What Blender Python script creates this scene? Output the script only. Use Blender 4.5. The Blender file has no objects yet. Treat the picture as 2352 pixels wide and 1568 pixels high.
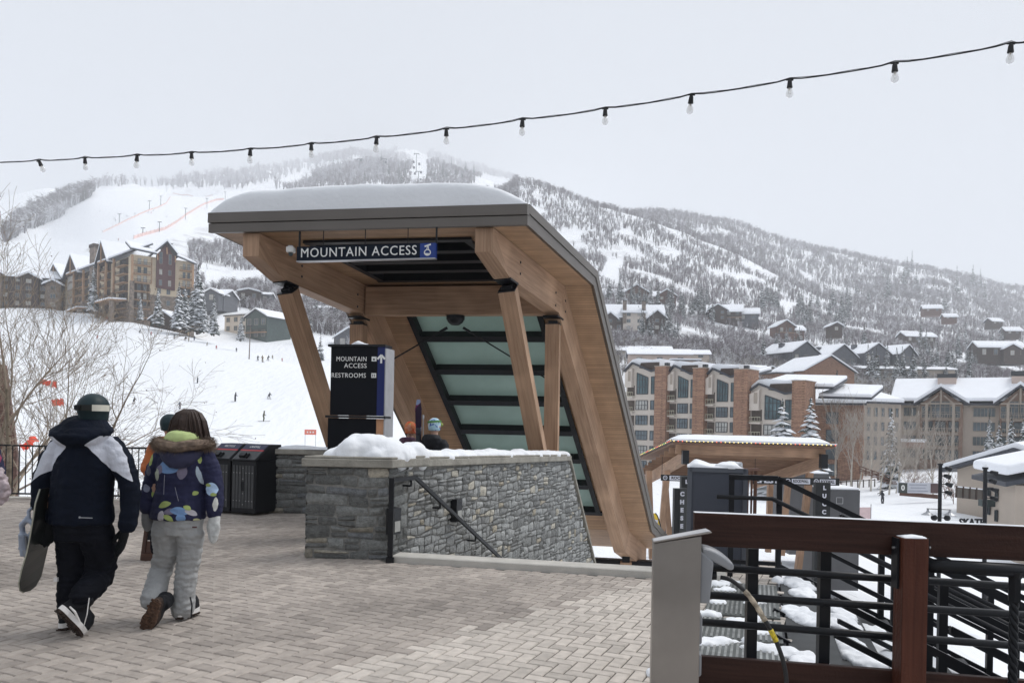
import bpy, bmesh, math, random
import numpy as np
from mathutils import Vector, Matrix, noise
V = Vector
rad = math.radians
RND = random.Random(7)
SC = bpy.context.scene
COL = SC.collection
F, CX, HY, ROLL, CH = 1766.0, 1176.0, 972.0, 0.02, 1.6
SR, CR = math.sin(ROLL), math.cos(ROLL)
def W(px, py, d):
    u = (px - CX) / F; v = (py - HY) / F
    return V((d * (u * CR + v * SR), d, CH + d * (u * SR - v * CR)))
def at(px, d, z):
    u = (px - CX) / F; zz = (z - CH) / d
    return V((d * (u * CR + (u * SR - zz) * SR / CR), d, z))
def G(px, py, z=0.0):
    u = (px - CX) / F; v = (py - HY) / F
    return W(px, py, (z - CH) / (u * SR - v * CR))
def zat(px, py, d):
    return W(px, py, d).z
cam_d = bpy.data.cameras.new('camera'); cam = bpy.data.objects.new('camera', cam_d); COL.objects.link(cam)
cam.matrix_world = Matrix(((CR, -SR, 0, 0), (0, 0, -1, 0), (SR, CR, 0, CH), (0, 0, 0, 1)))
cam_d.sensor_width = 36; cam_d.lens = 36 * F / 2352; cam_d.shift_y = 188 / 2352
cam_d.clip_start = 0.1; cam_d.clip_end = 20000
SC.camera = cam
SC.view_settings.view_transform = 'Standard'; SC.view_settings.look = 'None'
SC.view_settings.gamma = 1; SC.view_settings.use_curve_mapping = False
SC.view_settings.exposure = 0.34
def tag(o, label=None, cat=None, group=None, kind=None):
    if label: o['label'] = label
    if cat: o['category'] = cat
    if group: o['group'] = group
    if kind: o['kind'] = kind
    return o
def empty(name, loc=(0, 0, 0), rz=0.0, label=None, cat=None, group=None):
    o = bpy.data.objects.new(name, None); COL.objects.link(o)
    o.location = loc; o.rotation_euler = (0, 0, rz); o.empty_display_size = 0.2
    return tag(o, label, cat, group)
def chain_matrix(o):
    m = Matrix.Identity(4)
    while o is not None:
        m = Matrix.LocRotScale(o.location, o.rotation_euler, o.scale) @ m
        o = o.parent
    return m
class MB:
    """collects faces, builds one mesh; uv u runs along the longest edge of each face, in metres"""
    def __init__(s):
        s.v = []; s.f = []; s.m = []; s.c = []; s.uvd = []
        s.cur = None; s.dir = None
    def add(s, vs, fs, mi=0):
        k = len(s.v); s.v += [tuple(p) for p in vs]
        for f in fs:
            s.f.append(tuple(i + k for i in f)); s.m.append(mi); s.c.append(s.cur); s.uvd.append(s.dir)
        return s
    def box(s, x0, x1, y0, y1, z0, z1, mi=0, T=None):
        vs = [V((x, y, z)) for z in (z0, z1) for y in (y0, y1) for x in (x0, x1)]
        if T is not None: vs = [T @ p for p in vs]
        return s.add(vs, [(0, 2, 3, 1), (4, 5, 7, 6), (0, 1, 5, 4), (2, 6, 7, 3), (0, 4, 6, 2), (1, 3, 7, 5)], mi)
    def cbox(s, c, sx, sy, sz, rz=0.0, mi=0):
        T = Matrix.Translation(c) @ Matrix.Rotation(rz, 4, 'Z')
        return s.box(-sx / 2, sx / 2, -sy / 2, sy / 2, -sz / 2, sz / 2, mi, T)
    def prism(s, poly, ext, mi=0):
        n = len(poly); ext = V(ext); a = [V(p) for p in poly]; b = [p + ext for p in a]
        fs = [tuple(range(n))[::-1], tuple(range(n, 2 * n))] + [(i, (i + 1) % n, n + (i + 1) % n, n + i) for i in range(n)]
        return s.add(a + b, fs, mi)
    def bar(s, p, q, w, h, up=(0, 0, 1), mi=0):
        p = V(p); q = V(q); t = (q - p).normalized(); up = V(up)
        r = t.cross(up)
        if r.length < 1e-4: r = t.cross(V((0, 1, 0)))
        r.normalize(); n = r.cross(t)
        vs = []
        for o in (p, q):
            for a, b in ((-1, -1), (1, -1), (1, 1), (-1, 1)): vs.append(o + r * (a * w / 2) + n * (b * h / 2))
        return s.add(vs, [(0, 3, 2, 1), (4, 5, 6, 7), (0, 1, 5, 4), (1, 2, 6, 5), (2, 3, 7, 6), (3, 0, 4, 7)], mi)
    def tube(s, pts, rs, n=8, mi=0, cap=True, ry=None):
        pts = [V(p) for p in pts]
        if not hasattr(rs, '__len__'): rs = [rs] * len(pts)
        k0 = len(s.v); prev = None
        for i, p in enumerate(pts):
            t = (pts[min(i + 1, len(pts) - 1)] - pts[max(i - 1, 0)])
            t = t.normalized() if t.length > 1e-9 else V((0, 0, 1))
            if prev is None:
                a = V((1, 0, 0)) if abs(t.x) < 0.9 else V((0, 1, 0))
                r = (a - t * a.dot(t)).normalized()
            else:
                r = prev - t * prev.dot(t); r = r.normalized() if r.length > 1e-6 else prev
            prev = r; q = t.cross(r)
            for j in range(n):
                an = 2 * math.pi * j / n
                s.v.append(tuple(p + r * (rs[i] * math.cos(an)) + q * ((ry[i] if ry else rs[i]) * math.sin(an))))
        for i in range(len(pts) - 1):
            for j in range(n):
                a = k0 + i * n + j; b = k0 + i * n + (j + 1) % n
                s.f.append((a, b, b + n, a + n)); s.m.append(mi); s.c.append(s.cur); s.uvd.append(s.dir)
        if cap and n > 2:
            s.f.append(tuple(k0 + j for j in range(n))[::-1]); s.m.append(mi); s.c.append(s.cur); s.uvd.append(None)
            e = k0 + (len(pts) - 1) * n
            s.f.append(tuple(e + j for j in range(n))); s.m.append(mi); s.c.append(s.cur); s.uvd.append(None)
        return s
    def rings(s, rings, mi=0, cap=True):
        """loft over rings: each ring a list of points with equal count"""
        k0 = len(s.v); n = len(rings[0])
        for r in rings: s.v += [tuple(p) for p in r]
        for i in range(len(rings) - 1):
            for j in range(n):
                a = k0 + i * n + j; b = k0 + i * n + (j + 1) % n
                s.f.append((a, b, b + n, a + n)); s.m.append(mi); s.c.append(s.cur); s.uvd.append(s.dir)
        if cap:
            s.f.append(tuple(k0 + j for j in range(n))[::-1]); s.m.append(mi); s.c.append(s.cur); s.uvd.append(None)
            e = k0 + (len(rings) - 1) * n
            s.f.append(tuple(e + j for j in range(n))); s.m.append(mi); s.c.append(s.cur); s.uvd.append(None)
        return s
    def mesh(s, name, mats, M=None, smooth=False):
        me = bpy.data.meshes.new(name)
        vv = [M @ V(p) for p in s.v] if M is not None else s.v
        me.from_pydata([tuple(p) for p in vv], [], s.f)
        for m in (mats if isinstance(mats, (list, tuple)) else [mats]): me.materials.append(m)
        if any(s.m): me.polygons.foreach_set('material_index', s.m)
        if smooth: me.polygons.foreach_set('use_smooth', [True] * len(s.f))
        uv = me.uv_layers.new(name='UVMap'); co = np.array([tuple(p) for p in vv], dtype=float).reshape(-1, 3)
        arr = np.zeros(2 * len(me.loops)); k = 0
        Minv = M.to_3x3() if M is not None else None
        for f, dr in zip(s.f, s.uvd):
            P = co[list(f)]
            E = np.roll(P, -1, 0) - P; L = (E ** 2).sum(1)
            nrm = np.cross(P[1] - P[0], P[2] - P[0]); nl = np.linalg.norm(nrm)
            if nl < 1e-12: nrm = np.array([0, 0, 1.]); nl = 1
            nrm /= nl
            if dr is not None:
                a = np.array(tuple(Minv @ V(dr)) if Minv is not None else tuple(dr)); a = a - nrm * a.dot(nrm)
                if np.linalg.norm(a) < 1e-3: a = E[L.argmax()]
            else: a = E[L.argmax()]
            a = a / (np.linalg.norm(a) + 1e-12); b = np.cross(nrm, a)
            n = len(f)
            arr[2 * k:2 * (k + n):2] = P @ a; arr[2 * k + 1:2 * (k + n):2] = P @ b
            k += n
        uv.data.foreach_set('uv', arr)
        if any(c is not None for c in s.c):
            ca = me.color_attributes.new('Col', 'FLOAT_COLOR', 'CORNER'); cc = []
            for f, c in zip(s.f, s.c): cc += list((c or (1, 1, 1)) + (1.0,) if len(c or (1, 1, 1)) == 3 else c) * len(f)
            ca.data.foreach_set('color', cc)
        me.validate()
        return me
    def build(s, name, mats, parent=None, smooth=False, bevel=0, local=False, auto=False, segs=1):
        """world coordinates in (unless local); a top-level mesh gets its origin at its base"""
        if parent is not None:
            M = None if local else chain_matrix(parent).inverted()
            o = bpy.data.objects.new(name, s.mesh(name, mats, M, smooth)); o.parent = parent
        else:
            xs = [p[0] for p in s.v]; ys = [p[1] for p in s.v]; zs = [p[2] for p in s.v]
            c = V(((min(xs) + max(xs)) / 2, (min(ys) + max(ys)) / 2, min(zs)))
            o = bpy.data.objects.new(name, s.mesh(name, mats, Matrix.Translation(-c), smooth)); o.location = c
        COL.objects.link(o)
        if bevel:
            b = o.modifiers.new('bevel', 'BEVEL'); b.width = bevel; b.segments = segs; b.limit_method = 'ANGLE'; b.angle_limit = rad(40)
        if auto:
            for p in o.data.polygons: p.use_smooth = True
            try: o.data.set_sharp_from_angle(angle=rad(38))
            except Exception: pass
        return o
def smooth_angle(me, deg=35):
    for p in me.polygons: p.use_smooth = True
    try: me.set_sharp_from_angle(angle=rad(deg))
    except Exception: pass
def kids(o): return [c for c in bpy.data.objects if c.parent == o]
def copy_tree(o, parent=None, cache=None):
    c = o.copy(); COL.objects.link(c); c.parent = parent
    for ch in o.get('_k', None) or TREE.get(o.name, []): copy_tree(ch, c)
    return c
TREE = {}
def reg(o):
    for ch in kids(o):
        TREE.setdefault(o.name, []).append(ch); reg(ch)
def text(body, name, M, parent, size, T, depth=0.004, bold=0.0, align='CENTER', space=1.0, xs=1.0, width=None):
    """lettering as real raised mesh; T maps text plane (x right, y up, z out) to world"""
    cu = bpy.data.curves.new(name, 'FONT'); cu.body = body; cu.size = size; cu.align_x = align; cu.align_y = 'CENTER'
    cu.extrude = depth; cu.offset = bold; cu.space_character = space; cu.resolution_u = 3
    t = bpy.data.objects.new(name, cu); COL.objects.link(t)
    dg = bpy.context.evaluated_depsgraph_get(); dg.update()
    me = bpy.data.meshes.new_from_object(t.evaluated_get(dg)); bpy.data.objects.remove(t); bpy.data.curves.remove(cu)
    me.name = name
    if width:
        xx = [v.co.x for v in me.vertices]; xs = width / (max(xx) - min(xx))
    if xs != 1.0: me.transform(Matrix.Diagonal((xs, 1, 1, 1)))
    me.transform((chain_matrix(parent).inverted() if parent is not None else Matrix.Identity(4)) @ T)
    me.materials.clear(); me.materials.append(M)
    o = bpy.data.objects.new(name, me); o.parent = parent; COL.objects.link(o)
    return o
def plane_T(o, xdir, zdir):
    """text frame: origin o, x along xdir, out along zdir"""
    x = V(xdir).normalized(); z = V(zdir).normalized(); y = z.cross(x).normalized(); z = x.cross(y)
    return Matrix(((x.x, y.x, z.x, o[0]), (x.y, y.y, z.y, o[1]), (x.z, y.z, z.z, o[2]), (0, 0, 0, 1)))
def nodes(m):
    m.use_nodes = True; nt = m.node_tree; return nt, nt.nodes, nt.links, nt.nodes['Principled BSDF']
MATS = {}
def mat(name, col, rough=0.75, metal=0.0, var=0.12, vs=3.0, bump=0.0, bs=25.0, kind=None, spec=0.4, scale=(1, 1, 1), attr=False, col2=None, coat=0, emit=None, es=0, mask=None, snow=None):
    if name in MATS: return MATS[name]
    m = bpy.data.materials.new(name); nt, N, L, P = nodes(m); MATS[name] = m
    P.inputs['Roughness'].default_value = rough; P.inputs['Metallic'].default_value = metal
    P.inputs['Specular IOR Level'].default_value = spec
    if coat: P.inputs['Coat Weight'].default_value = coat
    tc = N.new('ShaderNodeTexCoord'); mp = N.new('ShaderNodeMapping'); mp.inputs['Scale'].default_value = scale
    L.new(tc.outputs['UV' if kind in ('wood', 'planks') else 'Object'], mp.inputs['Vector'])
    if attr:
        at_ = N.new('ShaderNodeAttribute'); at_.attribute_name = 'Col'; base = at_.outputs['Color']
    else:
        rgb = N.new('ShaderNodeRGB'); rgb.outputs[0].default_value = (*col, 1); base = rgb.outputs[0]
    def mix(a, b, f, mode='MIX'):
        x = N.new('ShaderNodeMix'); x.data_type = 'RGBA'; x.blend_type = mode
        for k, val in ((6, a), (7, b)):
            if isinstance(val, tuple): x.inputs[k].default_value = (*val, 1)
            else: L.new(val, x.inputs[k])
        if isinstance(f, (int, float)): x.inputs[0].default_value = f
        else: L.new(f, x.inputs[0])
        return x.outputs[2]
    def ramp(src, p0, p1):
        r = N.new('ShaderNodeMapRange'); r.inputs[1].default_value = p0; r.inputs[2].default_value = p1; L.new(src, r.inputs[0]); return r.outputs[0]
    hgt = None
    if kind == 'wood':
        mp.inputs['Scale'].default_value = (0.7, 16, 1)
        n1 = N.new('ShaderNodeTexNoise'); n1.inputs['Scale'].default_value = 1.6; n1.inputs['Detail'].default_value = 6; n1.inputs['Distortion'].default_value = 0.8
        L.new(mp.outputs[0], n1.inputs['Vector'])
        n2 = N.new('ShaderNodeTexNoise'); n2.inputs['Scale'].default_value = 0.9; L.new(tc.outputs['UV'], n2.inputs['Vector'])
        base = mix(base, col2 or tuple(c * 0.6 for c in col), ramp(n1.outputs[0], 0.35, 0.7))
        base = mix(base, tuple(min(1, c * 1.35) for c in col), ramp(n2.outputs[0], 0.5, 0.8)); hgt = n1.outputs[0]
    elif kind == 'planks':
        wv = N.new('ShaderNodeSeparateXYZ'); L.new(tc.outputs['UV'], wv.inputs[0])
        ml = N.new('ShaderNodeMath'); ml.operation = 'MULTIPLY'; ml.inputs[1].default_value = vs; L.new(wv.outputs['Y'], ml.inputs[0])
        fr = N.new('ShaderNodeMath'); fr.operation = 'FRACT'; L.new(ml.outputs[0], fr.inputs[0])
        fl = N.new('ShaderNodeMath'); fl.operation = 'FLOOR'; L.new(ml.outputs[0], fl.inputs[0])
        wn = N.new('ShaderNodeTexWhiteNoise'); wn.noise_dimensions = '1D'; L.new(fl.outputs[0], wn.inputs['W'])
        gap = N.new('ShaderNodeMath'); gap.operation = 'LESS_THAN'; gap.inputs[1].default_value = 0.13; L.new(fr.outputs[0], gap.inputs[0])
        mp.inputs['Scale'].default_value = (0.8, 14, 1)
        n1 = N.new('ShaderNodeTexNoise'); n1.inputs['Scale'].default_value = 1.5; n1.inputs['Detail'].default_value = 5; L.new(mp.outputs[0], n1.inputs['Vector'])
        base = mix(base, tuple(c * 0.62 for c in col), ramp(wn.outputs['Value'], 0.1, 1.6))
        base = mix(base, tuple(c * 0.7 for c in col), ramp(n1.outputs[0], 0.4, 0.9))
        base = mix(base, tuple(c * 0.42 for c in col), gap.outputs[0])
        iv = N.new('ShaderNodeMath'); iv.operation = 'SUBTRACT'; iv.inputs[0].default_value = 1; L.new(gap.outputs[0], iv.inputs[1]); hgt = iv.outputs[0]
    elif kind == 'brick':
        bt = N.new('ShaderNodeTexBrick'); bt.inputs['Scale'].default_value = vs
        sw = N.new('ShaderNodeSeparateXYZ'); L.new(mp.outputs[0], sw.inputs[0]); cb = N.new('ShaderNodeCombineXYZ')
        ad = N.new('ShaderNodeMath'); L.new(sw.outputs[0], ad.inputs[0]); L.new(sw.outputs[1], ad.inputs[1])
        L.new(ad.outputs[0], cb.inputs[0]); L.new(sw.outputs[2], cb.inputs[1]); L.new(cb.outputs[0], bt.inputs['Vector'])
        bt.inputs['Color1'].default_value = (*col, 1); bt.inputs['Color2'].default_value = (*(col2 or tuple(c * .6 for c in col)), 1)
        bt.inputs['Mortar'].default_value = (*tuple(c * .55 for c in col), 1); bt.inputs['Mortar Size'].default_value = 0.03
        base = bt.outputs['Color']
    if var:
        n = N.new('ShaderNodeTexNoise'); n.inputs['Scale'].default_value = vs if kind not in ('planks', 'brick') else 3; n.inputs['Detail'].default_value = 5
        L.new((mp if kind != 'planks' else tc).outputs[0 if kind != 'planks' else 'Object'], n.inputs['Vector'])
        hs = N.new('ShaderNodeHueSaturation'); L.new(base, hs.inputs['Color'])
        r = N.new('ShaderNodeMapRange'); r.inputs[1].default_value = 0.3; r.inputs[2].default_value = 0.7; r.inputs[3].default_value = 1 - var; r.inputs[4].default_value = 1 + var
        L.new(n.outputs[0], r.inputs[0]); L.new(r.outputs[0], hs.inputs['Value']); base = hs.outputs[0]
    if mask:                                                     # coloured panels of the thing itself, their outlines stored on the mesh
        for an, c in mask:
            a = N.new('ShaderNodeAttribute'); a.attribute_name = an
            g = N.new('ShaderNodeMath'); g.operation = 'GREATER_THAN'; g.inputs[1].default_value = 0; L.new(a.outputs['Fac'], g.inputs[0])
            base = mix(base, c, g.outputs[0])
    if snow is not None:                                         # snow lying on what faces up
        ge = N.new('ShaderNodeNewGeometry'); sx = N.new('ShaderNodeSeparateXYZ'); L.new(ge.outputs['Normal'], sx.inputs[0])
        nn = N.new('ShaderNodeTexNoise'); nn.inputs['Scale'].default_value = snow[1]; L.new(tc.outputs['Object'], nn.inputs['Vector'])
        ad = N.new('ShaderNodeMath'); L.new(nn.outputs[0], ad.inputs[0]); L.new(sx.outputs['Z'], ad.inputs[1])
        base = mix(base, (0.86, 0.88, 0.92), ramp(ad.outputs[0], snow[0], snow[0] + 0.12))
    L.new(base, P.inputs['Base Color'])
    if bump:
        n = N.new('ShaderNodeTexNoise'); n.inputs['Scale'].default_value = bs; n.inputs['Detail'].default_value = 6; L.new(tc.outputs['Object'], n.inputs['Vector'])
        b = N.new('ShaderNodeBump'); b.inputs['Strength'].default_value = bump; b.inputs['Distance'].default_value = 0.02
        if hgt is not None:
            ad = N.new('ShaderNodeMath'); L.new(n.outputs[0], ad.inputs[0]); L.new(hgt, ad.inputs[1]); L.new(ad.outputs[0], b.inputs['Height'])
        else: L.new(n.outputs[0], b.inputs['Height'])
        L.new(b.outputs[0], P.inputs['Normal'])
    if emit:
        P.inputs['Emission Color'].default_value = (*emit, 1); P.inputs['Emission Strength'].default_value = es
    return m
def m_(c): return tuple(((x / 255) / 12.92 if x / 255 <= 0.04045 else ((x / 255 + 0.055) / 1.055) ** 2.4) for x in c)
BLACK = mat('black_painted_steel', (0.009, 0.010, 0.013), 0.42, 0.0, 0.15, 8, 0.05, 60, spec=0.3)
DARKST = mat('dark_blue_grey_metal', (0.035, 0.04, 0.05), 0.45, 0.2, 0.15, 4)
SNOW = mat('snow', (0.86, 0.88, 0.91), 0.65, 0, 0.03, 1.5, 0.5, 14, spec=0.2)
GLULAM = mat('glulam_timber', (0.42, 0.27, 0.175), 0.6, 0, 0.10, 1.5, 0.12, 40, kind='wood', col2=(0.28, 0.168, 0.102))
SOFFIT = mat('cedar_soffit_boards', (0.47, 0.295, 0.175), 0.6, 0, 0.12, 17.0, 0.2, 30, kind='planks')
FASCIA = mat('taupe_metal_fascia', (0.15, 0.135, 0.122), 0.42, 0.3, 0.06, 1.2)
FASCIAD = mat('dark_seam_metal', (0.05, 0.05, 0.055), 0.4, 0.4, 0.06, 1.2)
WHITE = mat('white_lettering', (0.82, 0.82, 0.80), 0.5, 0, 0.0)
GREYST = mat('galvanised_steel', (0.42, 0.42, 0.43), 0.35, 0.7, 0.1, 6)
GLASSD = mat('dark_window_glass', (0.05, 0.075, 0.085), 0.08, 0.0, 0.25, 0.6, spec=0.8)
CREAM = mat('cream_stucco', (0.62, 0.52, 0.38), 0.85, 0, 0.06, 1)
wo = bpy.data.worlds.new('World'); SC.world = wo; wo.use_nodes = True
N = wo.node_tree.nodes; L = wo.node_tree.links; N.clear()
SUN_EL, SUN_AZ = rad(54), rad(62)                       # high, from the right and ahead
sky = N.new('ShaderNodeTexSky'); sky.sky_type = 'NISHITA'; sky.sun_disc = False
sky.sun_elevation = SUN_EL; sky.sun_rotation = SUN_AZ; sky.air_density = 1.5; sky.dust_density = 6
hs = N.new('ShaderNodeHueSaturation'); hs.inputs['Saturation'].default_value = 0.35
mx = N.new('ShaderNodeMix'); mx.data_type = 'RGBA'; mx.inputs[0].default_value = 0.88       # cloud deck hides most of the blue
tcw = N.new('ShaderNodeTexCoord'); nw = N.new('ShaderNodeTexNoise'); nw.inputs['Scale'].default_value = 1.3; nw.inputs['Detail'].default_value = 3
rw = N.new('ShaderNodeMix'); rw.data_type = 'RGBA'; rw.inputs[6].default_value = (8.5, 9.0, 9.8, 1); rw.inputs[7].default_value = (9.1, 9.5, 10.25, 1)
bg = N.new('ShaderNodeBackground'); bg.inputs['Strength'].default_value = 0.066; out = N.new('ShaderNodeOutputWorld')
L.new(tcw.outputs['Generated'], nw.inputs['Vector']); L.new(nw.outputs[0], rw.inputs[0])
L.new(sky.outputs[0], hs.inputs['Color']); L.new(hs.outputs[0], mx.inputs[6]); L.new(rw.outputs[2], mx.inputs[7])
L.new(mx.outputs[2], bg.inputs['Color']); L.new(bg.outputs[0], out.inputs['Surface'])
sd = bpy.data.lights.new('sun', 'SUN'); sd.energy = 2.9; sd.angle = rad(25); sd.color = (1, 0.975, 0.94)
so = bpy.data.objects.new('sun', sd); COL.objects.link(so)
dirv = V((math.sin(SUN_AZ) * math.cos(SUN_EL), math.cos(SUN_AZ) * math.cos(SUN_EL), math.sin(SUN_EL)))
so.rotation_euler = dirv.to_track_quat('Z', 'Y').to_euler(); so.location = (0, 0, 50)
E = V((0.413, 0.911, 0)).normalized()        # direction the canopy and the stone wall run
BV = V((0.9855, -0.169, 0)).normalized()     # direction of the canopy front, to the right
UP = V((0, 0, 1))
rp = random.Random(3)
WALL0 = V((-1.40, 8.85, 0))
def wallp(s, z=0): return WALL0 + E * s + UP * z
cu0 = G(902, 1291); cu1 = G(1500, 1327)
cdir = (cu1 - cu0).normalized()
STL0 = V((1.82, 5.0, 0)); STL1 = V((2.86, 8.25, 0))      # top edge of the steel stair
plaza_poly = [(-22, -6), (-22, 14.6), (-4.9, 14.75), (-4.9, 17.0), (-.6, 16.3), tuple((wallp(5.6) + V((-.2, .1, 0)))[:2]), (-1.62, 8.97), (-1.5, 8.83), (cu0.x, cu0.y), (cu1.x, cu1.y), (2.4, 9.4), (3.3, 9.3), (STL1.x, STL1.y), (STL0.x, STL0.y), (1.75, 4.2), (9.0, 3.0), (9.0, -6)]
def inside(x, y, poly):
    c = False; n = len(poly); j = n - 1
    for i in range(n):
        xi, yi = poly[i]; xj, yj = poly[j]
        if (yi > y) != (yj > y) and x < (xj - xi) * (y - yi) / (yj - yi) + xi: c = not c
        j = i
    return c
PAVER = mat('concrete_pavers', (1, 1, 1), 0.82, 0, 0.13, 14, 0.25, 160, attr=True)
pv = MB(); pw = 0.099
th = rad(-24); ct, st = math.cos(th), math.sin(th)
def paver(cx, cy, lx, ly):
    x = cx * ct - cy * st; y = cx * st + cy * ct
    if not (2.9 < y < 17.8) or abs(x) > 0.80 * y + 1.0: return
    if not inside(x, y, plaza_poly): return
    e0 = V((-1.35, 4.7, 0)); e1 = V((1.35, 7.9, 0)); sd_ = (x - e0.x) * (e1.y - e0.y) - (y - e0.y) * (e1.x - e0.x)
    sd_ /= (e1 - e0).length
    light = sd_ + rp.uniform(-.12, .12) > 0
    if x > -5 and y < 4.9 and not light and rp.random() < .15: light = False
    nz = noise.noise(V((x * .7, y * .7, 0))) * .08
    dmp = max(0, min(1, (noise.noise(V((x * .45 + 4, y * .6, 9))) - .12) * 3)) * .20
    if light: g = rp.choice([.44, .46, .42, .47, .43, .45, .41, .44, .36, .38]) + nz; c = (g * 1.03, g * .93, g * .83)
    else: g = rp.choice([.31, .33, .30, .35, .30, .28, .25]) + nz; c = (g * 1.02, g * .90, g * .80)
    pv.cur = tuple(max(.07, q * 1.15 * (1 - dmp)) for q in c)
    g_ = .0045; b = .007; dz = rp.uniform(-.0012, .0012); hx = lx / 2 - g_; hy = ly / 2 - g_
    vs = []
    for hxx, hyy, z in ((hx, hy, -.012), (hx, hy, -.006 + dz), (hx - b, hy - b, dz + .001)):
        for a, q in ((-1, -1), (1, -1), (1, 1), (-1, 1)):
            X = cx + a * hxx; Y = cy + q * hyy
            vs.append((X * ct - Y * st, X * st + Y * ct, z))
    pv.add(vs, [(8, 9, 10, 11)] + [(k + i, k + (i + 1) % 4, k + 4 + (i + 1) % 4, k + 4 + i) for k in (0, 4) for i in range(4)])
for j in range(-30, 290):
    for k in range(-290, 220):
        m = (j - k) % 4
        x = k * pw; y = j * pw
        if m == 0: paver(x + pw, y + pw / 2, 2 * pw, pw)
        elif m == 1: paver(x + pw / 2 , y + pw, pw, 2 * pw)
pv.cur = None
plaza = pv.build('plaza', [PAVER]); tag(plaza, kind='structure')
JOINT = mat('paver_joint_sand', (0.09, 0.083, 0.075), 0.95, 0, 0.2, 12)
pb = MB(); pb.prism([V((x, y, -0.6)) for x, y in plaza_poly], (0, 0, .591)); base = pb.build('pavement', JOINT); tag(base, kind='structure')
pb2 = MB(); pb2.box(-60, 60, -60, -6.0, -.6, -.02); tag(pb2.build('pavement', JOINT), kind='structure')
CONC = mat('pale_concrete', (0.50, 0.48, 0.44), 0.85, 0, 0.1, 6, 0.2, 60)
kb = MB(); nrm = V((-cdir.y, cdir.x, 0))
k0 = cu0 - cdir * .02; k1 = cu1 + cdir * .75
kb.prism([k0 - UP * 1.2, k1 - UP * 1.2, k1 - UP * 1.2 + nrm * .28, k0 - UP * 1.2 + nrm * .28], UP * 1.275)
tag(kb.build('kerb', CONC, bevel=.01), kind='structure')
STONE = mat('wall_stone', (1, 1, 1), 0.9, 0, 0.28, 22, 0.9, 55, attr=True)
MORTAR = mat('wall_mortar', (0.26, 0.255, 0.24), 0.95, 0, 0.2, 15, 0.4, 60)
def stone_face(mb, p0, ux, nz_out, length, z0, z1, hmin, hmax, lmin, lmax, rnd, irregular=0.25, topf=None, endf=None, proud=.03, palette=None):
    """coursed rubble: every stone its own bulging block standing proud of the mortar"""
    ux = V(ux); out = V(nz_out); z = z0; row = 0
    rows = []
    while z < z1 - .02:
        h = rnd.uniform(hmin, hmax)
        if z + h > z1 - hmin * .6: h = z1 - z
        rows.append((z, z + h)); z += h
    ph = [rnd.uniform(0, 20) for _ in range(len(rows) + 1)]
    def wav(k, x):
        if k == 0 or k == len(rows): return 0
        return irregular * hmin * (math.sin(x * 5 + ph[k]) * .55 + math.sin(x * 13 + ph[k] * 2) * .45)
    for k, (a, b) in enumerate(rows):
        x = -rnd.uniform(0, lmin)
        while x < length:
            l = rnd.uniform(lmin, lmax) * rnd.choice([1, 1, .6, 1.3]); xa, xb = max(0, x), min(length, x + l); x += l
            if xb - xa < .03: continue
            if endf and xa > endf((a + b) / 2): continue
            if endf: xb = min(xb, endf((a + b) / 2))
            if xb - xa < .025: continue
            sp = rnd.random() < .2 * irregular / .25 and (b - a) > hmin * 1.25
            cuts = [(a, b)] if not sp else [(a, (a + b) / 2), ((a + b) / 2, b)]
            for (ca, cb) in cuts:
                g = .006; j = irregular * .05
                za = ca + (wav(k, (xa + xb) / 2) if ca == a else 0); zb = cb + (wav(k + 1, (xa + xb) / 2) if cb == b else 0)
                q = palette(rnd); mb.cur = q
                n = 4; P = []
                bz = rnd.uniform(.15, .75) * proud; tl = rnd.uniform(-.35, .35); tv = rnd.uniform(-.35, .35); sd = rnd.uniform(0, 99)
                zl0 = za + rnd.uniform(-j, j) * .5; zr0 = ca + (wav(k, xb) if ca == a else 0); zl1 = zb + rnd.uniform(-j, j) * .5; zr1 = zb
                zl0 = ca + (wav(k, xa) if ca == a else 0); zl1 = cb + (wav(k + 1, xa) if cb == b else 0); zr1 = cb + (wav(k + 1, xb) if cb == b else 0)
                sk = rnd.uniform(-j, j)
                for iy in range(n):
                    for ix in range(n):
                        fx = ix / (n - 1); fy = iy / (n - 1)
                        cxr = (fx - .5) * 2; cyr = (fy - .5) * 2
                        rr = 1 - .045 * (abs(cxr) * abs(cyr)) ** 3 - (.02 * abs(math.sin(sd + ix * 3 + iy * 7)))
                        fx2 = .5 + (fx - .5) * rr; fy2 = .5 + (fy - .5) * rr
                        X = xa + g + (xb - xa - 2 * g) * fx2 + sk * (fy - .5)
                        zz0 = zl0 + (zr0 - zl0) * fx2 + g; zz1 = zl1 + (zr1 - zl1) * fx2 - g
                        Z = zz0 + (zz1 - zz0) * fy2
                        edge = ix in (0, n - 1) or iy in (0, n - 1)
                        o = -.006 if edge else bz * (1 + tl * cxr + tv * cyr) + .45 * proud * noise.noise(V((X * 9 + sd, Z * 9, sd)))
                        P.append(p0 + ux * X + out * o + V((0, 0, Z)))
                F_ = [(iy * n + ix, iy * n + ix + 1, (iy + 1) * n + ix + 1, (iy + 1) * n + ix) for iy in range(n - 1) for ix in range(n - 1)]
                mb.add(P, F_)
    mb.cur = None
def pal_grey(r):
    g = r.choice([.13, .15, .18, .22, .12, .17, .24]) ; t = r.random()
    if t < .09: return (g * 1.9, g * 1.75, g * 1.45)
    if t < .16: return (g * .95, g * 1.0, g * 1.04)
    return (g * .97, g, g * .97)
def pal_mos(r):
    g = r.choice([.24, .29, .34, .20, .39, .27, .33]); t = r.random()
    if t < .05: return (.50, .47, .40)
    if t < .085: return (.40, .36, .29)
    return (g * .98, g, g * .985)
sw = empty('stone_wall', WALL0 + V((-.5, .3, 0)), 0, 'long grey rubble stone wall with square pier and concrete cap beside the stairs', 'wall')
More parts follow.
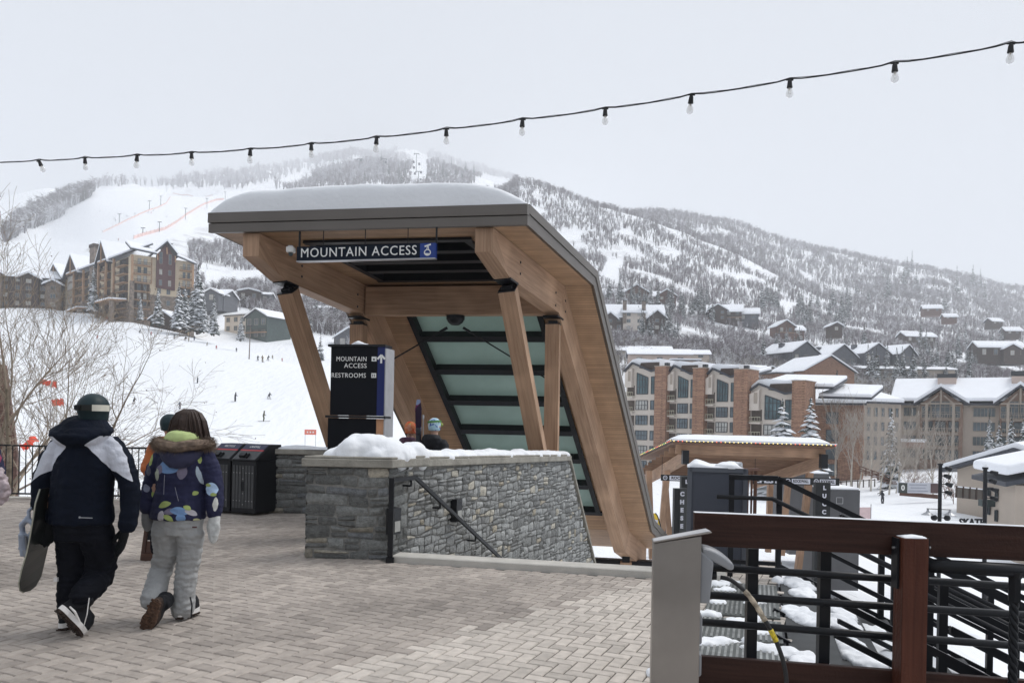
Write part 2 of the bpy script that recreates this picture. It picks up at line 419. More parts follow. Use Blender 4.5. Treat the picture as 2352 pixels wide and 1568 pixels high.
PW = 0.97; pdir = -V((0.995, -0.02, 0)).normalized()
PL = WALL0 + pdir * PW                                     # near left corner of the pier
back = E
core = MB()
WL = 6.0                                                  # top length of the long wall
def ztop(s): return 1.06 - .022 * s
core.prism([PL + back * .015 + V((.02,0,-.3)), WALL0 + V((-.015,.02,-.3)), WALL0 + V((-.015,.02,-.3)) + back * .8, PL + back * .8 + V((.02,0,-.3))], UP * 1.35)
nl = V((-E.y, E.x, 0))                                    # away from the stairs, to the left
n_out = -nl
a0 = wallp(.02); 
core.prism([wallp(.05, -4.2) + nl * .02, wallp(WL, ztop(WL) - .01 - 0) + nl * .02 + UP * 0 , wallp(WL, ztop(WL) - .01) + nl * .02] if False else [wallp(.05, -.3) + nl * .025, wallp(9.6, -4.4) + nl * .025, wallp(WL + .02, ztop(WL)) + nl * .025, wallp(.05, ztop(0)) + nl * .025], nl * .38)
core.build('wall_core', MORTAR, sw)
sf = MB(); rs = random.Random(11)
stone_face(sf, PL, -pdir, V((0, -1, 0)), PW, 0, 1.06, .085, .15, .16, .42, rs, .32, proud=.035, palette=pal_grey)
stone_face(sf, PL, -E, -(pdir * -1), .0001, 0, 1.05, .1, .15, .2, .3, rs, palette=pal_grey)
stone_face(sf, PL + back * .8, -back, pdir, .8, 0, 1.06, .085, .15, .16, .42, rs, .3, proud=.03, palette=pal_grey)
stone_face(sf, wallp(0), E, n_out, .42, -.25, 1.06, .09, .15, .22, .40, rs, .3, proud=.03, palette=pal_grey)
sf.build('stone_facing', STONE, sw, auto=True)
sm = MB()
def wend(z): return WL + (ztop(WL) - z) * .745
stone_face(sm, wallp(.42), E, n_out, 9.6, -4.0, 1.0, .07, .135, .09, .24, rs, .5, endf=lambda z: wend(z) - .42 - .04, proud=.028, palette=pal_mos)
sm.build('rubble_facing', STONE, sw, auto=True)
cp = MB()
def capseg(A, B, wl, wr, z0a, z1a, z0b, z1b):
    pass
tA = ztop(0)
q = [PL + V((-.04, -.05, tA)), WALL0 + V((.04, -.05, tA)), WALL0 + V((.04, -.05, tA)) + back * .84, PL + V((-.04, -.05, tA)) + back * .84]
cp.prism(q, UP * .095); 
q2 = [p + UP * .095 + (V((.5 * (q[0].x + q[2].x), .5 * (q[0].y + q[2].y), 0)) - V((p.x, p.y, 0))) * .04 for p in q]
cp.prism(q2, UP * .028)
pr = [nl * .45, n_out * .05]
A = wallp(.06, ztop(0)); B_ = wallp(WL + .0, ztop(WL))
for dz, ins, hh in ((0, 0, .09), (.09, .02, .03)):
    c_ = [A + nl * (.45 - ins) + UP * dz, A + n_out * (.05 - ins) + UP * dz, B_ + n_out * (.05 - ins) + UP * dz, B_ + nl * (.45 - ins) + UP * dz]
    cp.prism([c + UP * .001 for c in c_], UP * hh)
eb = wallp(9.55, -4.0 + .0); et = wallp(WL + .03, ztop(WL) + .04)
cp.bar(et + nl * .2, wallp(wend(-3.9), -3.9) + nl * .2, .46, .05, up=E)
CAP = mat('weathered_cap_stone', (0.30, 0.285, 0.25), 0.9, 0, 0.22, 5, 0.5, 35)
cp.build('cap_stone', CAP, sw, bevel=.008)
def snow_mound(name, path, widths, heights, label, rnd=None, n=14, mat_=None, parent=None, base_round=.5, amp=.03, fr=2.2, group=None, seg=6):
    """lumpy snow drift: cross sections along a path"""
    mb = MB(); pts = [V(p) for p in path]; rings = []
    fine = []
    for i in range(len(pts) - 1):
        for k in range(seg):
            t = k / seg; s = t
            fine.append((pts[i].lerp(pts[i + 1], s), widths[i] + (widths[i + 1] - widths[i]) * s, heights[i] + (heights[i + 1] - heights[i]) * (s * s * (3 - 2 * s))))
    fine.append((pts[-1], widths[-1], heights[-1]))
    for i, (p, w, h) in enumerate(fine):
        t = (fine[min(i + 1, len(fine) - 1)][0] - fine[max(i - 1, 0)][0]); t.z = 0; t.normalize(); r = V((t.y, -t.x, 0))
        ring = []
        for j in range(n + 1):
            a = math.pi * j / n; x = -math.cos(a); z = math.sin(a) ** base_round
            nzv = noise.noise(V((p.x * fr + x, p.y * fr, x * 1.3 + 7))) + .5 * noise.noise(V((p.x * fr * 3 + x * 2, p.y * fr * 3, x * 4)))
            hh = h * z * (1 + nzv * .35) + amp * nzv * math.sin(a)
            ww = w / 2 * (1 + .12 * noise.noise(V((p.x * 3, p.y * 3, j > n / 2))))
            ring.append(p + r * (x * ww) + UP * max(0, hh))
        rings.append(ring)
    k0 = 0; m = n + 1
    vs = [p for r in rings for p in r]; fs = []
    for i in range(len(rings) - 1):
        for j in range(n): fs.append((i * m + j, (i + 1) * m + j, (i + 1) * m + j + 1, i * m + j + 1))
    fs.append(tuple(range(m))); fs.append(tuple(range((len(rings) - 1) * m, len(rings) * m))[::-1])
    mb.add(vs, fs)
    o = mb.build(name, mat_ or SNOW, parent, smooth=True)
    if label: tag(o, label, 'snow', group, 'stuff')
    return o
lw = empty('stone_wall', (-3.4, 13.2, 0), 0, 'short grey stone wall with concrete cap right of the litter bins', 'wall')
LA = V((-4.30, 13.0, 0)); LB = V((-2.2, 13.15, 0)); lx = (LB - LA).normalized()
mb = MB(); mb.prism([LA + V((.02, .03, 0)), LB + V((0, .03, 0)), LB + V((0, .4, 0)), LA + V((.02, .4, 0))], UP * 1.0); mb.build('wall_core', MORTAR, lw)
mb = MB(); stone_face(mb, LA, lx, V((0, -1, 0)), (LB - LA).length, 0, .99, .09, .15, .15, .4, rs, .3, palette=lambda r: tuple(c * 1.05 for c in pal_grey(r)))
mb.build('stone_facing', STONE, lw, auto=True)
mb = MB(); mb.prism([LA + V((-.03, -.05, 1.0)), LB + V((0, -.05, 1.0)), LB + V((0, .45, 1.0)), LA + V((-.03, .45, 1.0))], UP * .09); mb.build('cap_stone', CAP, lw, bevel=.012)
snow_mound('snow_drift', [LA + V((.15, .2, 1.09)), LA + V((.6, .22, 1.09)), LA + V((1.3, .2, 1.09)), LB + V((-.05, .2, 1.09))], [.3, .4, .4, .4], [.01, .06, .035, .02], 'thin snow on the cap of the short wall behind the litter bins', amp=.01)
hr = empty('handrail', wallp(.1) + n_out * .1, 0, 'black steel handrail with post, going down along the grey stone wall', 'handrail')
mb = MB(); ho = n_out * .11
pp = G(893, 1290); 
pp = V((pp.x + .02, pp.y - .02, 0))
mb.bar(pp, pp + UP * .955, .055, .055); mb.cbox(pp + UP * .03, .09, .09, .06); mb.build('post', BLACK, hr)
hA = pp + UP * .93; hB = wallp(.40, .93) + ho
s1 = 6.4
hC = wallp(s1, .93 - (s1 - .40) * .545) + ho
mb = MB(); mb.bar(hA, hB, .035, .045); mb.bar(hB, hC, .035, .045); mb.build('rail', BLACK, hr)
for s in (.3, 1.0, 2.0, 3.0, 4.0):
    z = .93 - max(0, s - .40) * .545; mb = MB()
    mb.bar(wallp(s, z) + ho, wallp(s, z - .09) + ho, .022, .03); mb.bar(wallp(s, z - .09) + ho, wallp(s, z - .09) - n_out * .02, .03, .022)
    mb.build('bracket', BLACK, hr)
for s, z, w_ in ((.04, .30, .26), (1.55, .28, .25)):
    mb = MB(); T = Matrix.Translation(wallp(s, z) + n_out * .045) @ Matrix.Rotation(math.atan2(E.y, E.x), 4, 'Z')
    mb.box(-w_ * .32, w_ * .32, -.05, .05, -.0, .30, T=T)
    lb = mb.build('step_light', BLACK, bevel=.004); tag(lb, 'black step light box on the grey stone wall ' + ('at the handrail post' if s < 1 else 'below the sloping handrail'), 'wall light')
    mb = MB(); mb.box(-w_ * .22, w_ * .22, -.056, -.05, .03, .15, T=T); mb.build('lens', mat('frosted_lens', (.35, .35, .33), .5), lb)
stp = MB(); sdn = E
for i in range(20):
    a = .75 + i * .32; z = -(i + 1) * .165
    p = wallp(a) + n_out * .06; q_ = p + n_out * 3.2
    stp.prism([p + UP * (z - .3), q_ + UP * (z - .3), q_ + E * .33 + UP * (z - .3), p + E * .33 + UP * (z - .3)], UP * (.3 + (i % 1) * 0))
tag(stp.build('stairway', CONC), kind='structure')
E0 = V((0.279, 12.6, 0))                                 # right end of the roof front (plan)
def C(t, s, z): return E0 - BV * t + E * s + UP * z      # t to the left along the front, s away
prof = [(-.18, 4.82), (3.25, 4.42), (8.49, -1.19), (10.4, -1.92)]
def soffz(s):
    for (a, za), (b, zb) in zip(prof, prof[1:]):
        if s <= b: return za + (zb - za) * (s - a) / (b - a)
    return prof[-1][1]
def off(profile, h):
    """offset a profile polyline to its outer side by h"""
    res = []
    for i, (s, z) in enumerate(profile):
        ns = []
        for j in (i - 1, i):
            if 0 <= j < len(profile) - 1:
                ds = profile[j + 1][0] - profile[j][0]; dz = profile[j + 1][1] - profile[j][1]; l = math.hypot(ds, dz); ns.append((-dz / l, ds / l))
        if len(ns) == 2:
            bx = (ns[0][0] + ns[1][0]); bz = (ns[0][1] + ns[1][1]); l = math.hypot(bx, bz); bx /= l; bz /= l
            k = h / (bx * ns[0][0] + bz * ns[0][1]); res.append((s + bx * k, z + bz * k))
        else: res.append((s + ns[0][0] * h, z + ns[0][1] * h))
    return res
TW = 5.60
can = empty('stair_canopy', C(2.9, 3.1, 0), 0, 'bent timber canopy with taupe metal edge and skylights sheltering the way down', 'canopy')
top = off(prof, .33); top[0] = (-.18, 5.15)
sl = MB(); sl.dir = tuple(BV)
for i in range(3):
    (sa, za), (sb, zb) = prof[i], prof[i + 1]
    holes = {0: (.4, 2.65), 1: (3.5, 8.0)}.get(i)
    def strip(t0, t1, s0, s1_):
        f = lambda s: za + (zb - za) * (s - sa) / (sb - sa)
        sl.add([C(t0, s0, f(s0)), C(t1, s0, f(s0)), C(t1, s1_, f(s1_)), C(t0, s1_, f(s1_))], [(0, 1, 2, 3)])
    if holes:
        strip(.03, 1.35, sa, sb); strip(4.1, TW - .03, sa, sb); strip(1.35, 4.1, sa, holes[0]); strip(1.35, 4.1, holes[1], sb)
    else: strip(.03, TW - .03, sa, sb)
sl.build('soffit', SOFFIT, can)
fs_ = MB()
def side(t, tin, prof_a, prof_b, out_t):
    for i in range(3):
        a, b = prof_a[i], prof_a[i + 1]; c, d = prof_b[i + 1], prof_b[i]
        P4 = [C(t, *a), C(t, *b), C(t, *c), C(t, *d)]; Q4 = [C(tin, *a), C(tin, *b), C(tin, *c), C(tin, *d)]
        fs_.add(P4 + Q4, [(0, 1, 2, 3), (7, 6, 5, 4), (0, 4, 5, 1), (3, 2, 6, 7)])
mid = off(prof, .185); mid[0] = (-.18, 5.0)
p1 = off(prof, .0)
side(0.02, .08, prof, mid, 0); side(0.0, .08, [(a, b + .0) for a, b in off(prof, .19)[:1]] + off(prof, .19)[1:], off(prof, .34), 0)
side(TW - .02, TW - .08, prof, mid, 0); side(TW, TW - .08, off(prof, .19), off(prof, .34), 0)
fs_.build('side_fascia', FASCIA, can)
ff = MB(); T_ = lambda s, z0, z1, d0, d1: ff.prism([C(-.0, d0, z0), C(TW, d0, z0), C(TW, d1, z0), C(0, d1, z0)], UP * (z1 - z0))
T_(0, 4.80, 4.955, -.23, -.15); T_(0, 4.965, 5.14, -.25, -.15)
ff.build('front_fascia', FASCIA, can, bevel=.004)
sk = MB()
for i in range(3):
    a, b = top[i], top[i + 1]
    hol = {1: (3.5, 8.0)}.get(i)
    if i == 1:
        g = lambda s: a[1] + (b[1] - a[1]) * (s - a[0]) / (b[0] - a[0])
        for t0, t1, s0, s1_ in ((.08, 1.35, a[0], b[0]), (4.1, TW - .08, a[0], b[0]), (1.35, 4.1, a[0], 3.9), (1.35, 4.1, 8.3, b[0])):
            sk.add([C(t0, s0, g(s0)), C(t1, s0, g(s0)), C(t1, s1_, g(s1_)), C(t0, s1_, g(s1_))], [(3, 2, 1, 0)])
    else:
        sk.add([C(.08, *a), C(TW - .08, *a), C(TW - .08, *b), C(.08, *b)], [(3, 2, 1, 0)])
sk.build('roof_sheet', FASCIAD, can)
GGLASS = mat('frosted_green_glass', (0.27, 0.335, 0.315), 0.15, 0, 0.35, 1.1, spec=0.7)  # strong patchy tone imitates reflections on the panes
nt_, N_, L_, P_ = nodes(GGLASS)
P_.inputs['Transmission Weight'].default_value = 0.0
tr = N_.new('ShaderNodeBsdfTranslucent'); tr.inputs['Color'].default_value = (0.50, 0.60, 0.56, 1); ms = N_.new('ShaderNodeMixShader'); ms.inputs[0].default_value = .48
L_.new(P_.outputs[0], ms.inputs[1]); L_.new(tr.outputs[0], ms.inputs[2]); L_.new(ms.outputs[0], N_['Material Output'].inputs['Surface'])
def skylight(s0, s1_, n, dep, barw):
    g = soffz
    ds = .001; d_ = V(C(0, s1_, g(s1_)) - C(0, s0, g(s0))).normalized(); nn = d_.cross(BV).normalized()
    if nn.z < 0: nn = -nn
    fr = MB()
    for t in (1.30, 4.15): fr.bar(C(t, s0 - .05, g(s0 - .05)) + nn * (dep / 2 - .05), C(t, s1_ + .05, g(s1_ + .05)) + nn * (dep / 2 - .05), .12, dep, up=nn)
    for s in (s0 - .04, s1_ + .04): fr.bar(C(1.2, s, g(s)) + nn * (dep / 2 - .05), C(4.25, s, g(s)) + nn * (dep / 2 - .05), .12, dep, up=nn)
    fr.build('skylight_frame', BLACK, can)
    for i in range(1, n):
        s = s0 + (s1_ - s0) * i / n; b = MB(); b.bar(C(1.36, s, g(s)) + nn * (dep / 2 - .04), C(4.09, s, g(s)) + nn * (dep / 2 - .04), barw, dep, up=nn); b.build('skylight_bar', BLACK, can)
    for i in range(n):
        a = s0 + (s1_ - s0) * i / n; b = s0 + (s1_ - s0) * (i + 1) / n; p = MB()
        p.prism([C(1.36, a, g(a)) + nn * (dep - .06), C(4.09, a, g(a)) + nn * (dep - .06), C(4.09, b, g(b)) + nn * (dep - .06), C(1.36, b, g(b)) + nn * (dep - .06)], nn * .02)
        p.build('glass_pane', GGLASS, can)
skylight(.42, 2.63, 4, .30, .16)
skylight(3.52, 7.98, 7, .22, .15)
def beam(tc):
    hw = .15; lo = off(prof, -.62)
    poly = [(-.12, prof[0][1] - .02), prof[1], prof[2], (10.3, soffz(10.3))]
    l3 = (10.3, soffz(10.3) - .60)
    low = [(-.12, 4.40), (.58, 4.10), lo[1], lo[2], l3]
    pts = poly + low[::-1]
    b = MB(); b.dir = None
    top_ = [C(tc + hw, s, z - .004) for s, z in poly]; topr = [C(tc - hw, s, z - .004) for s, z in poly]
    L_l = [C(tc + hw, s, z) for s, z in low]; L_r = [C(tc - hw, s, z) for s, z in low]
    def quad(a, b_, c, d): b.add([a, b_, c, d], [(0, 1, 2, 3)])
    st_top = [0, 0, 1, 2, 3]
    for Lx, Tx, flip in ((L_l, top_, 1), (L_r, topr, 0)):
        for i in range(4):
            A, B2, C2, D2 = Lx[i], Lx[i + 1], Tx[st_top[i + 1]], Tx[st_top[i]]
            f_ = [(0, 1, 2, 3)] if (A - D2).length > 1e-6 and st_top[i] != st_top[i + 1] else [(0, 1, 2)]
            if flip: f_ = [tuple(reversed(x)) for x in f_]
            b.add([A, B2, C2, D2], f_)
    for i in range(4): quad(L_l[i], L_l[i + 1], L_r[i + 1], L_r[i])
    quad(top_[0], L_l[0], L_r[0], topr[0]); quad(L_l[4], top_[3], topr[3], L_r[4])
    return b.build('beam', GLULAM, can)
TR, TL = .76, 4.88
beam(TR); beam(TL)
cb_ = MB(); cb_.bar(C(TR + .15, 3.12, 4.43 - .33), C(TL - .15, 3.12, 4.43 - .33), .30, .58); cb_.build('cross_beam', GLULAM, can)
for tc in (TR, TL):
    for sb, zb, lean in ((.78, 4.07, 1), (3.05, 3.74, 0)):
        topp = C(tc, sb, zb); bot = C(tc, 3.1 if not lean else 2.92, .06)
        d_ = (topp - bot).normalized(); tp = topp - d_ * .14
        b = MB(); b.bar(bot, tp, .30, .30 if lean else .28, up=BV); b.build('column', GLULAM, can)
        k = MB(); k.bar(topp - d_ * .14, topp - d_ * .06, .16, .18, up=BV); k.bar(C(tc, sb - .17, zb + .02 - (0 if lean else .0)) , C(tc, sb + .17, zb - .02), .32, .035)
        k.bar(tp, tp + d_ * .02, .31, .31, up=BV); k.build('bracket', BLACK, can)
    k = MB(); k.bar(C(tc, 3.0, 0), C(tc, 3.0, .10), .5, .4); k.build('base_plate', BLACK, can)
    for s_, z_ in ((2.75, 3.95), (2.75, 4.2), (3.3, 3.9), (3.3, 4.12), (1.0, 4.25), (1.0, 4.45)):
        k = MB(); p = C(tc - .15, s_, z_); o_ = C(tc - .165, s_, z_); k.tube([p, o_], .022, 8); k.build('bolt_head', DARKST, can)
for tc in (TR, TL):
    b = MB(); b.bar(C(tc, 8.75, -6.6), C(tc, 8.75, -2.06), .3, .3, up=BV); b.build('column', GLULAM, can)
    k = MB(); k.bar(C(tc, 8.75, -2.06), C(tc, 8.75, -1.84), .2, .2, up=BV); k.build('bracket', BLACK, can)
b = MB(); b.bar(C(-.1, 9.4, -2.25), C(5.5, 9.4, -2.25), .25, .3); b.build('tie_beam', BLACK, can)
hub = C((TR + TL) / 2, 3.12, 3.74); k = MB()
k.tube([hub + UP * .06, hub - UP * .02], .19, 20); k.tube([hub - UP * .02, hub - UP * .08, hub - UP * .13], [.18, .15, .08], 20); k.build('rod_hub', BLACK, can, auto=True)
for tc, sg in ((TR, -1), (TL, 1)):
    e = C(tc - sg * .0, 3.05, 2.45); st_ = hub - UP * .08 + (e - hub).normalized() * .2
    r = MB(); r.tube([st_, e], .016, 8); r.tube([st_, st_ + (e - st_).normalized() * .18], .03, 8); r.build('tie_rod', BLACK, can, auto=True)
def roof_snow():
    nx, ny = 70, 46; P = []; 
    for j in range(ny):
        s = -.235 + 3.92 * (j / (ny - 1)) ** 1.7
        for i in range(nx):
            t = TW * i / (nx - 1)
            edge = min(t - .0, TW - t, 9) ; ed = min(1, edge / .75); fr_ = min(1, (s + .235) / .2)
            bk = min(1, (3.7 - s) / .8)
            rl = 1 - min(1, (t) / 1.3)                      # thinner to the right
            h = .47 * (1 - (1 - min(1, edge / (.75 if t > 3 else 1.2))) ** 2) ** .8 * (1 - (1 - fr_) ** 3) ** .35 * max(0, bk) ** .5
            h *= 1 - .15 * abs(t - 2.6) / 3
            h += .035 * noise.noise(V((t * 1.6, s * 4, 1))) * (1 if h > .05 else 0) + .012 * noise.noise(V((t * 7, s * 8, 3))) * (1 if h > .1 else 0)
            pz = 5.14 + (-.117) * (s + .22)
            P.append(C(t, s, pz + max(0, h) - .002))
    fcs = [(j * nx + i, (j + 1) * nx + i, (j + 1) * nx + i + 1, j * nx + i + 1) for j in range(ny - 1) for i in range(nx - 1)]
    m = MB(); m.add(P, fcs); o = m.build('snow_blanket', SNOW, smooth=True); tag(o, 'thick rounded blanket of snow on the flat front of the timber canopy roof', 'snow', None, 'stuff')
roof_snow()
SIGNN = mat('dark_navy_sign_panel', m_((15, 25, 40)), 0.5, 0, 0.05, 2, spec=.15)
SBLUE = mat('royal_blue_sign_panel', m_((26, 58, 134)), 0.4, 0, 0.03, 2)
sg0 = W(684, 584, 13.15); sgx = (W(1002, 579, 12.66) - sg0); 
sg0 = V((sg0.x, sg0.y, 0)); z1s = zat(684, 568, 13.15); z0s = zat(684, 600.5, 13.15)
sl_ = V((sgx.x, sgx.y, 0)).length; sgx = V((sgx.x, sgx.y, 0)).normalized(); sgn = V((sgx.y, -sgx.x, 0))
sign = empty('hanging_sign', sg0 + sgx * (sl_ / 2) + UP * z0s, 0, 'dark hanging sign reading MOUNTAIN ACCESS with a blue gondola square, below the canopy front', 'sign')
def onsign(a, z, o=0): return sg0 + sgx * a + UP * z + sgn * o
b = MB(); b.prism([onsign(0, z0s, .04), onsign(sl_ * .892, z0s, .04), onsign(sl_ * .892, z0s, -.04), onsign(0, z0s, -.04)], UP * (z1s - z0s)); b.build('panel', SIGNN, sign)
b = MB(); b.prism([onsign(sl_ * .892, z0s, .043), onsign(sl_, z0s, .043), onsign(sl_, z0s, -.04), onsign(sl_ * .892, z0s, -.04)], UP * (z1s - z0s)); b.build('symbol_panel', SBLUE, sign)
b = MB(); b.prism([onsign(0, z0s - .016, .05), onsign(sl_, z0s - .016, .05), onsign(sl_, z0s - .016, -.05), onsign(0, z0s - .016, -.05)], UP * .015); b.build('trim', GREYST, sign)
text('MOUNTAIN ACCESS', 'lettering', WHITE, sign, .222, plane_T(onsign(sl_ * .45, (z0s + z1s) / 2 + .004, .046), sgx, sgn), .004, 0, space=1.12, width=sl_ * .835)
g_ = MB(); c0 = onsign(sl_ * .945, (z0s + z1s) / 2, .048)
def ell(mb, c, ax, ay, rx, ry, n=20, th=.004, inner=None, a0=0, a1=360):
    nn = ax.cross(ay).normalized(); pts = []
    for i in range(n + 1):
        a = rad(a0 + (a1 - a0) * i / n); pts.append((math.cos(a), math.sin(a)))
    if inner is None: mb.prism([c + ax * (rx * x) + ay * (ry * y) for x, y in pts[:-1]], nn * th)
    else:
        for (x0, y0), (x1, y1) in zip(pts, pts[1:]):
            mb.prism([c + ax * (rx * x0) + ay * (ry * y0), c + ax * (rx * x1) + ay * (ry * y1), c + ax * (inner * rx * x1) + ay * (inner * ry * y1), c + ax * (inner * rx * x0) + ay * (inner * ry * y0)], nn * th)
ell(g_, c0 - UP * .035, sgx, UP, .06, .055, inner=.72); ell(g_, c0 - UP * .035, sgx, UP, .052, .048, a0=190, a1=350)
for a, z, bb, zz in ((-.012, .02, .0, .07), (.018, .02, .012, .07)): g_.bar(c0 + sgx * a + UP * z, c0 + sgx * bb + UP * zz, .012, .01, up=sgn)
g_.bar(c0 + sgx * -.05 + UP * .065, c0 + sgx * .055 + UP * .098, .024, .01, up=sgn)
g_.build('gondola_symbol', WHITE, sign)
for a, w_ in ((.03, .03), (sl_ - .0, .03), (sl_ * .19, .012), (sl_ * .495, .012), (sl_ * .80, .012)):
    b = MB(); b.bar(onsign(a, z1s, 0), onsign(a, 4.80, 0), w_, w_); b.build('hanger', BLACK, sign)
sc_ = empty('security_camera', W(668, 574, 13.3), 0, 'small white security camera on the canopy beam left of the hanging sign', 'camera')
b = MB(); c0 = W(668, 574, 13.35); b.cbox(c0, .14, .13, .10); b.build('housing', WHITE, sc_, bevel=.02, segs=2)
b = MB(); b.tube([c0 - UP * .05, c0 - UP * .09, c0 - UP * .11], [.045, .035, .01], 12); b.build('dome', GLASSD, sc_, auto=True)
b = MB(); b.bar(c0 + UP * .04, c0 + UP * .07, .08, .08); b.build('mount', GREYST, sc_)
PD = 10.5
p0 = at(758, PD, 0); p1 = at(885, PD - .12, 0); px_ = (p1 - p0).normalized(); pn = V((px_.y, -px_.x, 0)); pw_ = (p1 - p0).length
pyl = empty('wayfinding_pylon', (p0 + p1) / 2, 0, 'black wayfinding pylon with blue arrow strip behind the snowy stone pier', 'sign')
zt = zat(760, 798, PD); zm = zat(757, 956, PD)
def pp_(a, z, o=0): return p0 + px_ * a + UP * z + pn * o
PBLK = mat('black_sign_panel', m_((14, 17, 24)), 0.5, 0, 0.05, 3, spec=.15)
b = MB(); b.prism([pp_(0.02, zm + .02, .14), pp_(pw_ * .86, zm + .02, .14), pp_(pw_ * .86, zm + .02, -.12), pp_(.02, zm + .02, -.12)], UP * (zt - zm - .02)); b.build('upper_panel', PBLK, pyl)
b = MB(); b.prism([pp_(pw_ * .86, zm + .02, .143), pp_(pw_ * .985, zm + .02, .143), pp_(pw_ * .985, zm + .02, -.12), pp_(pw_ * .86, zm + .02, -.12)], UP * (zt - zm - .02)); b.build('arrow_strip', mat('navy_blue_strip', m_((12, 30, 92)), .4, 0, .03), pyl)
b = MB(); b.prism([pp_(pw_ * .985, 0.02, .135), pp_(pw_ * 1.005, .02, .135), pp_(pw_ * 1.04, .02, -.14), pp_(pw_ * .985, .02, -.14)], UP * (zt - .04)); b.build('edge_channel', GREYST, pyl)
b = MB(); b.prism([pp_(-.02, zt, .16), pp_(pw_ * 1.0, zt, .16), pp_(pw_ * 1.0, zt, -.14), pp_(-.02, zt, -.14)], UP * .03); b.build('cap_bar', BLACK, pyl)
b = MB(); b.prism([pp_(-.035, zm - .015, .17), pp_(pw_ * 1.03, zm - .015, .17), pp_(pw_ * 1.03, zm - .015, -.14), pp_(-.035, zm - .015, -.14)], UP * .03); b.build('middle_bar', BLACK, pyl)
b = MB(); b.prism([pp_(-.01, 0, .13), pp_(pw_ * .85, 0, .13), pp_(pw_ * .85, 0, -.11), pp_(-.01, 0, -.11)], UP * (zm - .02)); b.build('lower_panel', PBLK, pyl)
b = MB(); b.prism([pp_(pw_ * .85, 0, .125), pp_(pw_ * .98, 0, .125), pp_(pw_ * .98, 0, -.11), pp_(pw_ * .85, 0, -.11)], UP * (zm - .02)); b.build('timber_panel', mat('corten_orange_timber', (.42, .22, .12), .6, 0, .25, 9, kind='wood'), pyl)
ts = .088
def ptxt(s, ar, z, wd, size=ts): text(s, 'lettering', WHITE, pyl, size, plane_T(pp_(ar, z, .144), px_, pn), .003, 0, align='RIGHT', space=1.1, width=pw_ * wd)
ptxt('MOUNTAIN', pw_ * .67, zat(800, 827, PD), .535); ptxt('ACCESS', pw_ * .67, zat(800, 842, PD), .40); ptxt('RESTROOMS', pw_ * .66, zat(800, 864, PD), .61)
for yy in (827.5, 864.5):
    b = MB(); z = zat(858, yy, PD); b.prism([pp_(pw_ * .755, z - .03, .142), pp_(pw_ * .84, z - .03, .142), pp_(pw_ * .84, z - .03, .146), pp_(pw_ * .755, z - .03, .146)], UP * .062); b.build('symbol_square', WHITE, pyl)
b = MB(); z = zat(858, 827.5, PD); ell(b, pp_(pw_ * .797, z - .005, .1465), px_, UP, .014, .012, n=12); z = zat(858, 864.5, PD)
for dx in (-.012, .012): b.bar(pp_(pw_ * .797 + dx, z - .018, .148), pp_(pw_ * .797 + dx, z + .018, .148), .008, .004, up=pn)
b.build('symbols', PBLK, pyl)
b = MB(); ac = pp_(pw_ * .925, zat(878, 828, PD), .146)
b.bar(ac - UP * .055, ac + UP * .03, .026, .006, up=pn)
for sgn_ in (-1, 1): b.bar(ac + UP * .055, ac + UP * -.0 + px_ * (sgn_ * .052), .026, .006, up=pn)
b.build('arrow', WHITE, pyl)
snow_mound('snow_cap', [pp_(.25, zt + .03), pp_(.34, zt + .03), pp_(.5, zt + .03)], [.1, .16, .1], [.01, .05, .01], 'little cushion of snow on top of the black wayfinding pylon')
